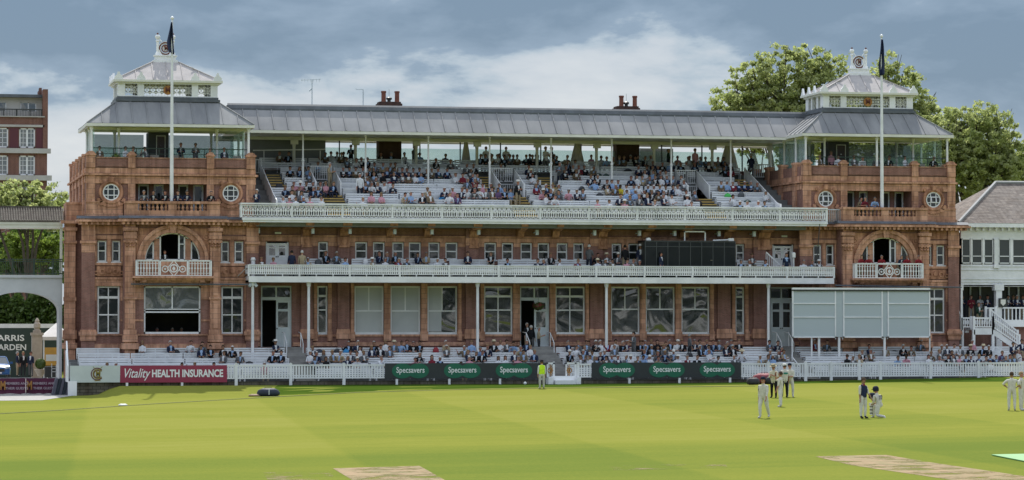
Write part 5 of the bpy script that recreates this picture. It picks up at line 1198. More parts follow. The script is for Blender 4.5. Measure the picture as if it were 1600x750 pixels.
# ================================================================ TREES
def tree(name, x, y, z0, blobs, n, leaf, size, label, cat='tree', group=None, trunk=.4, seed=1, limbs=True):
    rnd = random.Random(seed); t = empty(name, (x, y, z0), label=label, cat=cat, group=group)
    # each blob: offset x, y, centre z, rx, ry, rz
    mb = MB(); vol = [b[3]*b[4]*b[5] for b in blobs]; tot = sum(vol)
    def leafq(c, s_):
        a = Vector((rnd.gauss(0, 1), rnd.gauss(0, 1), rnd.gauss(0, 1))).normalized(); u = a.orthogonal().normalized(); w = a.cross(u)
        an = rnd.random()*6.28; u2 = u*cos(an)+w*sin(an); w2 = a.cross(u2); k = len(mb.v)
        mb.v += [tuple(c-u2*s_), tuple(c-w2*s_*.62), tuple(c+u2*s_), tuple(c+w2*s_*.62)]; mb.f.append((k, k+1, k+2, k+3)); mb.m.append(0)
    for b, v in zip(blobs, vol):
        nn = int(n*v/tot); ncl = max(6, nn//42)
        for _ in range(ncl):
            d = Vector((rnd.gauss(0, 1), rnd.gauss(0, 1), rnd.gauss(0, 1))).normalized(); r = rnd.random()**.42
            c = Vector((x+b[0]+d.x*r*b[3], y+b[1]+d.y*r*b[4], b[2]+d.z*r*b[5])); cs = rnd.uniform(.35, .95)*size*3.2
            for _ in range(nn//ncl):
                q = Vector((rnd.gauss(0, .5), rnd.gauss(0, .5), rnd.gauss(0, .34)))*cs
                leafq(c+q, size*rnd.uniform(.6, 1.25))
    obj('crown', mb, leaf, t)
    mb = MB(); zc = sum(b[2]*v for b, v in zip(blobs, vol))/tot
    mb.bar((x, y, z0-.3), (x, y, z0+(zc-z0)*.45), trunk, 10, r2=trunk*.75)
    for b in blobs:
        p0 = Vector((x, y, z0+(zc-z0)*rnd.uniform(.3, .45))); p2 = Vector((x+b[0], y+b[1], b[2]+b[5]*.3)); p1 = p0.lerp(p2, .5)+Vector((rnd.uniform(-.4, .4), 0, .3))
        mb.bar(p0, p1, trunk*.5, 7, r2=trunk*.34); mb.bar(p1, p2, trunk*.34, 6, r2=.05)
        for _ in range(4):
            d = Vector((rnd.uniform(-1, 1)*b[3], rnd.uniform(-1, 1)*b[4], rnd.uniform(-.4, .8)*b[5]))*.8; mb.bar(p1.lerp(p2, rnd.random()), p2+d, trunk*.15, 5, r2=.02)
    obj('trunk', mb, BARK, t); return t
def TB(px, py, Y, rx, rz, ry=None, dy=0):   # blob from its reading at depth Y
    p = P(px, py, Y+dy); return p.x, Y+dy, p.z, rx, ry or rx*.8, rz
def tree_at(name, px, Y, z0, bl, n, leaf, size, label, **k):
    x = X(px, Y); b = [(q[0]-x, q[1]-Y, q[2], q[3], q[4], q[5]) for q in (TB(a[0], a[1], Y, a[2], a[3], None, a[4] if len(a) > 4 else 0) for a in bl)]
    return tree(name, x, Y, z0, b, n, leaf, size, label, **k)
g_ = 'trees behind the right tower'
tree_at('plane_tree', 1225, 236, 1, [(1218,112,2.7,2.6),(1180,132,2.5,2.4),(1262,108,2.4,2.2),(1288,95,1.9,1.6),(1150,155,2.3,2.4),(1215,165,4.0,3.0),(1290,150,3.4,3.0),(1165,195,3.4,2.6),(1240,205,4.5,3.0),(1300,210,3.6,3.0),(1140,185,2.2,1.8),(1190,165,3,2.4),(1255,140,3,2.4)], 46000, LEAF1, .155, 'tall bright green plane tree behind the left side of the right tower', trunk=.5, seed=2, group=g_)
tree_at('plane_tree', 1385, 238, 1, [(1388,112,1.8,1.8),(1410,125,2.0,1.7),(1370,150,2.4,2.2),(1400,165,3.0,2.5),(1425,190,3.2,2.6),(1440,168,1.6,1.5),(1350,200,3.6,3.0),(1460,205,2.6,2.2),(1400,230,4.0,2.5),(1435,215,2.8,2.2),(1350,150,2.4,2.0)], 32000, LEAF1, .155, 'plane tree rising behind the flagpole and lantern of the right tower', trunk=.45, seed=5, group=g_)
tree_at('plane_tree', 1520, 230, 1, [(1525,185,2.4,1.5),(1500,215,3.2,2.4),(1548,200,2.6,1.7),(1563,182,1.4,.9),(1570,215,1.5,1.2),(1535,240,3.8,2.5),(1575,265,2.6,2.6),(1500,262,3.2,2.8),(1545,285,3.6,2.4),(1470,235,2.8,2.2),(1600,262,2.0,1.6),(1480,205,2.4,2.0),(1515,250,3.5,3),(1560,250,3,2.5)], 44000, LEAF1, .15, 'broad plane tree standing behind the slate roofed building', trunk=.45, seed=8, group=g_)
tree_at('bushy_tree', 1600, 248, 1, [(1600,270,3,2.6),(1625,255,3,2.6),(1590,300,4,3),(1640,300,4,3)], 9000, LEAF2, .2, 'darker tree at the far right edge behind the slate roof', trunk=.35, seed=11, group=g_)
g_ = 'trees behind the covered bridge'
tree_at('leafy_tree', 45, 236, 0, [(50,312,3.2,1.7),(15,318,3.0,1.8),(82,318,1.9,1.2),(30,298,1.5,1.0),(-20,320,3,2),(45,335,4,1.5)], 13000, LEAF1, .15, 'leafy tree top rising above the tiled bridge roof before the flats', trunk=.3, seed=21, group=g_)
tree_at('maple_tree', 50, 240, 0, [(25,375,1.5,.75),(52,388,1.8,.9),(78,380,1.4,.8),(20,395,1.3,.6),(85,398,1.4,.6),(48,372,1.3,.6),(70,402,1.5,.6)], 9000, LEAF3, .12, 'bright green maple seen between the bridge roof and its railing', trunk=.16, seed=24, group=g_)
tree_at('dark_tree', 30, 250, 0, [(0,375,4.5,3.0),(45,385,4.2,3.0),(90,380,4,3.0),(30,420,6,2)], 12000, LEAF2, .2, 'dark tree standing behind the maple beyond the bridge', trunk=.35, seed=27, group=g_)
mb = MB(); rnd = random.Random(5); xa_, xb_ = X(-90, 232), X(118, 232); zt_a = P(40, 452, 232).z
for _ in range(26000):
    u = rnd.random(); xx = xa_+(xb_-xa_)*u; h = zt_a+.8*sin(u*19)+.5*sin(u*47); c = Vector((xx, 232+rnd.uniform(-1.3, 1.3), rnd.uniform(1.2, h))); s_ = .12*rnd.uniform(.6, 1.3)
    a = Vector((rnd.gauss(0, 1), rnd.gauss(0, 1), rnd.gauss(0, 1))).normalized(); q = a.orthogonal()*s_; w = a.cross(q)*.65; k = len(mb.v); mb.v += [tuple(c-q), tuple(c-w), tuple(c+q), tuple(c+w)]; mb.f.append((k, k+1, k+2, k+3)); mb.m.append(0)
hd = empty('hedge', ((xa_+xb_)/2, 232, 0), label='high dense green hedge seen through the white arch', cat='hedge'); obj('foliage', mb, LEAF2, hd)
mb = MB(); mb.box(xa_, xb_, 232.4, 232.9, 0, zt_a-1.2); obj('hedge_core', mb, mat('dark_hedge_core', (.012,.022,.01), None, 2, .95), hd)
# ================================================================ SLATE ROOFED WHITE BUILDING
SLATE = blocks('slate_tiles', (.30,.26,.23), (.20,.175,.16), (.09,.08,.075), .34, .115, .012, stain=.6)
YR = 189.5; Q = lambda px, py, Y=YR: P(px, py, Y)
rb = empty('side_building', (X(1580, 193), 193, .5), label='white boarded building with hipped slate roof right of the pavilion', cat='building')
x0 = X(1501, YR)+.02; x1 = x0+14.0; ze2 = Q(1550, 349).z; zap = P(1556, 286, 193.6).z
e0, e1, yf, yb = x0-.35, x1, YR-.5, YR+8.4
ax = X(1556, 193.6)
mb = MB(); mb.add([(e0, yf, ze2), (e1, yf, ze2), (e1, yb, ze2), (e0, yb, ze2), (ax, 193.6, zap), (e1-4.5, 193.6, zap-.0)], [(0,1,5,4), (1,2,5), (2,3,4,5), (3,0,4)]); obj('roof', mb, SLATE, rb)
mb = MB()
for p, q in (((e0, yf, ze2), (ax, 193.6, zap)), ((ax, 193.6, zap), (e1-4.5, 193.6, zap)), ((e1-4.5, 193.6, zap), (e1, yf, ze2))): mb.bar(Vector(p)+Vector((0,0,.05)), Vector(q)+Vector((0,0,.05)), .11, 5)
obj('ridge', mb, mat('ridge_lead', (.33,.34,.35), None, 2, .7), rb)
mb = MB(); xq = X(1500, 197); mb.add([(e0-.3, 195, ze2+.2), (ax-.5, 200.5, zap-.1), (e0-3, 200.5, zap-.15), (e0-3, 195, ze2+.2)], [(0,1,2,3)]); obj('rear_roof', mb, SLATE, rb)
mb = MB(); mb.box(e0, e1, yf-.05, YR, ze2-.28, ze2-.02); 
n = 30
for i in range(n): q = x0+.1+(x1-x0-.2)*i/n; mb.box(q, q+.14, YR-.28, YR, ze2-.5, ze2-.28)
mb.box(x0, x1, YR-.02, YR+.2, ze2-.85, ze2-.28); obj('eaves', mb, WHITE, rb)
zw1_, zw0_ = Q(1550, 373).z, Q(1550, 412).z
mb = MB(); zbp = Q(1550, 447).z
mb.box(x0, x1, YR, YR+.15, zbp, zw0_-.06)
for zz in (zw0_-.2, zw0_-.45, zbp+.25, zbp+.08, zbp+.45): mb.box(x0, x1, YR-.05, YR, zz, zz+.05)
mb.box(x0, x1, YR, YR+.2, zw1_, ze2-.85)
obj('boarding', mb, WHITE, rb)
wx = [(1503,1516.5),(1518.5,1535),(1537.5,1552),(1560.5,1578.5),(1582,1602),(1606,1624),(1628,1650)]
for a, b_ in wx:
    p, q = X(a, YR), X(b_, YR); mb = MB()
    for r, s_, t, u in ((p, p+.06, zw0_, zw1_), (q-.06, q, zw0_, zw1_), (p, q, zw1_-.07, zw1_), (p, q, zw0_-.0, zw0_+.08), (p, q, zw0_+(zw1_-zw0_)*.3-.03, zw0_+(zw1_-zw0_)*.3+.03)): mb.box(r, s_, YR, YR+.08, t, u)
    w_ = obj('window', mb, WHITE, rb); g = MB(); g.box(p+.03, q-.03, YR+.04, YR+.05, zw0_, zw1_); obj('pane', g, SMOKE, w_)
mb = MB(); p, q = X(1553, YR), X(1559.5, YR); mb.box(p, q, YR-.1, YR+.15, zw0_-.1, zw1_); mb.box(p-.05, q+.05, YR-.16, YR, zw0_-.3, zw0_-.1)
for a, b_ in ((1516.5,1518.5),(1535,1537.5),(1578.5,1582),(1602,1606),(1624,1628)): mb.box(X(a, YR), X(b_, YR), YR-.04, YR+.1, zw0_-.06, zw1_)
pobj('window_post', mb, WHITE, rb)
# porch floor, columns, dark hall behind, lower wall
zpf = P(1550, 501, YR).z
mb = MB(); mb.box(x0, x1, YR+3.2, YR+3.4, -.2, zw1_+.5); mb.box(x0-.3, x0-.02, YR+.6, YR+3.4, -.2, ze2-.3); obj('hall_wall', mb, BLACK, rb)
mb = MB(); mb.box(x0, x1, YR+.15, YR+3.2, zpf-.2, zpf); mb.box(x0, x1, YR, YR+3.2, zbp-.02, zbp+.08); mb.box(x0, x1, YR-.05, YR+.15, zpf-.25, zpf+.02); obj('porch_floor', mb, WHITE, rb)
mb = MB(); mb.box(x0, x1, YR+.3, YR+.5, -.3, zpf-.25); obj('lower_wall', mb, BRICK, rb)
for a, w in ((1560, .42), (1502, .12), (1640, .42)): mb = MB(); p = X(a, YR-.1); mb.box(p-w/2, p+w/2, YR-.2, YR+.2, -.2, zbp-.3); mb.box(p-w*.8, p+w*.8, YR-.25, YR+.25, zbp-.3, zbp+.12); obj('porch_column', mb, WHITE, rb)
for a, w in ((1517, 2.2), (1532, 1.2), (1577, 1.5), (1592, .8)): mb = MB(); p = X(a, YR+3); mb.box(p-.06, p+.06, YR+3.08, YR+3.19, zpf, zbp); obj('hall_post', mb, PALE, rb)
mb = MB(); p = X(1567, YR-.3); mb.box(p-.32, p+.32, YR-.3, YR-.26, P(1567, 480, YR).z, P(1567, 466, YR).z); sgn = obj('wall_sign', mb, BLACK, rb)
mb = MB(); mb.prism([(p-.18, P(1567,474,YR).z), (p-.18, P(1567,468,YR).z), (p+.18, P(1567,468,YR).z), (p+.18, P(1567,474,YR).z), (p, P(1567,478,YR).z)], YR-.33, YR-.3, 'y'); obj('crest', mb, CREAM, sgn)
# external staircase
YSt = 187.6; sc_ = empty('external_staircase', (X(1550, YSt), YSt, .8), label='white timber staircase with landing beside the right tower', cat='staircase')
zl_ = P(1540, 513, YSt).z; a, b_ = X(1521, YSt), X(1551, YSt)
def pk(pts, h, gap=.16, nm='picket_rail', w=.06, th=.1):
    mb = MB()
    for p, q in zip(pts, pts[1:]):
        p, q = Vector(p), Vector(q); n = max(1, int((q-p).length/gap))
        for i in range(n): c = p.lerp(q, (i+.5)/n); mb.box(c.x-w/2, c.x+w/2, c.y-w/2, c.y+w/2, c.z+.1, c.z+h)
        mb.bar(p+Vector((0,0,.1)), q+Vector((0,0,.1)), .06, 4); mb.bar(p+Vector((0,0,h)), q+Vector((0,0,h)), .07, 4)
    for p in pts: mb.box(p[0]-th/1.4, p[0]+th/1.4, p[1]-th/1.4, p[1]+th/1.4, p[2]-.1, p[2]+h+.12)
    return obj(nm, mb, WHITE, sc_)
mb = MB(); mb.box(a, b_, YSt, YR-.2, zl_-.12, zl_); mb.box(a, b_, YSt-.05, YSt, zl_-.42, zl_+.02); mb.box(X(1507, YSt+1), a, YSt+.9, YR, zl_-.3, zl_-.15); obj('landing', mb, WHITE, sc_)
for q in (a, b_): mb = MB(); mb.box(q-.09, q+.09, YSt-.05, YSt+.12, .3, zl_); obj('landing_post', mb, WHITE, sc_)
h_ = P(1540, 497, YSt).z-zl_
pk([(a, YSt, zl_), (b_, YSt, zl_)], h_)
ex, ez = X(1592, YSt), P(1592, 541, YSt).z
pk([(b_, YSt, zl_), (ex, YSt, ez)], h_)
pk([(b_+.3, YSt+1.3, zl_+.6), (ex+.4, YSt+1.3, ez+.3)], h_, nm='picket_rail')
pk([(X(1506, YSt), YSt+.5, zl_), (a, YSt+.5, zl_)], h_)
pk([(X(1501, YSt), YSt+1.2, zl_+1.2), (X(1507, YSt), YSt+.5, zl_)], h_-.1)
mb = MB(); mb.prism([(b_, zl_), (ex, ez), (ex, ez-.4), (b_, zl_-.42)], YSt+.02, YSt+.1, 'y')
for i in range(9): t = i/9; q = b_+(ex-b_)*t; mb.box(q, q+(ex-b_)/9, YSt+.1, YSt+1.3, zl_+(ez-zl_)*(t+.11)-.05, zl_+(ez-zl_)*(t+.11))
obj('stair_flight', mb, WHITE, sc_)
mb = MB(); mb.box(X(1502, YSt+.6)-.06, X(1502, YSt+.6)+.06, YSt+.55, YSt+.67, .3, P(1502, 448, YSt).z); mb.box(X(1508, YSt)-.06, X(1508, YSt)+.06, YSt+.45, YSt+.57, .3, zl_+.1); obj('landing_post', mb, WHITE, sc_)
pk([(X(1537, YR), YR-.3, zpf-.0), (X(1553, YR), YR-.3, zpf-.0)], .85); 
mb = MB(); n = 40; xs_ = X(1566, YR); xe_ = x1
for i in range(n): q = xs_+(xe_-xs_)*i/n; mb.box(q, q+.08, YR-.32, YR-.26, zpf, zpf+.85)
mb.box(xs_-.1, xe_, YR-.36, YR-.2, zpf+.82, zpf+.92); mb.box(xs_-.1, xe_, YR-.36, YR-.2, zpf-.05, zpf+.06); mb.box(xs_-.1, xe_, YR-.36, YR-.2, zpf-.42, zpf-.05); obj('porch_railing', mb, WHITE, rb)
# ================================================================ LEFT OF THE PAVILION
YW = 190.6
aw = empty('arched_bridge', (X(40, YW), YW, 0), label='white arched bridge with tiled roof and dark railing joining the pavilion on the left', cat='bridge')
xl_, xr_ = X(-75, YW), X(97.5, YW); z1_ = P(40, 433.5, YW).z; zs_ = P(93, 487, YW).z; zc_ = P(33, 456.5, YW).z; ja, jb = X(-27, YW), X(93, YW); cx_ = (ja+jb)/2; rx_ = (jb-ja)/2; rz_ = zc_-zs_
mb = MB()
for k in range(24):
    t0, t1 = pi*k/24, pi*(k+1)/24; mb.prism([(cx_+rx_*cos(t0), zs_+rz_*sin(t0)), (cx_+rx_*cos(t0), z1_), (cx_+rx_*cos(t1), z1_), (cx_+rx_*cos(t1), zs_+rz_*sin(t1))], YW, YW+2.6, 'y')
mb.box(jb, xr_, YW, YW+2.6, -.6, z1_); mb.box(xl_, ja, YW, YW+2.6, -.6, z1_); mb.box(xl_, xr_, YW-.12, YW+.1, z1_-.02, z1_+.16)
obj('arch_wall', mb, mat('white_render', (.56,.58,.60), (.48,.50,.52), .8, .85), aw)
zr0_, zr1_ = z1_+.16, P(40, 405, YW).z; mb = MB(); n = 60
for i in range(n+1): q = xl_+(xr_-xl_)*i/n; mb.box(q-.012, q+.012, YW-.02, YW+.01, zr0_+.1, zr1_)
for zz in (zr1_, zr1_-.14, zr0_+.1): mb.box(xl_, xr_, YW-.03, YW+.02, zz-.03, zz+.02)
for q in (20, 53, 83, -20): mb.box(X(q, YW)-.05, X(q, YW)+.05, YW-.04, YW+.04, zr0_, zr1_+.05)
obj('railing', mb, GREENM, aw)
zb0_, zb1_ = P(40, 356, YW).z, P(40, 347, YW).z; mb = MB(); mb.box(xl_, xr_, YW-.1, YW+2.6, zb0_, zb1_); mb.box(xl_, xr_, YW-.16, YW-.1, zb1_-.16, zb1_); 
for q in (95.5, -30): mb.box(X(q, YW)-.08, X(q, YW)+.08, YW, YW+.16, zr0_, zb0_)
obj('roof_beam', mb, CREAM, aw)
TILE = mat('dark_pantiles', (.075,.062,.052), (.14,.125,.105), 3.5, .8)
zt0, zt1 = P(40, 346, YW).z, P(40, 325, YW+1.3).z; mb = MB(); n = 44; rows = 6
for r in range(rows):
    for i in range(n):
        q = xl_+(xr_+.1-xl_)*i/n; w = (xr_-xl_)/n; y0_ = YW-.25+1.55*r/rows; z0_ = zt0+(zt1-zt0)*r/rows
        mb.prism([(q, z0_), (q+w*.25, z0_+.085), (q+w*.5, z0_+.1), (q+w*.75, z0_+.06), (q+w, z0_)], y0_, y0_+.02, 'y')
        mb.add([(q, y0_, z0_), (q+w*.25, y0_, z0_+.085), (q+w*.5, y0_, z0_+.1), (q+w*.75, y0_, z0_+.06), (q+w, y0_, z0_)]+[(a_, y0_+1.55/rows, b__+(zt1-zt0)/rows-.02) for a_, b__ in ((q, z0_), (q+w*.25, z0_+.085), (q+w*.5, z0_+.1), (q+w*.75, z0_+.06), (q+w, z0_))], [(j, j+1, j+6, j+5) for j in range(4)])
mb.box(xl_, xr_, YW+1.25, YW+1.5, zt1-.05, zt1+.13); mb.add([(xl_, YW+1.5, zt1), (xr_, YW+1.5, zt1), (xr_, YW+2.9, zt0), (xl_, YW+2.9, zt0)], [(0,1,2,3)]); obj('tiled_roof', mb, TILE, aw)
# apartment building, far behind
YA = 300.0; AX = lambda q: X(q, YA); AZ_ = lambda q: P(40, q, YA).z
ap = empty('apartment_building', (AX(20), YA, 0), label='tall red brick block of flats with a roof terrace behind the trees', cat='building')
al, ar = AX(-160), AX(73); wb = [(-74,-50),(-22,2-10),(29,54)]; wb = [(-76,-48),(-23,-1+13),(29,54)]
L_ = [(200,231),(243,274),(289,318)]
hol = [(AX(a), AX(b_), AZ_(d), AZ_(c)) for c, d in L_ for a, b_ in wb]
mb = MB(); mb.wall(al, ar, 0, AZ_(183), YA, hol, .3); mb.add([(ar, YA, 0), (ar, YA+14, 0), (ar, YA+14, AZ_(183)), (ar, YA, AZ_(183))], [(0,1,2,3)]); mb.box(AX(66), ar+.05, YA-.15, YA+10, AZ_(232), AZ_(139)); mb.box(al, AX(66), YA+.02, YA+.2, AZ_(183), AZ_(183)+.01); obj('wall', mb, BRICK2, ap)
mb = MB(); pen = AZ_(151); mb.wall(al, AX(66), AZ_(183), pen, YA+1.6, [(AX(a), AX(b_), AZ_(172), AZ_(158)) for a, b_ in ((32,57),(-14,10))], .2); mb.add([(AX(66), YA+1.6, AZ_(183)), (AX(66), YA+12, AZ_(183)), (AX(66), YA+12, pen), (AX(66), YA+1.6, pen)], [(0,1,2,3)]); obj('penthouse_wall', mb, mat('pale_render', (.55,.53,.50), None, 1, .8), ap)
mb = MB(); mb.box(al, AX(67), YA+.9, YA+13, pen, pen+.3); obj('roof', mb, LEADD, ap)
for a, b_ in ((32,57),(-14,10)):
    mb = MB(); p, q = AX(a), AX(b_)
    for r, s_ in ((p, p+.1), (q-.1, q), ((p+q)/2-.06, (p+q)/2+.06)): mb.box(r, s_, YA+1.7, YA+1.8, AZ_(172), AZ_(158))
    mb.box(p, q, YA+1.7, YA+1.8, AZ_(159), AZ_(158)); w_ = obj('window', mb, WHITE, ap); g = MB(); g.box(p, q, YA+1.74, YA+1.76, AZ_(172), AZ_(158)); obj('pane', g, GLASSB, w_)
for c, d in L_:
    for a, b_ in wb:
        p, q = AX(a), AX(b_); zz0, zz1 = AZ_(d), AZ_(c); mb = MB(); y = YA+.1
        for r, s_, t, u in ((p, p+.14, zz0, zz1), (q-.14, q, zz0, zz1), ((p+q)/2-.08, (p+q)/2+.08, zz0, zz1), (p, q, zz0, zz0+.14), (p, q, zz1-.14, zz1)): mb.box(r, s_, y, y+.1, t, u)
        for i in range(1, 4): zz = zz0+(zz1-zz0)*i/4; mb.box(p, q, y+.02, y+.06, zz-.02, zz+.02)
        for i in (.25, .75): mb.box(p+(q-p)*i-.02, p+(q-p)*i+.02, y+.02, y+.06, zz0, zz1)
        w_ = obj('window', mb, WHITE, ap); g = MB(); g.box(p+.05, q-.05, y+.06, y+.07, zz0, zz1); obj('pane', g, GLASSB, w_)
mb = MB()
for c, d, e_ in ((232, 239.5, .35), (274, 282, .45), (195, 198.5, .15), (181.5, 183, .2)): mb.box(al, (ar if c > 220 else AX(66))+e_, YA-e_, YA, AZ_(d), AZ_(c))
obj('stone_band', mb, mat('pale_stone', (.46,.45,.43), (.38,.37,.36), 1, .85), ap)
mb = MB()
for a, b_ in ((14,28),(55.5,66),(-47,-24)): mb.box(AX(a), AX(b_), YA-.06, YA, AZ_(231), AZ_(200))
pobj('maroon_panel', mb, mat('maroon_panel', (.10,.022,.032), None, 1, .6), ap)
mb = MB(); zz0, zz1 = AZ_(182), AZ_(171); n = 90
for i in range(n): q = al+(AX(66)-al)*i/n; mb.box(q-.02, q+.02, YA+.05, YA+.09, zz0, zz1)
mb.box(al, AX(66), YA+.03, YA+.11, zz1-.05, zz1+.06)
for q in (4, 25, 46, 64): mb.box(AX(q)-.06, AX(q)+.06, YA+.0, YA+.1, zz0, zz1)
obj('terrace_railing', mb, BLACK, ap)
mb = MB(); mb.box(AX(61.5), AX(68), YA+3, YA+5, AZ_(151), AZ_(138)); mb.box(AX(63), AX(67), YA+3.2, YA+4.6, AZ_(138), AZ_(133)); obj('chimney', mb, BRICK2, ap)
# garden wall with lettering, pier, marquee, notice board, planter
DKG = mat('dark_green_hoarding', (.012,.028,.02), (.018,.036,.026), 2, .6); YH = 226.0
gy_ = .38-.43; HXf = lambda q: X(q, YH); HZ = lambda q: P(30, q, YH).z
mb = MB(); mb.box(HXf(-120), HXf(92), YH, YH+.2, -.3, HZ(512.5)); hw = obj('hoarding', mb, DKG, label='dark green hoarding with pale garden lettering at the far left', cat='hoarding')
mb = MB(); mb.box(HXf(-120), HXf(96), YH+.4, YH+.6, -.3, HZ(506)); mb.box(HXf(-120), HXf(96), YH-.02, YH+.6, HZ(512.4), HZ(506)); obj('garden_wall', mb, mat('white_wall', (.70,.70,.68), None, 2, .8), label='white topped wall running behind the dark green hoarding', cat='wall')
for s_, yp, xe_ in (('HARRIS', 528.5, 38.5), ('GARDEN', 543, 41.5)):
    mb = text_mb(s_, .62, 0, HZ(yp), YH-.03, .03, .012, align='LEFT'); xs_ = [q[0] for q in mb.v]; k_ = 2.55/(max(xs_)-min(xs_)); mx_ = max(xs_); mb.v = [(HXf(xe_)+(q[0]-mx_)*k_, q[1], q[2]) for q in mb.v]; obj('lettering', mb, CREAM, hw)
YP = 212.0; PXf = lambda q: X(q, YP); PZ = lambda q: P(60, q, YP).z
STN2 = mat('pale_pier_stone', (.42,.37,.30), (.33,.29,.24), 3, .9, bump=.4)
gp = empty('gate_pier', (PXf(59), YP, -.05), label='pale stone gate pier topped by a carved figure', cat='pier'); a, b_ = PXf(50.5), PXf(67)
mb = MB(); mb.box(a, b_, YP, YP+.7, -.2, PZ(524)); mb.box(a-.08, b_+.08, YP-.08, YP+.78, PZ(524), PZ(520)); mb.box(a+.1, b_-.1, YP+.08, YP+.62, PZ(520), PZ(516)); obj('pier_shaft', mb, STN2, gp)
mb = MB(); c = (a+b_)/2; mb.lathe(c, YP+.35, [(.22, PZ(516)), (.17, PZ(514)), (.26, PZ(511)), (.24, PZ(506)), (.15, PZ(503)), (.17, PZ(501.5)), (.11, PZ(499)), (.02, PZ(496.5))], 9); mb.lathe(c-.15, YP+.25, [(.06, PZ(514)), (.09, PZ(509)), (.04, PZ(505))], 6); obj('carved_figure', mb, STN2, gp)
YQ = 216.0; mq = empty('marquee', (X(82, YQ), YQ, 0), label='small white marquee roof beside the stone pier', cat='marquee'); za_, zb_ = P(82, 511, YQ).z, P(82, 526, YQ).z; a, b_ = X(66, YQ), X(112, YQ); mb = MB(); m_ = (a+b_)/2
mb.add([(a, YQ-1, zb_), (b_, YQ-1, zb_), (b_, YQ+2, zb_), (a, YQ+2, zb_), (m_, YQ+.5, za_+.3)], [(0,1,4),(1,2,4),(2,3,4),(3,0,4)]); mb.box(a, b_, YQ-1.02, YQ-1, zb_-.25, zb_); obj('canopy', mb, mat('marquee_canvas', (.62,.60,.57), None, 2, .8), mq)
mb = MB(); mb.bar((a+.1, YQ-.9, 0), (a+.1, YQ-.9, zb_), .04); mb.bar((b_-.1, YQ-.9, 0), (b_-.1, YQ-.9, zb_), .04); obj('pole', mb, WHITE, mq)
YN = 208.0; mb = MB(); a, b_ = X(70.5, YN), X(91, YN); mb.box(a, b_, YN, YN+.06, P(80,571,YN).z, P(80,543,YN).z); nb_ = obj('notice_board', mb, mat('yellow_notice', (.50,.30,.06), None, 2, .6), label='yellow notice board with pale panel beside the planter', cat='board')
mb = MB(); mb.box(a+.08, b_-.08, YN-.01, YN-.002, P(80,564,YN).z, P(80,554,YN).z); obj('notice_panel', mb, PALE, nb_); mb = MB(); mb.box(a-.02, b_+.02, YN+.06, YN+.1, -.1, P(80,571,YN).z); obj('board_stand', mb, BLACK, nb_)
YN = 205.0; c = X(64, YN); gzp = .1; pl = empty('planter', (c, YN, P(64,588,YN).z), label='stone bowl planter with a clipped green ball bush', cat='planter'); z0_, z1_, z2_ = P(64,588,YN).z, P(64,577,YN).z, P(64,560,YN).z
mb = MB(); mb.lathe(c, YN, [(.2, z0_), (.22, z0_+.1), (.36, z0_+.35), (.44, z1_), (.36, z1_)], 14); obj('bowl', mb, STN2, pl)
mb = MB(); rnd = random.Random(2)
for _ in range(2500):
    d = Vector((rnd.gauss(0, 1), rnd.gauss(0, 1), rnd.gauss(0, 1))).normalized()*(.36*rnd.uniform(.85, 1.03)); cc = Vector((c, YN, (z1_+z2_)/2))+d; q = d.orthogonal().normalized()*.035; w = d.cross(q).normalized()*.035+d*.04; k = len(mb.v); mb.v += [tuple(cc-q), tuple(cc-w), tuple(cc+q), tuple(cc+w)]; mb.f.append((k, k+1, k+2, k+3)); mb.m.append(0)
obj('ball_bush', mb, LEAF2, pl)
mb = MB(); a = X(71, 203); mb.box(a, a+.85, 203, 203.5, -.15, P(75,573,203).z); mb.box(a+.05, a+.8, 202.98, 203, .1, .5); obj('black_bin', mb, BLACK, label='squat black bin between the planter and the pavilion', cat='bin')
mb = MB(); a = X(81, 200)
for i in range(3): mb.box(a+.0+i*.3, a+.05+i*.3, 200, 200.05, -.2, P(85,568+i*1.5,200).z)
for zz in (.5, .9, 1.1): mb.box(a, a+.65, 200, 200.04, zz-.2, zz-.16)
obj('barrier_frame', mb, PALE, label='small grey metal barrier leaning beside the pavilion corner', cat='barrier')
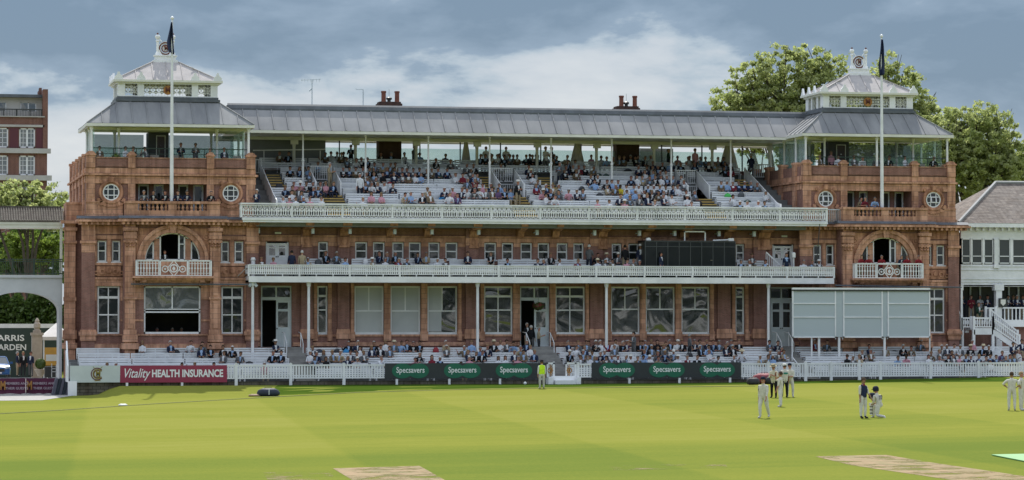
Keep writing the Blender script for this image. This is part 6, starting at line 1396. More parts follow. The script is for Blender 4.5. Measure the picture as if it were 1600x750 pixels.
# crowd barriers with maroon banners
BAN = mat('maroon_banner', (.10,.012,.045), (.075,.01,.035), 1.5, .75); YB = 184.2; gzb = gz(8, 150)
for i, (a, b_, yy_, lab) in enumerate(((-42, 41, YB, 'maroon banner barrier at the left edge of the photo'), (41.5, 91, YB+.4, 'maroon banner barrier between the left edge and the cushion stack'))):
    x0_, x1_ = X(a, yy_), X(b_, yy_); z0_, z1_ = P(40, 615, yy_).z, P(40, 590.5, yy_).z; br_ = empty('banner_barrier', ((x0_+x1_)/2, yy_, gzb), label=lab, cat='barrier', group='barriers with maroon banners')
    mb = MB(); n = 20; v = []
    for k in range(n+1): q = x0_+(x1_-x0_)*k/n; v += [(q, yy_+.03*sin(k*1.7), z0_+.02*sin(k)), (q, yy_+.02*sin(k*1.3), z1_-.03*abs(sin(k*.5)))]
    mb.add(v, [(2*k, 2*k+2, 2*k+3, 2*k+1) for k in range(n)]); bn = obj('banner', mb, BAN, br_)
    for c_ in ((0, ) if i == 0 else (0,)):
        cm = X(3 if i == 0 else 44.5, yy_-.08); mb = text_mb('M', .72, cm+.1, (z0_+z1_)/2, yy_-.07, .012, .03, sx=.6); obj('banner_emblem', mb, GOLD, bn)
        cm = X(27 if i == 0 else 70, yy_-.08)
        mb = text_mb('MEMBERS AND', .21, cm, (z0_+z1_)/2+.14, yy_-.07, .008, .004); mb.merge(text_mb('THEIR GUESTS', .21, cm, (z0_+z1_)/2-.16, yy_-.07, .008, .004)); obj('banner_lettering', mb, mat('banner_lettering', (.42,.34,.38), None, 2, .7), bn)
    mb = MB(); zf_ = gzb+.0
    for q in (x0_+.3, x1_-.3): mb.bar((q, yy_+.05, zf_), (q, yy_+.05, z1_), .022); mb.bar((q-.22, yy_-.1, zf_+.02), (q+.22, yy_+.2, zf_+.02), .02); mb.bar((q-.15, yy_, zf_), (q, yy_+.05, zf_+.25), .016)
    mb.bar((x0_, yy_+.05, z1_-.02), (x1_, yy_+.05, z1_-.02), .02); obj('barrier_frame', mb, CLADD, br_)
# stacked dark cushions leaning by the fence end
CUS = mat('dark_teal_cushion', (.018,.03,.042), (.012,.02,.03), 3, .6); CUS2 = mat('grey_cushion', (.10,.10,.13), None, 3, .7)
for i in range(5):
    x_ = X(82.5+i*5.0, 182.6+.1*i); z0_ = gz(x_)+.02; mb = MB(); hh = .98; t = .2
    mb.prism([(x_-.02, z0_), (x_+.16, z0_), (x_+.16+t, z0_+hh), (x_+.12+t, z0_+hh+.06), (x_+t, z0_+hh)], 182.4, 183.3, 'y'); o = obj('cushion_block', mb, CUS if i % 2 else CUS2, label=f'dark padded block, {ORD[i]} from the left in the leaning stack by the fence end', cat='padding', group='padded blocks by the fence end')
# parked car
YC = 214.0; cm = X(-4, YC); zg_c = P(10, 589, YC).z
car = empty('parked_car', (cm, YC, zg_c), label='blue car facing the ground at the left edge of the photo', cat='car')
CARB = mat('blue_car_paint', (.03,.11,.30), (.028,.10,.27), 1, .25)
def car_shell():
    # cross sections from the nose back: y, half width low, half width high, z low, z high
    sec = [(-2.15, .62, .60, .30, .58), (-2.1, .80, .76, .22, .72), (-1.8, .88, .82, .2, .84), (-1.2, .90, .83, .2, .95), (0, .90, .84, .2, .98), (1.2, .90, .83, .2, 1.0), (1.9, .86, .78, .25, .98), (2.1, .78, .7, .35, .85)]
    mb = MB(); v = []
    for y, a, b_, c, d in sec: v += [(cm-a, YC+y, zg_c+c), (cm+a, YC+y, zg_c+c), (cm+a+.02, YC+y, zg_c+(c+d)/2+.05), (cm+b_, YC+y, zg_c+d), (cm, YC+y, zg_c+d+.05), (cm-b_, YC+y, zg_c+d), (cm-a-.02, YC+y, zg_c+(c+d)/2+.05)]
    f = [(k*7+i, k*7+(i+1) % 7, (k+1)*7+(i+1) % 7, (k+1)*7+i) for k in range(len(sec)-1) for i in range(7)]+[tuple(range(6, -1, -1)), tuple(range((len(sec)-1)*7, len(sec)*7))]
    return mb.add(v, f)
obj('body', car_shell(), CARB, car)
mb = MB(); a4 = [(-1.15, .78, .97), (-.35, .62, 1.42), (.9, .62, 1.46), (1.7, .74, 1.0)]; v = []
for y, w, h in a4: v += [(cm-w, YC+y, zg_c+h), (cm+w, YC+y, zg_c+h)]
v += [(cm-.8, YC-1.15, zg_c+.95), (cm+.8, YC-1.15, zg_c+.95), (cm+.8, YC+1.7, zg_c+.95), (cm-.8, YC+1.7, zg_c+.95)]
mb.add(v, [(0,1,3,2),(4,5,7,6),(0,2,8),(2,4,8),(4,11,8),(4,6,11),(1,9,3),(3,9,5),(5,9,10),(5,10,7)]); obj('glasshouse', mb, GLASS, car)
mb = MB(); mb.add([(cm-.62, YC-.36, zg_c+1.43), (cm+.62, YC-.36, zg_c+1.43), (cm+.62, YC+.9, zg_c+1.48), (cm-.62, YC+.9, zg_c+1.48)], [(0,1,2,3)]); mb.bar((cm-.63, YC-.35, zg_c+1.43), (cm-.79, YC-1.15, zg_c+.97), .035); mb.bar((cm+.63, YC-.35, zg_c+1.43), (cm+.79, YC-1.15, zg_c+.97), .035); obj('car_roof', mb, CARB, car)
for s_ in (-1, 1):
    mb = MB(); mb.prism([(cm+s_*.45, zg_c+.60), (cm+s_*.78, zg_c+.68), (cm+s_*.80, zg_c+.80), (cm+s_*.5, zg_c+.76)], YC-2.16, YC-1.9, 'y'); obj('headlight', mb, PALE, car)
    for y in (-1.35, 1.3):
        mb = MB(); v0 = cm+s_*.80; mb.bar((v0-.1, YC+y, zg_c+.32), (v0+.1, YC+y, zg_c+.32), .32, 16); w_ = obj('wheel', mb, BLACK, car)
    mb = MB(); mb.box(cm+s_*.98-.1, cm+s_*.98+.1, YC-.8, YC-.65, zg_c+.95, zg_c+1.1); obj('mirror', mb, CARB, car)
mb = MB(); mb.box(cm-.45, cm+.45, YC-2.19, YC-2.14, zg_c+.42, zg_c+.62); obj('grille', mb, BLACK, car)
mb = MB(); mb.box(cm-.26, cm+.26, YC-2.22, YC-2.19, zg_c+.28, zg_c+.39); obj('number_plate', mb, WHITE, car)
# the stands opposite, behind the photographer: the pavilion windows mirror them
gs = empty('grandstand', (60, -40, 0), label='white roofed stand on the far side of the ground, facing the pavilion', cat='grandstand')
mb = MB()
for k in range(14): mb.box(-40, 150, -20-k*1.1, -19-k*1.1, 0, 1.2+k*.55)
obj('seating_tiers', mb, mat('stand_seats', (.09,.10,.095), (.50,.51,.52), .22, .8, lo=.46, hi=.52), gs)
mb = MB()
for k in range(8): x_ = -36+k*24; mb.prism([(x_-11.5, 13.0), (x_-6, 16.5), (x_, 17.8), (x_+6, 16.5), (x_+11.5, 13.0), (x_+6, 15.6), (x_, 16.8), (x_-6, 15.6)], -42, -17, 'y')
obj('roof', mb, WHITE, gs)
mb = MB(); mb.box(-45, 155, -46, -45, 0, 12); mb.box(-45, 155, -36.2, -35.8, 8.6, 9.8); obj('rear_wall', mb, mat('stand_wall', (.12,.13,.14), (.25,.25,.25), .2, .8), gs)
# ================================================================ BAGS AND SMALL THINGS
BAGK = mat('black_bag', (.015,.016,.02), (.03,.032,.04), 4, .7)
def bag(x, y, z, w, d, h, m, label, rz=0, name='bag', cat='bag', parts=True):
    mb = MB(); prof = [(.6, 0), (.96, .12), (1, .45), (.9, .8), (.55, 1.0)]; v = []; n = 12
    for r, t in prof:
        for i in range(n):
            an = 2*pi*i/n; ca, sa = cos(an), sin(an); e_ = .62
            v.append((x+w/2*r*abs(ca)**e_*(1 if ca > 0 else -1)*(1+.04*sin(i*2.3+t*5)), y+d/2*r*abs(sa)**e_*(1 if sa > 0 else -1), z+h*t*(1+.05*sin(i*1.9))))
    mb.add(v, [(k*n+i, k*n+(i+1) % n, (k+1)*n+(i+1) % n, (k+1)*n+i) for k in range(len(prof)-1) for i in range(n)]+[tuple(range(n-1, -1, -1)), tuple(range((len(prof)-1)*n, len(prof)*n))])
    o = obj(name, mb, m, smooth=True, label=label, cat=cat)
    if parts: mb = MB(); mb.path([(x-w*.2, y, z+h*.95), (x-w*.12, y, z+h*1.15), (x+w*.12, y, z+h*1.15), (x+w*.2, y, z+h*.95)], .015, 5); obj('handle', mb, m, o, )
    return o
def bmat(n, c): return MT.get(n) or mat(n, c, None, 4, .7)
g1 = G(419, 619); b = bag(g1.x, g1.y, gz(g1.x, g1.y), 1.35, .7, .45, bmat('navy_bag', (.02,.03,.055)), 'big navy kit bag lying on the grass left of centre', name='kit_bag')
mb = MB(); mb.box(g1.x-.02, g1.x+.03, g1.y-.37, g1.y-.33, gz(g1.x)+.1, gz(g1.x)+.42); obj('pale_stripe', mb, PALE, b)
g1 = G(398, 619.5); bag(g1.x, g1.y, gz(g1.x, g1.y), .75, .35, .14, bmat('tan_cloth', (.40,.27,.18)), 'small tan and red bundle beside the navy kit bag', name='bundle', cat='bundle', parts=False)
g1 = G(192, 634); bag(g1.x, g1.y, gz(g1.x, g1.y), .5, .3, .10, WHITE, 'crumpled white cloth lying on the grass at the left', name='white_cloth', cat='cloth', parts=False)
g1 = G(1187, 600); bag(g1.x+.3, g1.y, gz(g1.x, g1.y)+.02, 1.5, .9, .62, bmat('red_kit_bag', (.22,.035,.05)), 'red and black kit bag on the grass beside the fence right of centre', name='kit_bag')
g1 = G(1176, 601); bag(g1.x, g1.y-.1, gz(g1.x, g1.y)+.0, .8, .6, .42, BAGK, 'black end of a kit bag lying against the red one', name='kit_bag')
g1 = G(1204, 600); bag(g1.x, g1.y-.1, gz(g1.x, g1.y)+.0, .7, .6, .45, BAGK, 'black holdall behind the fielders at the right of the red kit bag', name='kit_bag')
g1 = G(820.5, 601); mb = MB(); mb.lathe(g1.x, g1.y, [(.02, gz(g1.x,g1.y)), (.08, gz(g1.x,g1.y)+.03), (.1, gz(g1.x,g1.y)+.1), (.06, gz(g1.x,g1.y)+.17), (.01, gz(g1.x,g1.y)+.19)], 10); obj('white_ball', mb, WHITE, label='small white ball on the grass beside the steward', cat='ball')
def seat_row(kind, px, py):
    rows = [(y, z) for y, z in zip(ROWY, ROWZ)] if kind == 'U' else ([(y, z) for y, z in zip(GY, GZ)] if kind == 'G' else [(187.15, zF1), (188.35, zF1b)])
    best = min(range(len(rows)), key=lambda i: abs(P(px, py, rows[i][0]).z-(rows[i][1]+1.16))); return best, rows[best]
def seatbag(kind, px, py, w, h, m, label):    # py is the middle of the bag on its seat
    rows = [(y, z) for y, z in zip(ROWY, ROWZ)] if kind == 'U' else ([(y, z) for y, z in zip(GY, GZ)] if kind == 'G' else [(187.15, zF1), (188.35, zF1b)])
    y, z = min(rows, key=lambda r: abs(P(px, py, r[0]).z-(r[1]+.44+h/2))); bag(X(px, y), y-.02, z+.44, w, .3, h, m, label)
BL = bmat('blue_bag', (.03,.25,.55)); GRB = bmat('lime_bag', (.06,.50,.09)); RB = bmat('red_bag', (.28,.02,.03)); DGN = bmat('dark_green_bag', (.02,.06,.045)); GRY = bmat('grey_bag', (.09,.10,.11))
for a in [('U',690,310,.4,.25,BL,'bright blue bag on a lower left bench of the upper terrace'),('U',1137,309,.45,.3,GRB,'lime green bag with black top on the right benches of the upper terrace'),('U',935,272,.5,.24,DGN,'dark green cushion left of the pole on a middle bench of the upper terrace'),('U',947,272,.45,.22,DGN,'dark green cushion touching the pole on a middle bench of the upper terrace'),('U',981,266,.6,.25,BAGK,'black bag on the upper bench before the right chimney'),('U',973,259,.5,.25,BAGK,'black bag on the bench below the right chimney stack'),('U',909,295,.42,.34,BAGK,'upright black rucksack on a bench right of the central stairs'),('U',937,304,.5,.25,BAGK,'low black holdall beside the man in beige on the upper terrace'),('U',687,277,.5,.32,DGN,'dark rucksack beside the man in navy left of the yellow stairs'),('U',609,286,.35,.2,RB,'small maroon bag on an empty bench of the left terrace block'),('U',436,290,.55,.3,BAGK,'dark bag on the leftmost bench of the upper terrace'),('U',1158,305,.45,.4,GRY,'grey rucksack beside the pink dressed people at the right of the upper terrace'),('U',1168,314,.5,.22,DGN,'low dark bag on the right front bench of the upper terrace'),('U',905,282,.45,.14,RB,'flat red folded coat on a bench right of the central shaft'),
          ('G',276,543,.45,.3,BAGK,'black bag on the back bench beside the man in navy at the left'),('G',541,546,.4,.32,BL,'bright blue bag on a bench left of the big windows'),('G',527,541,.45,.35,BAGK,'black bag on the back bench near the second column'),('G',499,541,.6,.3,bmat('navy_bag', (.02,.03,.055)),'navy bag on the back bench right of the left steps'),('G',681,540,.4,.42,RB,'red rucksack on the back bench before the big windows'),('G',390,566,.5,.22,BAGK,'low black bag on the front bench left of the first post'),('G',1304,548,.5,.24,BAGK,'black bag on the bench under the sight screen'),('G',1397,549,.6,.15,GRY,'flat grey coat on the bench under the sight screen'),('G',1077,557,.45,.4,BAGK,'black rucksack on a bench among the right hand crowd'),
          ('B',497,411,.45,.36,GRY,'dark grey rucksack at the left of the lower balcony bench'),('B',571,407,.35,.45,WHITE,'white carrier bag on the rear bench of the lower balcony')]: seatbag(*a)

# hanging basket by the middle door
hx, hy_ = X(841, 188.2), 188.2; hz_ = P(841, 478, hy_).z; hb_ = empty('hanging_basket', (hx, hy_, hz_), label='hanging flower basket beside the open middle door', cat='basket')
mb = MB(); rnd = random.Random(4)
for _ in range(700):
    d = Vector((rnd.gauss(0, 1), rnd.gauss(0, 1), rnd.gauss(0, 1))).normalized()*rnd.uniform(.15, .42); d.z *= .7; c = Vector((hx, hy_, hz_))+d; q = d.orthogonal().normalized()*.05; w = d.cross(q).normalized()*.04; k = len(mb.v); mb.v += [tuple(c-q), tuple(c-w), tuple(c+q), tuple(c+w)]; mb.f.append((k, k+1, k+2, k+3)); mb.m.append(1 if rnd.random() < .3 else 0)
obj('flowers', mb, [LEAF2, mat('red_petals', (.30,.04,.05), None, 5, .8)], hb_)
mb = MB(); mb.lathe(hx, hy_, [(.05, hz_-.3), (.22, hz_-.15), (.26, hz_)], 10); mb.bar((hx, hy_, hz_), (hx, hy_, hz_+1.0), .012, 4); mb.bar((hx, hy_, hz_+1.0), (hx, YM, hz_+1.0), .015, 4); obj('basket', mb, BLACK, hb_)
# seats and tubs on the tower roof decks
WICK = mat('pale_wicker', (.40,.37,.32), (.30,.28,.24), 9, .9)
ch0 = None
for px, Y_, rz, lab in ((158,189.9,.3,'pale wicker chair at the left end of the left roof deck'),(213,189.8,-.4,'pale wicker chair beside the shrub tub on the left roof deck'),(243,189.9,.2,'pale wicker chair in front of the lobby on the left roof deck'),(271,189.9,-.2,'pale wicker chair right of the left flagpole on the roof deck'),(373,189.9,.3,'pale wicker chair at the right end of the left roof deck'),(1400,189.9,.2,'pale wicker chair right of the right flagpole on the roof deck'),(1440,189.9,-.3,'pale wicker chair near the right end of the right roof deck')):
    loc = (X(px, Y_), Y_, z_deck)
    if ch0 is None:
        ch0 = empty('wicker_chair', loc); x_, y_, zz = loc
        mb = MB(); mb.box(x_-.28, x_+.28, y_-.28, y_+.25, zz+.32, zz+.42); obj('seat', mb, WICK, ch0)
        mb = MB(); mb.prism([(y_+.22, zz+.42), (y_+.28, zz+.42), (y_+.36, zz+.92), (y_+.30, zz+.92)], x_-.28, x_+.28, 'x'); mb.box(x_-.32, x_-.27, y_-.28, y_+.3, zz+.42, zz+.62); mb.box(x_+.27, x_+.32, y_-.28, y_+.3, zz+.42, zz+.62); obj('backrest', mb, WICK, ch0)
        for i in (-1, 1):
            for j in (-1, 1): mb = MB(); mb.bar((x_+i*.24, y_+j*.22, zz), (x_+i*.24, y_+j*.22, zz+.33), .025); obj('leg', mb, WICK, ch0)
        c_ = ch0; c_.rotation_euler = (0, 0, rz)
    else: c_ = copy_tree(ch0, loc=loc, rz=rz)
    tag(c_, lab, 'chair', 'wicker chairs on the roof decks')
for px, lab in ((181, 'round green shrub in a tub on the left roof deck'), (1432, 'round green shrub in a tub on the right roof deck')):
    x_, y_ = X(px, 189.5), 189.5; t_ = empty('tub_plant', (x_, y_, z_deck), label=lab, cat='plant'); mb = MB(); mb.lathe(x_, y_, [(.16, z_deck), (.22, z_deck+.4), (.2, z_deck+.4)], 10); obj('tub', mb, BLACK, t_); mb = MB(); rnd = random.Random(px)
    for _ in range(600):
        d = Vector((rnd.gauss(0, 1), rnd.gauss(0, 1), rnd.gauss(0, 1))).normalized()*rnd.uniform(.2, .34); c = Vector((x_, y_, z_deck+.68))+d; q = d.orthogonal().normalized()*.04; w = d.cross(q).normalized()*.03; k = len(mb.v); mb.v += [tuple(c-q), tuple(c-w), tuple(c+q), tuple(c+w)]; mb.f.append((k, k+1, k+2, k+3)); mb.m.append(0)
    obj('foliage', mb, LEAF3, t_)
# ================================================================ PEOPLE
# one body is one skin grown over a jointed skeleton; the joints carry the pose
def V3(a): return Vector(a)
def limb(a, ang_x, ang_y, l):          # point at length l below a, swung forward (ang_x) and outward (ang_y)
    ax, ay = radians(ang_x), radians(ang_y); return a+Vector((sin(ay)*cos(ax)*l, -sin(ax)*l, -cos(ax)*cos(ay)*l))
def skeleton(pose):
    J = {}; E = []; R = {}; T = {}
    def j(n, p, r, par=None, t='top'):
        if t != 'skin' and t != 'hair': r = (r[0]*bk, r[1]*bk)
        elif n in ('jaw', 'hed', 'top'): r = (r[0]*1.1, r[1]*1.1)
        J[n] = Vector(p); R[n] = r; T[n] = t
        if par: E.append((par, n))
    g = pose.get; sc = 1.0; bk = g('bulk', 1.13)
    hipz = g('hip', .94); lean = radians(g('lean', 0)); side = g('side', 0)
    def tor(h, y=0): return Vector((side*h, -sin(lean)*h+y*cos(lean), hipz+cos(lean)*h))
    fem = g('fem', 0)
    j('pel', tor(0), (.165-.01*fem, .125), None, 'leg'); j('wst', tor(.14), (.15-.02*fem, .115), 'pel'); j('chs', tor(.33), (.175-.02*fem, .125), 'wst'); j('nkb', tor(.47), (.085, .08), 'chs'); 
    hl = radians(g('head', 0)); hb = tor(.53)
    def hd(h, y=0): return hb+Vector((g('hturn', 0)*.04*h/.2, -sin(lean*.4+hl)*h-y, cos(lean*.4+hl)*h))
    j('nck', hb, (.055, .058), 'nkb', 'skin'); j('jaw', hd(.07, .015), (.068, .082), 'nck', 'skin'); j('hed', hd(.15, .005), (.082, .10), 'jaw', 'skin'); j('top', hd(.225), (.06, .072), 'hed', 'hair')
    hd_c = hd(.14, .005)
    for s_, S in ((-1, 'L'), (1, 'R')):
        sh = tor(.42)+Vector((s_*(.185-.02*fem), .0, 0)); a = pose['arm'+S]
        el = limb(sh, a[0], a[1]*s_, .29); wr = V3(a[2:5]) if len(a) > 4 else limb(el, a[2], a[3]*s_, .26)
        if len(a) > 4:
            wr = V3((a[2]*s_, a[3], a[4]+hipz)); d_ = wr-sh
            if d_.length > .54: wr = sh+d_.normalized()*.54; d_ = wr-sh
            m_ = (sh+wr)/2; h = math.sqrt(max(.0009, .285**2-(d_.length/2)**2)); out = Vector((s_*g('elb', .5), .5, -.8)); out = (out-d_.normalized()*out.dot(d_.normalized())).normalized(); el = m_+out*h
        sl = g('sleeve', 'top')
        j('sh'+S, sh, (.062, .062), 'chs'); j('el'+S, el, (.045, .045), 'sh'+S); j('fm'+S, el.lerp(wr, .5), (.039, .039), 'el'+S, sl); j('wr'+S, wr, (.027, .027), 'fm'+S, 'skin')
        fd = (wr-el).normalized(); up = Vector((0, 0, 1)); lat = fd.cross(up); lat = lat.normalized() if lat.length > .05 else Vector((1, 0, 0)); lat = lat if g('palmflat') else fd.cross(Vector((1, 0, 0))).normalized() if abs(fd.x) < .9 else Vector((0, 1, 0))
        pm = wr+fd*.06; j('pm'+S, pm, (.032, .030), 'wr'+S, 'skin')
        if g('fingers', 1):
            nrm = fd.cross(lat).normalized()
            for k, (o_, l) in enumerate(((-.028, .068), (-.010, .078), (.009, .074), (.027, .058))):
                p1 = pm+fd*.035+lat*o_; p2 = p1+fd*l*.55+nrm*.008; p3 = p2+fd*l*.4+nrm*.022
                j(f'f{k}{S}', p1, (.0095, .0095), 'pm'+S, 'skin'); j(f'g{k}{S}', p2, (.0085, .0085), f'f{k}{S}', 'skin'); j(f'h{k}{S}', p3, (.007, .007), f'g{k}{S}', 'skin')
            p1 = wr+fd*.03-lat*.035; j('t1'+S, p1, (.012, .012), 'pm'+S, 'skin'); j('t2'+S, p1+fd*.03-lat*.018+nrm*.01, (.009, .009), 't1'+S, 'skin')
        hp = tor(-.02)+Vector((s_*.095, 0, 0)); l_ = pose['leg'+S]
        kn = hp+Vector((s_*l_[0], l_[1], l_[2])).normalized()*.43; an = kn+Vector((s_*l_[3], l_[4], l_[5])).normalized()*.42
        j('hp'+S, hp, (.095, .10), 'pel', 'leg'); j('th'+S, hp.lerp(kn, .45), (.083, .085), 'hp'+S, 'leg'); j('kn'+S, kn, (.060, .060), 'th'+S, 'leg'); j('cf'+S, kn.lerp(an, .35), (.058, .06), 'kn'+S, 'leg'); j('an'+S, an, (.042, .042), 'cf'+S, 'leg')
        fo = l_[6] if len(l_) > 6 else None
        toe = an+(Vector(fo).normalized()*.17 if fo else Vector((s_*.03, -.16, -.055))); heel = an+(Vector((0, .035, -.055)) if not fo else Vector(fo).normalized()*.03)
        j('fe'+S, an.lerp(toe, .35)+Vector((0, 0, -.03 if not fo else 0)), (.042, .036), 'an'+S, 'shoe'); j('to'+S, toe, (.036, .026), 'fe'+S, 'shoe')
    return J, R, T, E, hd_c, tor
def body_mesh(name, pose, sub=2):
    J, R, T, E, hc, tor = skeleton(pose); names = list(J); idx = {n: i for i, n in enumerate(names)}
    me = bpy.data.meshes.new('sk'); me.from_pydata([J[n] for n in names], [(idx[a], idx[b]) for a, b in E], []); me.update()
    o = bpy.data.objects.new('sk', me); COL.objects.link(o)
    sk = o.modifiers.new('s', 'SKIN'); sk.use_smooth_shade = True; sk.branch_smoothing = .3
    lay = me.skin_vertices[0] if me.skin_vertices else None
    if lay is None:
        bpy.context.view_layer.objects.active = o; bpy.ops.object.select_all(action='DESELECT'); o.select_set(True); bpy.ops.mesh.customdata_skin_add(); lay = me.skin_vertices[0]
    for n in names: lay.data[idx[n]].radius = R[n]; lay.data[idx[n]].use_root = (n == 'pel')
    ss_ = o.modifiers.new('u', 'SUBSURF'); ss_.levels = sub; ss_.render_levels = sub
    dg = bpy.context.evaluated_depsgraph_get(); ev = o.evaluated_get(dg); t = ev.to_mesh()
    v = [q.co.copy() for q in t.vertices]; f = [tuple(p.vertices) for p in t.polygons]; ev.to_mesh_clear(); bpy.data.objects.remove(o)
    # material of each face from the bone it lies nearest to: 0 skin 1 top 2 shirt 3 legs 4 shoes
    code = {'skin': 0, 'hair': 0, 'top': 1, 'leg': 3, 'shoe': 4, 'vest': 5}; seg = [(J[a], J[b], T[b], a, b) for a, b in E]
    A = [(a, b-a, max(1e-6, (b-a).length_squared), t_, nb) for a, b, t_, na, nb in seg]
    mi = []; ldir = tor(1)-tor(0); z0_ = tor(.20); z1_ = tor(.475)
    for q in f:
        c = sum((v[i] for i in q), Vector())/len(q); best = None; bd = 1e9
        for a, d, l2, t_, nb in A:
            k = max(0, min(1, (c-a).dot(d)/l2)); dd = (a+d*k-c).length/max(.03, R[nb][0])
            if dd < bd: bd = dd; best = t_
        m_ = code[best]
        if m_ in (1, 0) and best != 'hair':
            h = (c-tor(0)).dot(ldir)
            if .16 < h < .50 and abs(c.x-side_of(pose)*h) < .022+.19*(h-.16) and (c-tor(h)).y < -.055 and pose.get('shirt', 1) and abs(c.x) < .085: m_ = 2
        mi.append(m_)
    # a face: nose, brow, eyes, mouth, ears as small raised forms
    mb = MB(); mb.v = [tuple(p) for p in v]; mb.f = f; mb.m = mi
    hh = radians(pose.get('head', 0)); 
    def fp(x, y, z): return hc+Vector((x, y*cos(hh)-z*sin(hh)*1.0, z*cos(hh)+y*sin(hh)*-1.0*-1))
    mb.add([fp(-.014, -.098, -.015), fp(.014, -.098, -.015), fp(0, -.128, -.012), fp(0, -.098, .035)], [(0,1,2),(0,2,3),(1,3,2)], 0)
    for s_ in (-1, 1):
        mb.disc(0, 0, .001, 0, 0.001, 3, 0)
        c = fp(s_*.032, -.094, .03); mb.box(c.x-.013, c.x+.013, c.y-.006, c.y+.004, c.z-.006, c.z+.006, 4)
        c = fp(s_*.084, .0, .0); mb.box(c.x-.010, c.x+.010, c.y-.02, c.y+.02, c.z-.03, c.z+.03, 0)
    c = fp(0, -.092, -.05); mb.box(c.x-.024, c.x+.024, c.y-.006, c.y+.002, c.z-.005, c.z+.005, 4)
    me = bpy.data.meshes.new(name); me.from_pydata(mb.v, [], mb.f)
    for _ in range(6): me.materials.append(None)
    me.polygons.foreach_set('material_index', mb.m); me.polygons.foreach_set('use_smooth', [True]*len(mb.f)); me.update()
    return me, hc, hh
def side_of(p): return p.get('side', 0)
def cap_mesh(kind, name):
    mb = MB()
    if kind in ('hair', 'longhair', 'bald'):
        n = 14; rings = 7; v = []
        for k in range(rings+1):
            ph = (pi/2)*(k/rings)*1.18 if kind != 'bald' else pi*.5*(.62+.5*k/rings)
            for i in range(n):
                t = 2*pi*i/n; fr = max(0, -sin(t)); r = .098*sin(ph); zz = .118*cos(ph)
                if fr > .2 and zz < .045: zz = max(zz, .045+.02*fr)
                if kind == 'longhair' and k >= rings-1 and fr < .3: zz -= .09*(k-rings+2)
                v.append((r*cos(t)*.93, r*sin(t)*1.13+.006, zz+.01))
        mb.add(v, [(k*n+i, k*n+(i+1) % n, (k+1)*n+(i+1) % n, (k+1)*n+i) for k in range(rings) for i in range(n)])
        if kind != 'bald': mb.f.append(tuple(range(n-1, -1, -1))); mb.m.append(0)
    elif kind == 'hat':
        mb.lathe(0, 0, [(.165, .055), (.175, .062), (.165, .068), (.105, .072), (.102, .12), (.09, .155), (.05, .16), (.02, .15)], 18); mb.v = [(a, b*1.08, c) for a, b, c in mb.v]
    elif kind == 'cap':
        mb.lathe(0, 0, [(.098, .035), (.10, .06), (.094, .10), (.07, .132), (.02, .145)], 16); mb.v = [(a*.96, b*1.1, c) for a, b, c in mb.v]
        mb.prism([(-.07, -.09), (.07, -.09), (.06, -.16), (0, -.18), (-.06, -.16)], .042, .055, 'z')
    elif kind == 'helmet':
        mb.lathe(0, 0, [(.105, -.05), (.12, .02), (.122, .06), (.11, .11), (.07, .15), (.02, .16)], 16); mb.prism([(-.08, -.1), (.08, -.1), (.07, -.17), (-.07, -.17)], .04, .055, 'z')
    me = bpy.data.meshes.new(name)
    if kind in ('hair', 'longhair', 'bald'): pass
    me.from_pydata(mb.v, [], mb.f); me.materials.append(None); me.polygons.foreach_set('use_smooth', [kind in ('hair', 'longhair', 'bald')]*len(mb.f)); me.update(); return me
CAPS = {k: cap_mesh(k, k) for k in ('hair', 'longhair', 'bald', 'hat', 'cap', 'helmet')}
def cm(name, c, rough=.85):
    return MT.get(name) or mat(name, c, tuple(q*.8 for q in c), 9, rough, spec=.2)
SKINS = [cm('skin_fair', (.50,.28,.20), .55), cm('skin_ruddy', (.45,.22,.16), .55), cm('skin_tan', (.36,.20,.13), .55)]
SKIND = cm('skin_dark', (.10,.055,.035), .55)
HAIRS = [cm('hair_grey', (.30,.29,.28)), cm('hair_white', (.55,.54,.52)), cm('hair_brown', (.07,.045,.03)), cm('hair_dark', (.02,.017,.015)), cm('hair_fair', (.30,.21,.11))]
TOPS = {'n': ('navy jacket', (.022,.030,.065)), 'k': ('black jacket', (.014,.015,.019)), 'g': ('grey jacket', (.13,.135,.145)), 'b': ('beige jacket', (.38,.31,.21)), 'w': ('white shirt', (.70,.72,.76)), 'l': ('light blue shirt', (.28,.42,.66)),
        'p': ('pink top', (.58,.30,.36)), 'r': ('dark red top', (.19,.025,.04)), 't': ('brown jacket', (.17,.13,.085)), 'y': ('yellow top', (.62,.50,.05)), 'u': ('purple jacket', (.13,.08,.17)), 's': ('red tracksuit', (.30,.03,.04)), 'd': ('dark green jacket', (.015,.045,.03))}
TM = {k: cm(v[0].replace(' ', '_'), v[1]) for k, v in TOPS.items()}
SHIRTW = cm('white_shirt_front', (.68,.70,.72)); SHIRTB = cm('blue_shirt_front', (.32,.45,.66)); TIE = cm('red_tie', (.2,.03,.04))
TRS = [cm('charcoal_trousers', (.03,.032,.038)), cm('navy_trousers', (.02,.025,.045)), cm('grey_trousers', (.12,.12,.125)), cm('tan_trousers', (.30,.25,.17))]
SHOE = cm('black_shoes', (.012,.012,.012), .5); STRAW = cm('straw_hat', (.66,.58,.42)); WHH = cm('white_hat', (.74,.73,.70)); BLKH = cm('black_hat', (.015,.015,.02))
sitL = (.12, -1, .02, .0, -.1, -1)
def sit(**k):
    d = dict(hip=.50, lean=-4, armL=(0, 0, .10, -.32, .13), armR=(0, 0, .10, -.32, .13), legL=sitL, legR=sitL, fingers=1); d.update(k); return d
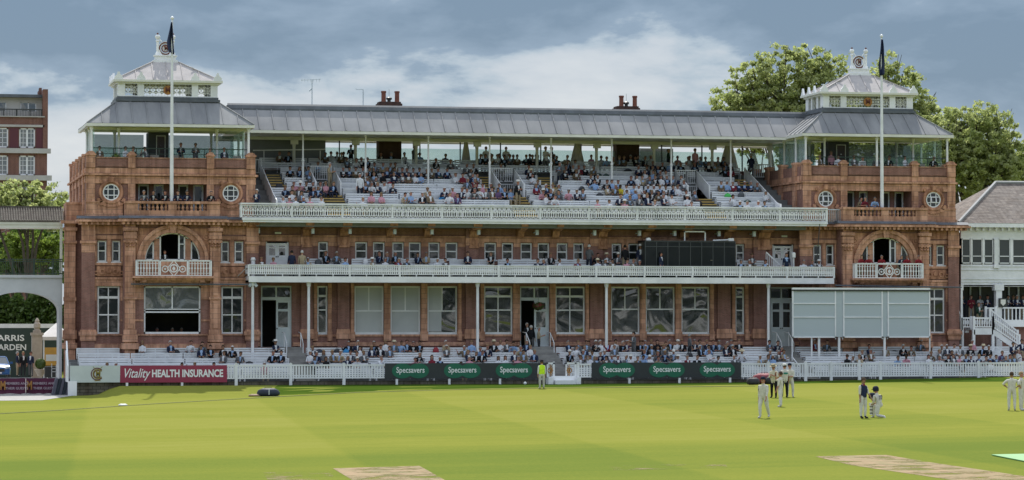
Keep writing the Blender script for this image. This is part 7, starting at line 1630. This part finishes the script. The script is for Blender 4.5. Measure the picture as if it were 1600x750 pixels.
POSES = {
 'hands_in_lap': sit(), 'arms_folded': sit(lean=-2, armL=(0, 0, -.09, -.22, .24), armR=(0, 0, -.09, -.24, .19)), 'leaning_forward': sit(lean=32, armL=(0, 0, .12, -.48, .10), armR=(0, 0, .12, -.48, .10), head=-8),
 'hand_to_face': sit(lean=10, armL=(0, 0, .06, -.28, .47), armR=(0, 0, .12, -.32, .13)), 'leaning_back': sit(lean=-12, armL=(0, 0, .45, .05, .42), armR=(0, 0, .12, -.32, .13), legR=(.05, -1, .12, -.2, -.35, -1)), 'reading': sit(lean=4, armL=(0, 0, .16, -.34, .26), armR=(0, 0, .16, -.34, .26), head=12),
 'woman_seated': sit(fem=1, armL=(0, 0, .06, -.33, .12), armR=(0, 0, .06, -.33, .12)),
 'turned': sit(side=.12, lean=6, armL=(0, 0, .16, -.30, .14), armR=(0, 0, .2, -.28, .15), hturn=1),
 'standing': dict(hip=.95, armL=(4, 8, 14, 4), armR=(4, 8, 10, 4), legL=(.06, -.02, -1, .0, .03, -1), legR=(.06, .0, -1, .0, .05, -1)),
 'standing_arms_bent': dict(hip=.95, armL=(0, 0, .10, -.30, .22), armR=(0, 0, .10, -.30, .24), legL=(.06, -.02, -1, .0, .03, -1), legR=(.10, .0, -1, .0, .05, -1)),
 'leaning_on_rail': dict(hip=.92, lean=28, armL=(0, 0, .20, -.46, .14), armR=(0, 0, .20, -.46, .14), legL=(.06, -.02, -1, .0, .05, -1), legR=(.06, .02, -1, .0, .1, -1), head=-14),
}
BM = {}
def bodymesh(p):
    if p not in BM: BM[p] = body_mesh(p, POSES[p])
    return BM[p]
npeople = 0
def person(x, y, z, rz, pose, top, trs, skin, hat, hairc, label, group=None, shirt=SHIRTW, shoes=SHOE, extra=None, scale=1.0, hatm=None, vest=None):
    global npeople
    me, hc, hh = bodymesh(pose); o = bpy.data.objects.new('person', me); COL.objects.link(o); npeople += 1
    for i, m in enumerate((skin, top, shirt or top, trs, shoes, vest or top)): o.material_slots[i].link = 'OBJECT'; o.material_slots[i].material = m
    o.location = (x, y, z); o.rotation_euler = (0, 0, rz); o.scale = (scale,)*3; WO[o.name] = Vector((x, y, z)); tag(o, label, 'person', group)
    def cap(kind, m, nm):
        c = bpy.data.objects.new(nm, CAPS[kind]); COL.objects.link(c); c.parent = o; c.scale = (1.13,)*3; c.location = hc; c.rotation_euler = (hh, 0, 0); c.material_slots[0].link = 'OBJECT'; c.material_slots[0].material = m
    if hairc is not None: cap('longhair' if 'woman' in pose or extra == 'long' else 'hair', hairc, 'hair')
    if hat: cap(hat, hatm or STRAW, 'hat' if hat == 'hat' else hat)
    return o
rnd = random.Random(11)
SEATP = ['hands_in_lap', 'arms_folded', 'leaning_forward', 'hand_to_face', 'leaning_back', 'reading', 'turned', 'hands_in_lap', 'arms_folded']
U_ROW = [
 (449,242,'k'),(453,262,'k'),(468,260,'n'),(471,253,'t'),(483,271,'g'),(517,236,'w'),(521,240,'t'),(508,242,'t'),(530,240,'k'),(547,228,'kS'),(536,264,'k'),(550,265,'k'),(557,266,'k'),(561,279,'wS'),(555,247,'k'),(514,258,'bS'),(459,287,'p'),(466,285,'ph'),(462,293,'g'),(484,285,'g'),(491,288,'p'),(498,285,'k'),(446,294,'n'),(488,294,'n'),(501,292,'nh'),(456,301,'w'),(461,307,'wW'),(468,303,'g'),(442,311,'w'),(450,312,'p'),(474,313,'k'),(480,312,'p'),(502,310,'w'),(400,299,'nS'),
 (594,240,'k'),(612,239,'k'),(632,238,'w'),(646,230,'gS'),(648,239,'l'),(680,248,'k'),(694,240,'n'),(585,254,'g'),(601,254,'t'),(604,264,'n'),(630,262,'n'),(644,263,'g'),(658,269,'t'),(652,272,'l'),(698,263,'n'),(712,272,'w'),(584,271,'g'),(598,270,'kW'),(629,272,'t'),(642,272,'w'),(568,249,'k'),(574,278,'g'),(575,287,'n'),(588,288,'n'),(580,304,'pW'),(596,305,'pW'),(568,310,'w'),(632,302,'b'),(640,302,'l'),(660,304,'k'),(668,300,'b'),(672,305,'t'),(701,302,'w'),(707,296,'p'),(714,304,'u'),(720,294,'n'),
 (758,232,'wS'),(764,236,'g'),(755,244,'k'),(762,247,'t'),(780,234,'g'),(789,229,'wS'),(781,244,'k'),(802,242,'k'),(808,246,'t'),(822,245,'k'),(828,244,'g'),(835,242,'t'),(844,234,'wS'),(853,242,'w'),(860,237,'kS'),(866,241,'l'),(727,258,'g'),(748,264,'w'),(723,276,'rW'),(824,256,'n'),(830,265,'kh'),(836,257,'n'),(770,256,'kh'),(842,268,'gW'),(873,254,'gS'),(875,269,'k'),(832,274,'w'),(742,283,'r'),(754,287,'pW'),(767,287,'n'),(788,280,'g'),(795,290,'khS'),(839,281,'g'),(854,290,'n'),(734,298,'t'),(745,296,'uW'),(759,298,'k'),(798,302,'t'),(847,298,'ph'),(853,306,'w'),(866,305,'w'),(877,300,'g'),(838,293,'r'),
 (924,237,'pW'),(939,241,'w'),(950,248,'t'),(960,248,'g'),(986,243,'k'),(998,244,'k'),(1017,244,'wh'),(1043,231,'dS'),(1006,247,'k'),(1033,254,'k'),(886,255,'k'),(893,261,'k'),(899,259,'r'),(908,261,'k'),(997,261,'n'),(1013,265,'b'),(1008,271,'w'),(1024,269,'g'),(1046,254,'l'),(921,277,'n'),(930,284,'l'),(947,284,'k'),(986,277,'n'),(1000,277,'g'),(1017,276,'k'),(1038,278,'n'),(949,291,'b'),(962,293,'yD'),(973,291,'w'),(1012,293,'k'),(1028,290,'k'),(1041,292,'n'),(888,301,'p'),(993,300,'l'),(1031,301,'w'),(1020,304,'t'),(934,317,'pW'),(952,316,'w'),(968,307,'n'),(976,314,'ph'),(983,311,'g'),(998,309,'g'),(1012,309,'n'),(1037,311,'n'),(1023,314,'g'),
 (1059,246,'p'),(1078,244,'g'),(1074,254,'w'),(1088,249,'l'),(1100,250,'g'),(1125,248,'k'),(1084,237,'pSW'),(1172,244,'nSB'),(1062,255,'k'),(1108,256,'k'),(1117,255,'b'),(1135,263,'r'),(1146,260,'k'),(1156,272,'k'),(1062,281,'n'),(1069,284,'g'),(1081,281,'bh'),(1131,287,'l'),(1140,289,'r'),(1149,287,'n'),(1159,288,'g'),(1167,287,'k'),(1190,287,'wW'),(1197,302,'w'),(1050,306,'w'),(1074,306,'wh'),(1086,304,'g'),(1095,306,'w'),(1080,317,'w'),(1148,309,'w'),(1106,317,'p'),(1156,316,'k'),(1165,318,'w'),(1183,317,'w'),(1195,318,'g')]
G_ROW = [
 (223,530,'wW'),(267,532,'n'),(297,531,'w'),(316,531,'g'),(315,545,'n'),(349,542,'k'),(364,542,'k'),(350,551,'g'),(374,557,'g'),(168,567,'g'),(179,567,'g'),(285,566,'k'),(305,567,'p'),(335,567,'w'),
 (431,539,'nh'),(425,556,'k'),(413,566,'p'),(489,544,'n'),(495,549,'n'),(506,556,'gW'),(521,552,'b'),(545,531,'k'),(557,531,'n'),(548,550,'n'),(563,547,'wW'),(565,553,'g'),(584,534,'k'),(581,545,'n'),(603,530,'wW'),(616,530,'gh'),(609,545,'g'),(594,558,'w'),(492,564,'g'),(510,563,'kW'),(541,564,'n'),(557,563,'wc'),(485,554,'w'),
 (628,530,'k'),(634,539,'k'),(654,532,'k'),(697,530,'b'),(737,532,'l'),(726,541,'t'),(698,544,'g'),(772,538,'kh'),(778,532,'w'),(788,532,'l'),(785,540,'g'),(751,545,'l'),(762,545,'n'),(652,551,'k'),(732,550,'n'),(747,550,'k'),(675,560,'rW'),(687,558,'n'),(718,566,'w'),(734,564,'p'),(648,564,'p'),(779,559,'wW'),(790,559,'wW'),(804,554,'n'),(808,564,'p'),(812,543,'b'),(823,539,'n'),(829,547,'w'),(818,556,'t'),(835,551,'n'),
 (888,536,'n'),(903,531,'g'),(917,536,'g'),(930,533,'k'),(899,542,'w'),(914,542,'n'),(889,549,'kc'),(925,549,'b'),(942,550,'n'),(947,539,'r'),(953,532,'w'),(961,532,'k'),(972,520,'gS'),(966,538,'u'),(960,544,'g'),(989,536,'l'),(991,531,'k'),(1001,533,'kW'),(1013,531,'wc'),(1009,545,'g'),(1007,550,'l'),(1022,545,'k'),(922,556,'w'),(946,558,'t'),(953,563,'g'),(959,556,'n'),(973,557,'g'),(976,563,'wh'),(989,556,'l'),(993,563,'wc'),(1017,537,'k'),(1025,552,'g'),(907,563,'g'),(930,563,'g'),(999,562,'b'),
 (1043,514,'gS'),(1052,532,'g'),(1045,538,'n'),(1032,540,'g'),(1082,532,'n'),(1088,537,'g'),(1099,531,'k'),(1101,538,'g'),(1113,531,'k'),(1094,545,'k'),(1106,545,'l'),(1134,543,'n'),(1145,544,'k'),(1052,548,'gc'),(1039,550,'n'),(1059,563,'wh'),(1074,563,'r'),(1108,555,'w'),(1121,557,'g'),(1147,557,'g'),(1159,554,'wh'),(1201,539,'g'),(1212,539,'n'),(1218,545,'r'),(1203,550,'k'),(1206,556,'l'),(1196,558,'t'),(1215,553,'g'),(1188,563,'b'),
 (1273,539,'r'),(1290,538,'g'),(1264,556,'n'),(1347,547,'k'),(1358,545,'n'),(1323,556,'kB'),(1331,557,'g'),(1383,545,'b'),(1399,556,'l'),(1437,533,'g'),(1423,542,'t'),(1415,555,'pD'),(1453,548,'t'),(1470,541,'g'),(1468,549,'g'),(1451,557,'w'),(1467,558,'w'),(1481,562,'g'),(1485,549,'n'),(1487,541,'w'),(1476,545,'n'),(1491,558,'p'),(1498,556,'n'),(1509,556,'n'),(1503,563,'g'),(1519,538,'p'),(1514,545,'kh'),(1534,539,'kh'),(1540,543,'k'),(1528,555,'n'),(1546,555,'n'),(1536,562,'g'),(1547,563,'w'),(1558,557,'g'),(1562,549,'u'),(1580,538,'nS'),(1597,538,'n'),(1574,562,'g'),(1587,549,'w')]
B_ROW = [
 (455,398,'nSB'),(471,396,'bSB'),(480,406,'b'),(509,401,'k'),(526,400,'g'),(540,408,'l'),(582,409,'bh'),(591,397,'n'),(604,395,'g'),(618,397,'k'),(602,409,'w'),(621,408,'r'),(634,406,'k'),(652,401,'n'),(666,401,'b'),(683,410,'w'),(696,412,'g'),(731,397,'n'),(767,396,'k'),(793,413,'k'),(838,413,'n'),(860,396,'k'),(846,408,'n'),(877,410,'w'),(901,407,'r'),(919,382,'gSB'),(932,397,'k'),(948,396,'gh'),(975,384,'kSB'),(965,397,'gh'),(999,392,'nhS'),(1031,400,'nS'),(940,410,'g'),(934,413,'wh'),(957,409,'t'),(978,412,'p'),(987,411,'t'),(996,413,'k'),(1094,411,'w'),(1111,411,'wh'),(1158,407,'k'),(1171,407,'t'),(1175,399,'g'),(1196,407,'t'),(1227,400,'nS'),(1254,411,'w'),(1267,411,'g'),(1280,411,'kh'),(409,409,'t'),(427,409,'p')]
fem_w = {'W'}
def X2PX(x, y): t = (y*cos(AZ)+x*sin(AZ)); return 800+FPX*(x*cos(AZ)-y*sin(AZ))/t
recs = []
for kind, L in (('U', U_ROW), ('G', G_ROW), ('B', B_ROW)):
    for px, py, code in L:
        S = 'S' in code; rows = [(y, z) for y, z in zip(ROWY, ROWZ)]+[(198.3, zdk)] if kind == 'U' else ([(y, z) for y, z in zip(GY, GZ)] if kind == 'G' else [(187.15, zF1), (188.35, zF1b)])
        hz = 1.62 if S else 1.15
        i = min(range(len(rows)), key=lambda i: abs(P(px, py, rows[i][0]).z-(rows[i][1]+hz))); y, z = rows[i]
        xx = X(px, y)
        recs.append([kind, i, xx, y, z, code, px])
exr = random.Random(99)
for r in list(recs):           # companions in the fuller parts of the upper terrace
    if r[0] == 'U' and 2 <= r[1] <= 9 and exr.random() < .92: q = r[2]+exr.choice([-.58, .58, 1.1]); recs.append(['U', r[1], q, r[3], r[4], exr.choice('nnnkkkggwtbl'), X2PX(q, r[3])])
    elif r[0] == 'G' and r[1] >= 1 and exr.random() < .12: q = r[2]+exr.choice([-.58, .58]); recs.append(['G', r[1], q, r[3], r[4], exr.choice('nnkkgwtbl'), X2PX(q, r[3])])
def okseat(r):
    if 'S' in r[5]: return True
    if r[0] == 'G' and inais(r[2]): return False
    if r[0] == 'U' and r[1] < 10 and any(a-.1 < r[2] < b+.1 for a, b in blocked(r[1])): return False
    return not (r[0] == 'U' and not tx0+.2 < r[2] < tx1-.2)
recs = [r for r in recs if okseat(r)]
# who sits where: nobody shares a seat, nobody floats over a stairway
recs.sort(key=lambda r: (r[0], r[1], r[2]))
for a, b in zip(recs, recs[1:]):
    if a[0] == b[0] and a[1] == b[1] and b[2]-a[2] < .42: b[2] = a[2]+.42
AREA = {'U': 'upper terrace', 'G': 'ground seats', 'B': 'lower balcony'}
cnt = {}
for r in recs:
    kind, i, xx, y, z, code, px = r; S = 'S' in code; W_ = 'W' in code
    rowname = (RN+['rear deck'])[i] if kind == 'U' else (('front', 'second', 'third', 'fourth', 'back')[i] if kind == 'G' else ('front', 'rear')[i])
    blk = {'U': [(515, 'left'), (668, 'centre left'), (812, 'centre'), (960, 'centre right'), (1125, 'right'), (9999, 'far right')], 'G': [(470, 'left'), (660, 'centre left'), (862, 'centre'), (1030, 'centre right'), (1250, 'right'), (9999, 'far right')], 'B': [(560, 'left'), (810, 'centre left'), (1010, 'centre right'), (9999, 'right')]}[kind]
    bn = [n for q, n in blk if px < q][0]; key = (kind, i, bn); cnt[key] = cnt.get(key, 0)+1; r += [rowname, bn, cnt[key]]
# the 300 people who show largest are objects; the rest of the seats are one crowd
KEEP = 300-52
def shows(r):
    kind, i, code = r[0], r[1], r[5]; v = {'U': .62 if i == 0 else 1, 'G': .38 if i == 0 else 1.05, 'B': .42 if i == 0 else 1}[kind]
    return v*(1.35 if 'S' in code else 1)*(188/r[3])**2-(.03*i if kind == 'U' else 0)
order = sorted(range(len(recs)), key=lambda q: -shows(recs[q])); keep = set(order[:KEEP]); crowd = MB(); CROWDM = []; LOW = {}
def crowd_add(x, y, z, rz, pose, mats, hairm, hatk, hatm_):
    if pose not in LOW: LOW[pose] = body_mesh('low', dict(POSES[pose], fingers=0), 1)
    me, hc, hh = LOW[pose]; ca, sa = cos(rz), sin(rz)
    def put(m_, off, tilt, ms, s_=1):
        ct, st = cos(tilt), sin(tilt); base = len(crowd.v)
        for q in m_.vertices:
            a, b, c = q.co*s_; b, c = b*ct-c*st, b*st+c*ct; a, b, c = a+off[0], b+off[1], c+off[2]; crowd.v.append((x+a*ca-b*sa, y+a*sa+b*ca, z+c))
        for p in m_.polygons:
            crowd.f.append(tuple(base+i for i in p.vertices)); mm = ms[p.material_index]
            if mm not in CROWDM: CROWDM.append(mm)
            crowd.m.append(CROWDM.index(mm))
    put(me, (0, 0, 0), 0, mats)
    if hairm: put(CAPS['hair'], hc, hh, [hairm], 1.13)
    if hatk: put(CAPS[hatk], hc, hh, [hatm_], 1.13)
for n_, r in enumerate(recs):
    kind, i, xx, y, z, code, px, rowname, bn, k = r; S = 'S' in code; W_ = 'W' in code; tot = cnt[(kind, i, bn)]
    tn = TOPS[code[0]][0]; hat = 'hat' if 'h' in code else ('cap' if 'c' in code else None); hatw = {'hat': ', pale hat', 'cap': ', white cap', None: ''}[hat]
    pose = ('woman_seated' if W_ else rnd.choice(SEATP)) if not S else rnd.choice(['standing', 'standing_arms_bent'])
    rz = rnd.gauss(0, .30) if not S else rnd.gauss(0, .7)
    if 'B' in code: rz = pi+rnd.gauss(0, .3)
    rw = f'{rowname} row' if rowname != 'rear deck' else 'rear deck'; pos = f'{ORD[k-1]} from left' if tot > 1 else 'alone'
    lab = f'{tn}{hatw}, {pos} in {bn} {rw} of {AREA[kind]}'
    if len(lab.replace(',', '').split()) <= 14: lab = ('woman' if W_ else 'person')+' in '+lab
    trs = rnd.choice(TRS) if 'bS' not in code else TRS[3]; sk_ = SKIND if 'D' in code else rnd.choice(SKINS); hr = (HAIRS[3] if 'D' in code else rnd.choice(HAIRS if not W_ else HAIRS[2:])) if hat != 'hat' else rnd.choice(HAIRS[:2]); hm_ = WHH if hat == 'cap' else rnd.choice([STRAW, WHH])
    top = TM[code[0]]; sh = (rnd.choice([SHIRTW, SHIRTB]) if code[0] in 'nkgbtudr' and not W_ else None)
    yy_ = y-(.0 if not S else .28)
    if n_ in keep: person(xx, yy_, z, rz, pose, top, trs, sk_, hat, hr, lab, 'spectators on the '+AREA[kind], shirt=sh, scale=rnd.uniform(1.0, 1.08), hatm=hm_)
    else: crowd_add(xx, yy_, z, rz, pose, (sk_, top, sh or top, trs, SHOE, top), hr, hat, hm_)
me = crowd.mesh('crowd', CROWDM, (0, 0, 0), True); o = bpy.data.objects.new('crowd', me); COL.objects.link(o); tag(o, 'other spectators in suits and shirts filling the remaining seats of the stands', 'crowd', None, 'stuff')
# standing and seated people elsewhere
def standee(px, py, Y, z, code, pose, rz, label, group, k=1.0, **kw):
    return person(X(px, Y), Y, z, rz, pose, TM[code[0]], kw.pop('trs', rnd.choice(TRS)), SKIND if 'D' in code else rnd.choice(SKINS), kw.pop('hat', None), HAIRS[kw.pop('h', rnd.randrange(5))], label, group, shirt=kw.pop('shirt', SHIRTW if code[0] in 'nkgbtud' else None), scale=k, **kw)
g_ = 'people at the pavilion doors'
standee(830, 516, 188.0, zd0-.35, 'k', 'standing', 2.6, 'person in a long black coat standing before the open middle door', g_)
standee(842, 508, 187.6, zd0-.45, 'b', 'standing_arms_bent', 1.2, 'person in cream blazer and dark trousers on the middle steps', g_, trs=TRS[0])
standee(823.5, 520, 188.6, zd0-.2, 'k', 'standing', .4, 'dark dressed person half hidden in the middle doorway', g_)
g_ = 'people on the tower loggias'
for px, c, lab in ((223.5,'g','grey haired person in grey, first from left on the left loggia'),(240,'k','person in black, second from left on the left loggia'),(256,'k','person in black, third from left on the left loggia'),(278,'n','person in navy just right of the left flagpole'),(290,'n','person in navy, second to the right of the left flagpole'),(327,'k','person in black at the right end of the left loggia'),(1341,'t','person in brown at the left of the right loggia'),(1349,'r','person in dark red beside the one in brown on the right loggia'),(1365,'l','person in light blue shirt just left of the right flagpole')):
    standee(px, 305, 187.5, z_up+.03, c, 'leaning_on_rail', rnd.gauss(0, .25), lab, g_, .97)
g_ = 'people on the arched balconies'
zab = ZL(431, 186.3)-.48
standee(257.5, 403, 187.1, zab+.5, 'k', 'standing', .2, 'lone person in black behind the iron balcony of the left tower', g_, .92)
for i_, (px, c) in enumerate(((1343,'s'),(1357,'s'),(1376,'s'),(1405,'n'),(1416,'s'),(1433,'s'))):
    standee(px, 409, 186.62, zab+.52, c, 'leaning_on_rail', rnd.gauss(0, .25), f'player in {TOPS[c][0]}, {ORD[i_]} from left leaning on the right tower iron balcony', g_, .90)
g_ = 'people on the tower roof decks'
for px, py, c, pose, lab in ((282,226,'n','standing_arms_bent','person in navy right of the lobby door on the left roof deck'),(305,220,'g','standing_arms_bent','tall person in grey standing on the left roof deck'),(325,237,'k','turned','person in black seated right of the tall one, left roof deck'),(350,237,'n','hands_in_lap','person in navy and pale hair seated rightmost on the left roof deck'),(228,237,'g','leaning_back','person in grey seated left of the lobby door, left roof deck'),(155,229,'t','hands_in_lap','person in brown seated leftmost on the left roof deck'),(196,232,'w','hands_in_lap','person in white seated on the left roof deck'),(205,237,'k','turned','person in black beside the white one on the left roof deck'),
                             (1258,241,'n','standing','person in navy standing at the left corner of the right roof deck'),(1282,240,'t','hands_in_lap','person in brown seated leftmost on the right roof deck'),(1299,232,'p','standing','person in pink standing by the lobby door, right roof deck'),(1310,243,'w','hands_in_lap','person in white before the lobby door, right roof deck'),(1335,242,'g','hands_in_lap','person in grey seated right of the lobby, right roof deck'),(1346,248,'w','leaning_forward','person in white leaning forward on the right roof deck'),(1369,251,'g','turned','person in grey seated just left of the right flagpole'),(1388,254,'k','turned','person in black seated just right of the right flagpole'),(1415,248,'w','hands_in_lap','person in white seated right of the right flagpole'),(1458,255,'k','turned','person in black seated rightmost on the right roof deck')):
    st = 'stand' in pose; yy_ = 189.2 if not st else 190.4
    if px > 1000 and not st: yy_ = 189.0
    standee(px, py, yy_, z_deck+(.10 if not st else .0), c, pose, rnd.gauss(0, .4), lab, g_)
g_ = 'people in the staircase porch'
for px, py, c, Y_, lab in ((1504,468,'n',191.2,'person in navy at the left end of the porch'),(1517,472,'r',190.6,'person in dark red in the porch above the staircase'),(1531,468,'w',191.2,'person in white shirt in the porch left of the white column'),(1529,478,'d',188.5,'person in dark green jacket standing on the staircase landing'),(1543,467,'n',190.8,'person in navy jacket leaning in the porch by the white column'),(1575,467,'n',190.8,'person in navy just right of the porch column sign'),(1583,469,'k',191.2,'person in black in the porch right of the column'),(1589,468,'n',190.4,'stout person in navy at the porch railing'),(1598,468,'n',190.8,'person in navy at the right edge of the porch')):
    z_ = (zpf if Y_ > 189 else zl_); standee(px, py, Y_, z_, c, 'standing_arms_bent', rnd.gauss(0, .3), lab, g_)
g_ = 'people in the lower left window'
for i_, px in enumerate((246, 270, 284)): standee(px, 515, 189.2, ZL(515, 189.2)-1.18, 'kng'[i_], 'hands_in_lap', 0, f'dim seated person, {ORD[i_]} from left in the big left tower window', g_)
g_ = 'people walking in the yard'
for px, py, c, pose, rz, lab in ((28,588,'n','standing',1.3,'person in navy top and tan trousers, leftmost of three in the yard'),(37,588,'k','standing',.3,'person in black clothes, middle of three in the yard'),(49,588,'n','standing',-.6,'person in navy jacket and grey trousers, rightmost of three in the yard')):
    p = P(px, py, 0.001+211.0); standee(px, py, 211, p.z, c, pose, rz, lab, g_, trs=TRS[3] if px == 28 else (TRS[0] if px == 37 else TRS[2]))
# ---- cricketers, umpires and the steward
CW = cm('cricket_white', (.62,.60,.53)); CWT = cm('cricket_white_trousers', (.66,.65,.61)); UCO = cm('umpire_cream_coat', (.60,.56,.44)); NVY = cm('navy_vest', (.02,.03,.07)); FLU = cm('fluorescent_vest', (.55,.85,.03), .6); BLT = cm('black_trousers', (.014,.014,.016)); TEAL = cm('teal_mark', (.02,.22,.18)); GRT = cm('pale_grey_trousers', (.48,.49,.47)); WSHOE = cm('white_shoes', (.55,.54,.5)); PAD = cm('batting_pads', (.68,.67,.62))
POSES.update({
 'fielder_walking': dict(bulk=1.28, hip=.94, lean=3, shirt=0, armL=(-12, 6, 2, 4), armR=(18, 8, 30, 4), legL=(.04, -.30, -1, .0, .10, -1), legR=(.06, .22, -1, .0, .55, -1)),
 'umpire_standing': dict(bulk=1.26, hip=.95, shirt=0, armL=(0, 0, .06, -.28, .20), armR=(0, 0, .08, -.30, .24), legL=(.05, 0, -1, 0, .03, -1), legR=(.07, 0, -1, 0, .03, -1), head=14),
 'batter_drinking': dict(bulk=1.26, hip=.93, shirt=0, sleeve='skin', armL=(0, 0, .02, -.24, .62), armR=(4, 10, 22, 4), legL=(.08, -.05, -1, 0, .03, -1), legR=(.22, .10, -1, .12, .12, -1)),
 'umpire_back': dict(bulk=1.26, hip=.95, shirt=0, sleeve='skin', armL=(8, 16, 20, 6), armR=(12, 22, 40, 16), legL=(.08, 0, -1, 0, .03, -1), legR=(.12, 0, -1, 0, .05, -1)),
 'fielder_hands_low': dict(bulk=1.26, hip=.95, shirt=0, sleeve='skin', armL=(0, 0, .08, -.28, .13), armR=(0, 0, .02, -.30, .13), legL=(.05, 0, -1, 0, .03, -1), legR=(.16, -.05, -1, 0, .05, -1)),
 'coach_standing': dict(bulk=1.26, hip=.95, shirt=0, sleeve='skin', armL=(3, 7, 6, 3), armR=(16, 10, 34, 8), legL=(.05, 0, -1, 0, .03, -1), legR=(.08, -.03, -1, 0, .04, -1), head=12),
 'kneeling_batter': dict(bulk=1.26, hip=.54, lean=16, shirt=0, armL=(0, 0, .10, -.36, .06), armR=(0, 0, .04, -.38, .04), legL=(.10, -1, -.10, .0, -.02, -1), legR=(.05, -.12, -1, .0, 1, -.08, (0, .35, -.9)), head=10),
 'fielder_hands_on_hips': dict(bulk=1.26, hip=.95, shirt=0, sleeve='skin', elb=2.2, armL=(0, 0, .17, -.02, .08), armR=(0, 0, .17, -.02, .08), legL=(.08, 0, -1, 0, .03, -1), legR=(.08, 0, -1, 0, .03, -1)),
 'steward_standing': dict(bulk=1.26, hip=.95, shirt=0, armL=(2, 7, 8, 3), armR=(2, 7, 8, 3), legL=(.07, 0, -1, 0, .03, -1), legR=(.07, 0, -1, 0, .03, -1)),
})
g_ = 'cricketers and umpires on the grass'
def onfield(fx, fy, rz, pose, top, trs, hat, hatm, hair, label, **k):
    p = G(fx, fy); return person(p.x, p.y, gz(p.x, p.y)-.0+.0, rz, pose, top, trs, k.pop('skin', SKINS[1]), hat, hair, label, g_, shirt=None, shoes=k.pop('shoes', WSHOE), hatm=hatm, **k)
def chest_mark(o, mb, m, name): c = obj(name, mb, m, org=(0, 0, 0)); c.parent = o; c.location = (0, 0, 0); return c
a = onfield(1193, 653.5, -.75, 'fielder_walking', CW, CWT, 'cap', cm('navy_cap', (.015,.02,.04)), HAIRS[3], 'fielder in whites and dark cap walking alone left of the umpires', scale=1.03)
mb = MB(); mb.box(-.2, -.165, -.09, .09, 1.18, 1.36); mb.box(.165, .2, -.09, .09, 1.18, 1.36); chest_mark(a, mb, cm('navy_cap', (.015,.02,.04)), 'sleeve_stripe')
a = onfield(1209, 621.5, -.7, 'umpire_standing', UCO, BLT, 'hat', cm('umpire_hat', (.33,.28,.18)), HAIRS[3], 'umpire in cream coat, black trousers and wide brown hat, at the left', shoes=SHOE, scale=1.0)
b = onfield(1219.5, 635.5, -2.2, 'batter_drinking', CW, CWT, None, None, HAIRS[2], 'bareheaded player in whites drinking, nearest of the group', scale=.985)
mb = MB(); mb.lathe(-.02, -.27, [(.03, 1.50), (.035, 1.62), (.015, 1.68)], 8); chest_mark(b, mb, BLKH, 'drinks_bottle')
c = onfield(1226, 621, pi+.15, 'umpire_back', CW, BLT, 'cap', WHH, HAIRS[2], 'umpire seen from behind, white coat with green mark, black trousers', shoes=SHOE, scale=1.02)
mb = MB(); mb.box(-.12, .12, .128, .142, 1.22, 1.30); mb.box(-.19, .19, -.12, .128, .80, .99) if False else None; chest_mark(c, mb, TEAL, 'back_print')
onfield(1234, 620.5, -.3, 'fielder_hands_low', CW, CWT, 'cap', cm('navy_cap', (.015,.02,.04)), HAIRS[3], 'fielder in whites and navy cap, hands held low, right of the group', scale=1.02)
p = onfield(1348.5, 653.5, .5, 'coach_standing', CW, CWT, None, None, HAIRS[2], 'player in navy sleeveless vest over whites, standing beside the kneeling one', shoes=SHOE, scale=1.0)
for i_, q in enumerate(p.data.polygons): pass
me = p.data.copy(); p.data = me                       # the vest covers his trunk but not his sleeves
for q in me.polygons:
    c_ = q.center
    if q.material_index == 1 and abs(c_.x) < .185 and .90 < c_.z < 1.44: q.material_index = 5
for i_, m in enumerate((SKINS[2], CW, CW, CWT, SHOE, NVY)): p.material_slots[i_].link = 'OBJECT'; p.material_slots[i_].material = m
mb = MB(); mb.lathe(0, -.01, [(.085, 1.40), (.09, 1.44), (.075, 1.48)], 12); chest_mark(p, mb, cm('maroon_collar', (.2,.02,.04)), 'collar')
k = onfield(1374, 652.5, -2.6, 'kneeling_batter', CW, CWT, 'helmet', cm('navy_cap', (.015,.02,.04)), HAIRS[3], 'padded batsman kneeling on one knee with a number on his back', scale=1.0)
mb = text_mb('77', .24, 0, 0, 0, .004, .01, sx=1); mb.v = [(-q[0], .085-.29*q[2]+q[1], q[2]+.86) for q in mb.v]; chest_mark(k, mb, cm('dark_number', (.03,.035,.06)), 'back_number')
mb = MB(); mb.box(-.17, -.03, -.56, -.44, .10, .56); mb.box(-.18, -.02, -.60, -.40, .50, .62); chest_mark(k, mb, PAD, 'batting_pad')
mb = MB(); mb.box(-.175, -.025, -.565, -.435, .30, .345); mb.box(-.175, -.025, -.565, -.435, .16, .20); mb.box(-.175, -.025, -.565, -.435, .44, .475); chest_mark(k, mb, BLKH, 'pad_strap')
pk_ = G(1359, 640); mb = MB(); bag(pk_.x+.12, pk_.y, gz(pk_.x, pk_.y)+.50, .30, .34, .28, cm('navy_cap', (.015,.02,.04)), 'dark batting helmet resting on the knee of the kneeling player', name='batting_helmet', cat='helmet', parts=False)
onfield(1581, 641.5, pi-.3, 'fielder_hands_on_hips', CW, CWT, None, None, HAIRS[2], 'fielder seen from behind with hands on hips near the right edge', skin=SKINS[2])
onfield(1596, 641, .9, 'fielder_hands_on_hips', CW, CWT, None, None, HAIRS[4], 'fielder facing left at the very right edge of the photo', skin=SKINS[1])
s_ = onfield(846.5, 607, pi+.1, 'steward_standing', CW, GRT, 'cap', BLKH, HAIRS[2], 'steward in bright yellow vest standing before the central gate', scale=.98)
me = s_.data.copy(); s_.data = me
for q in me.polygons:
    c_ = q.center
    if q.material_index in (1, 3) and abs(c_.x) < .185 and .88 < c_.z < 1.47: q.material_index = 5
for i_, m in enumerate((SKINS[1], SHIRTW, CW, GRT, WSHOE, FLU)): s_.material_slots[i_].link = 'OBJECT'; s_.material_slots[i_].material = m
print('people', npeople)
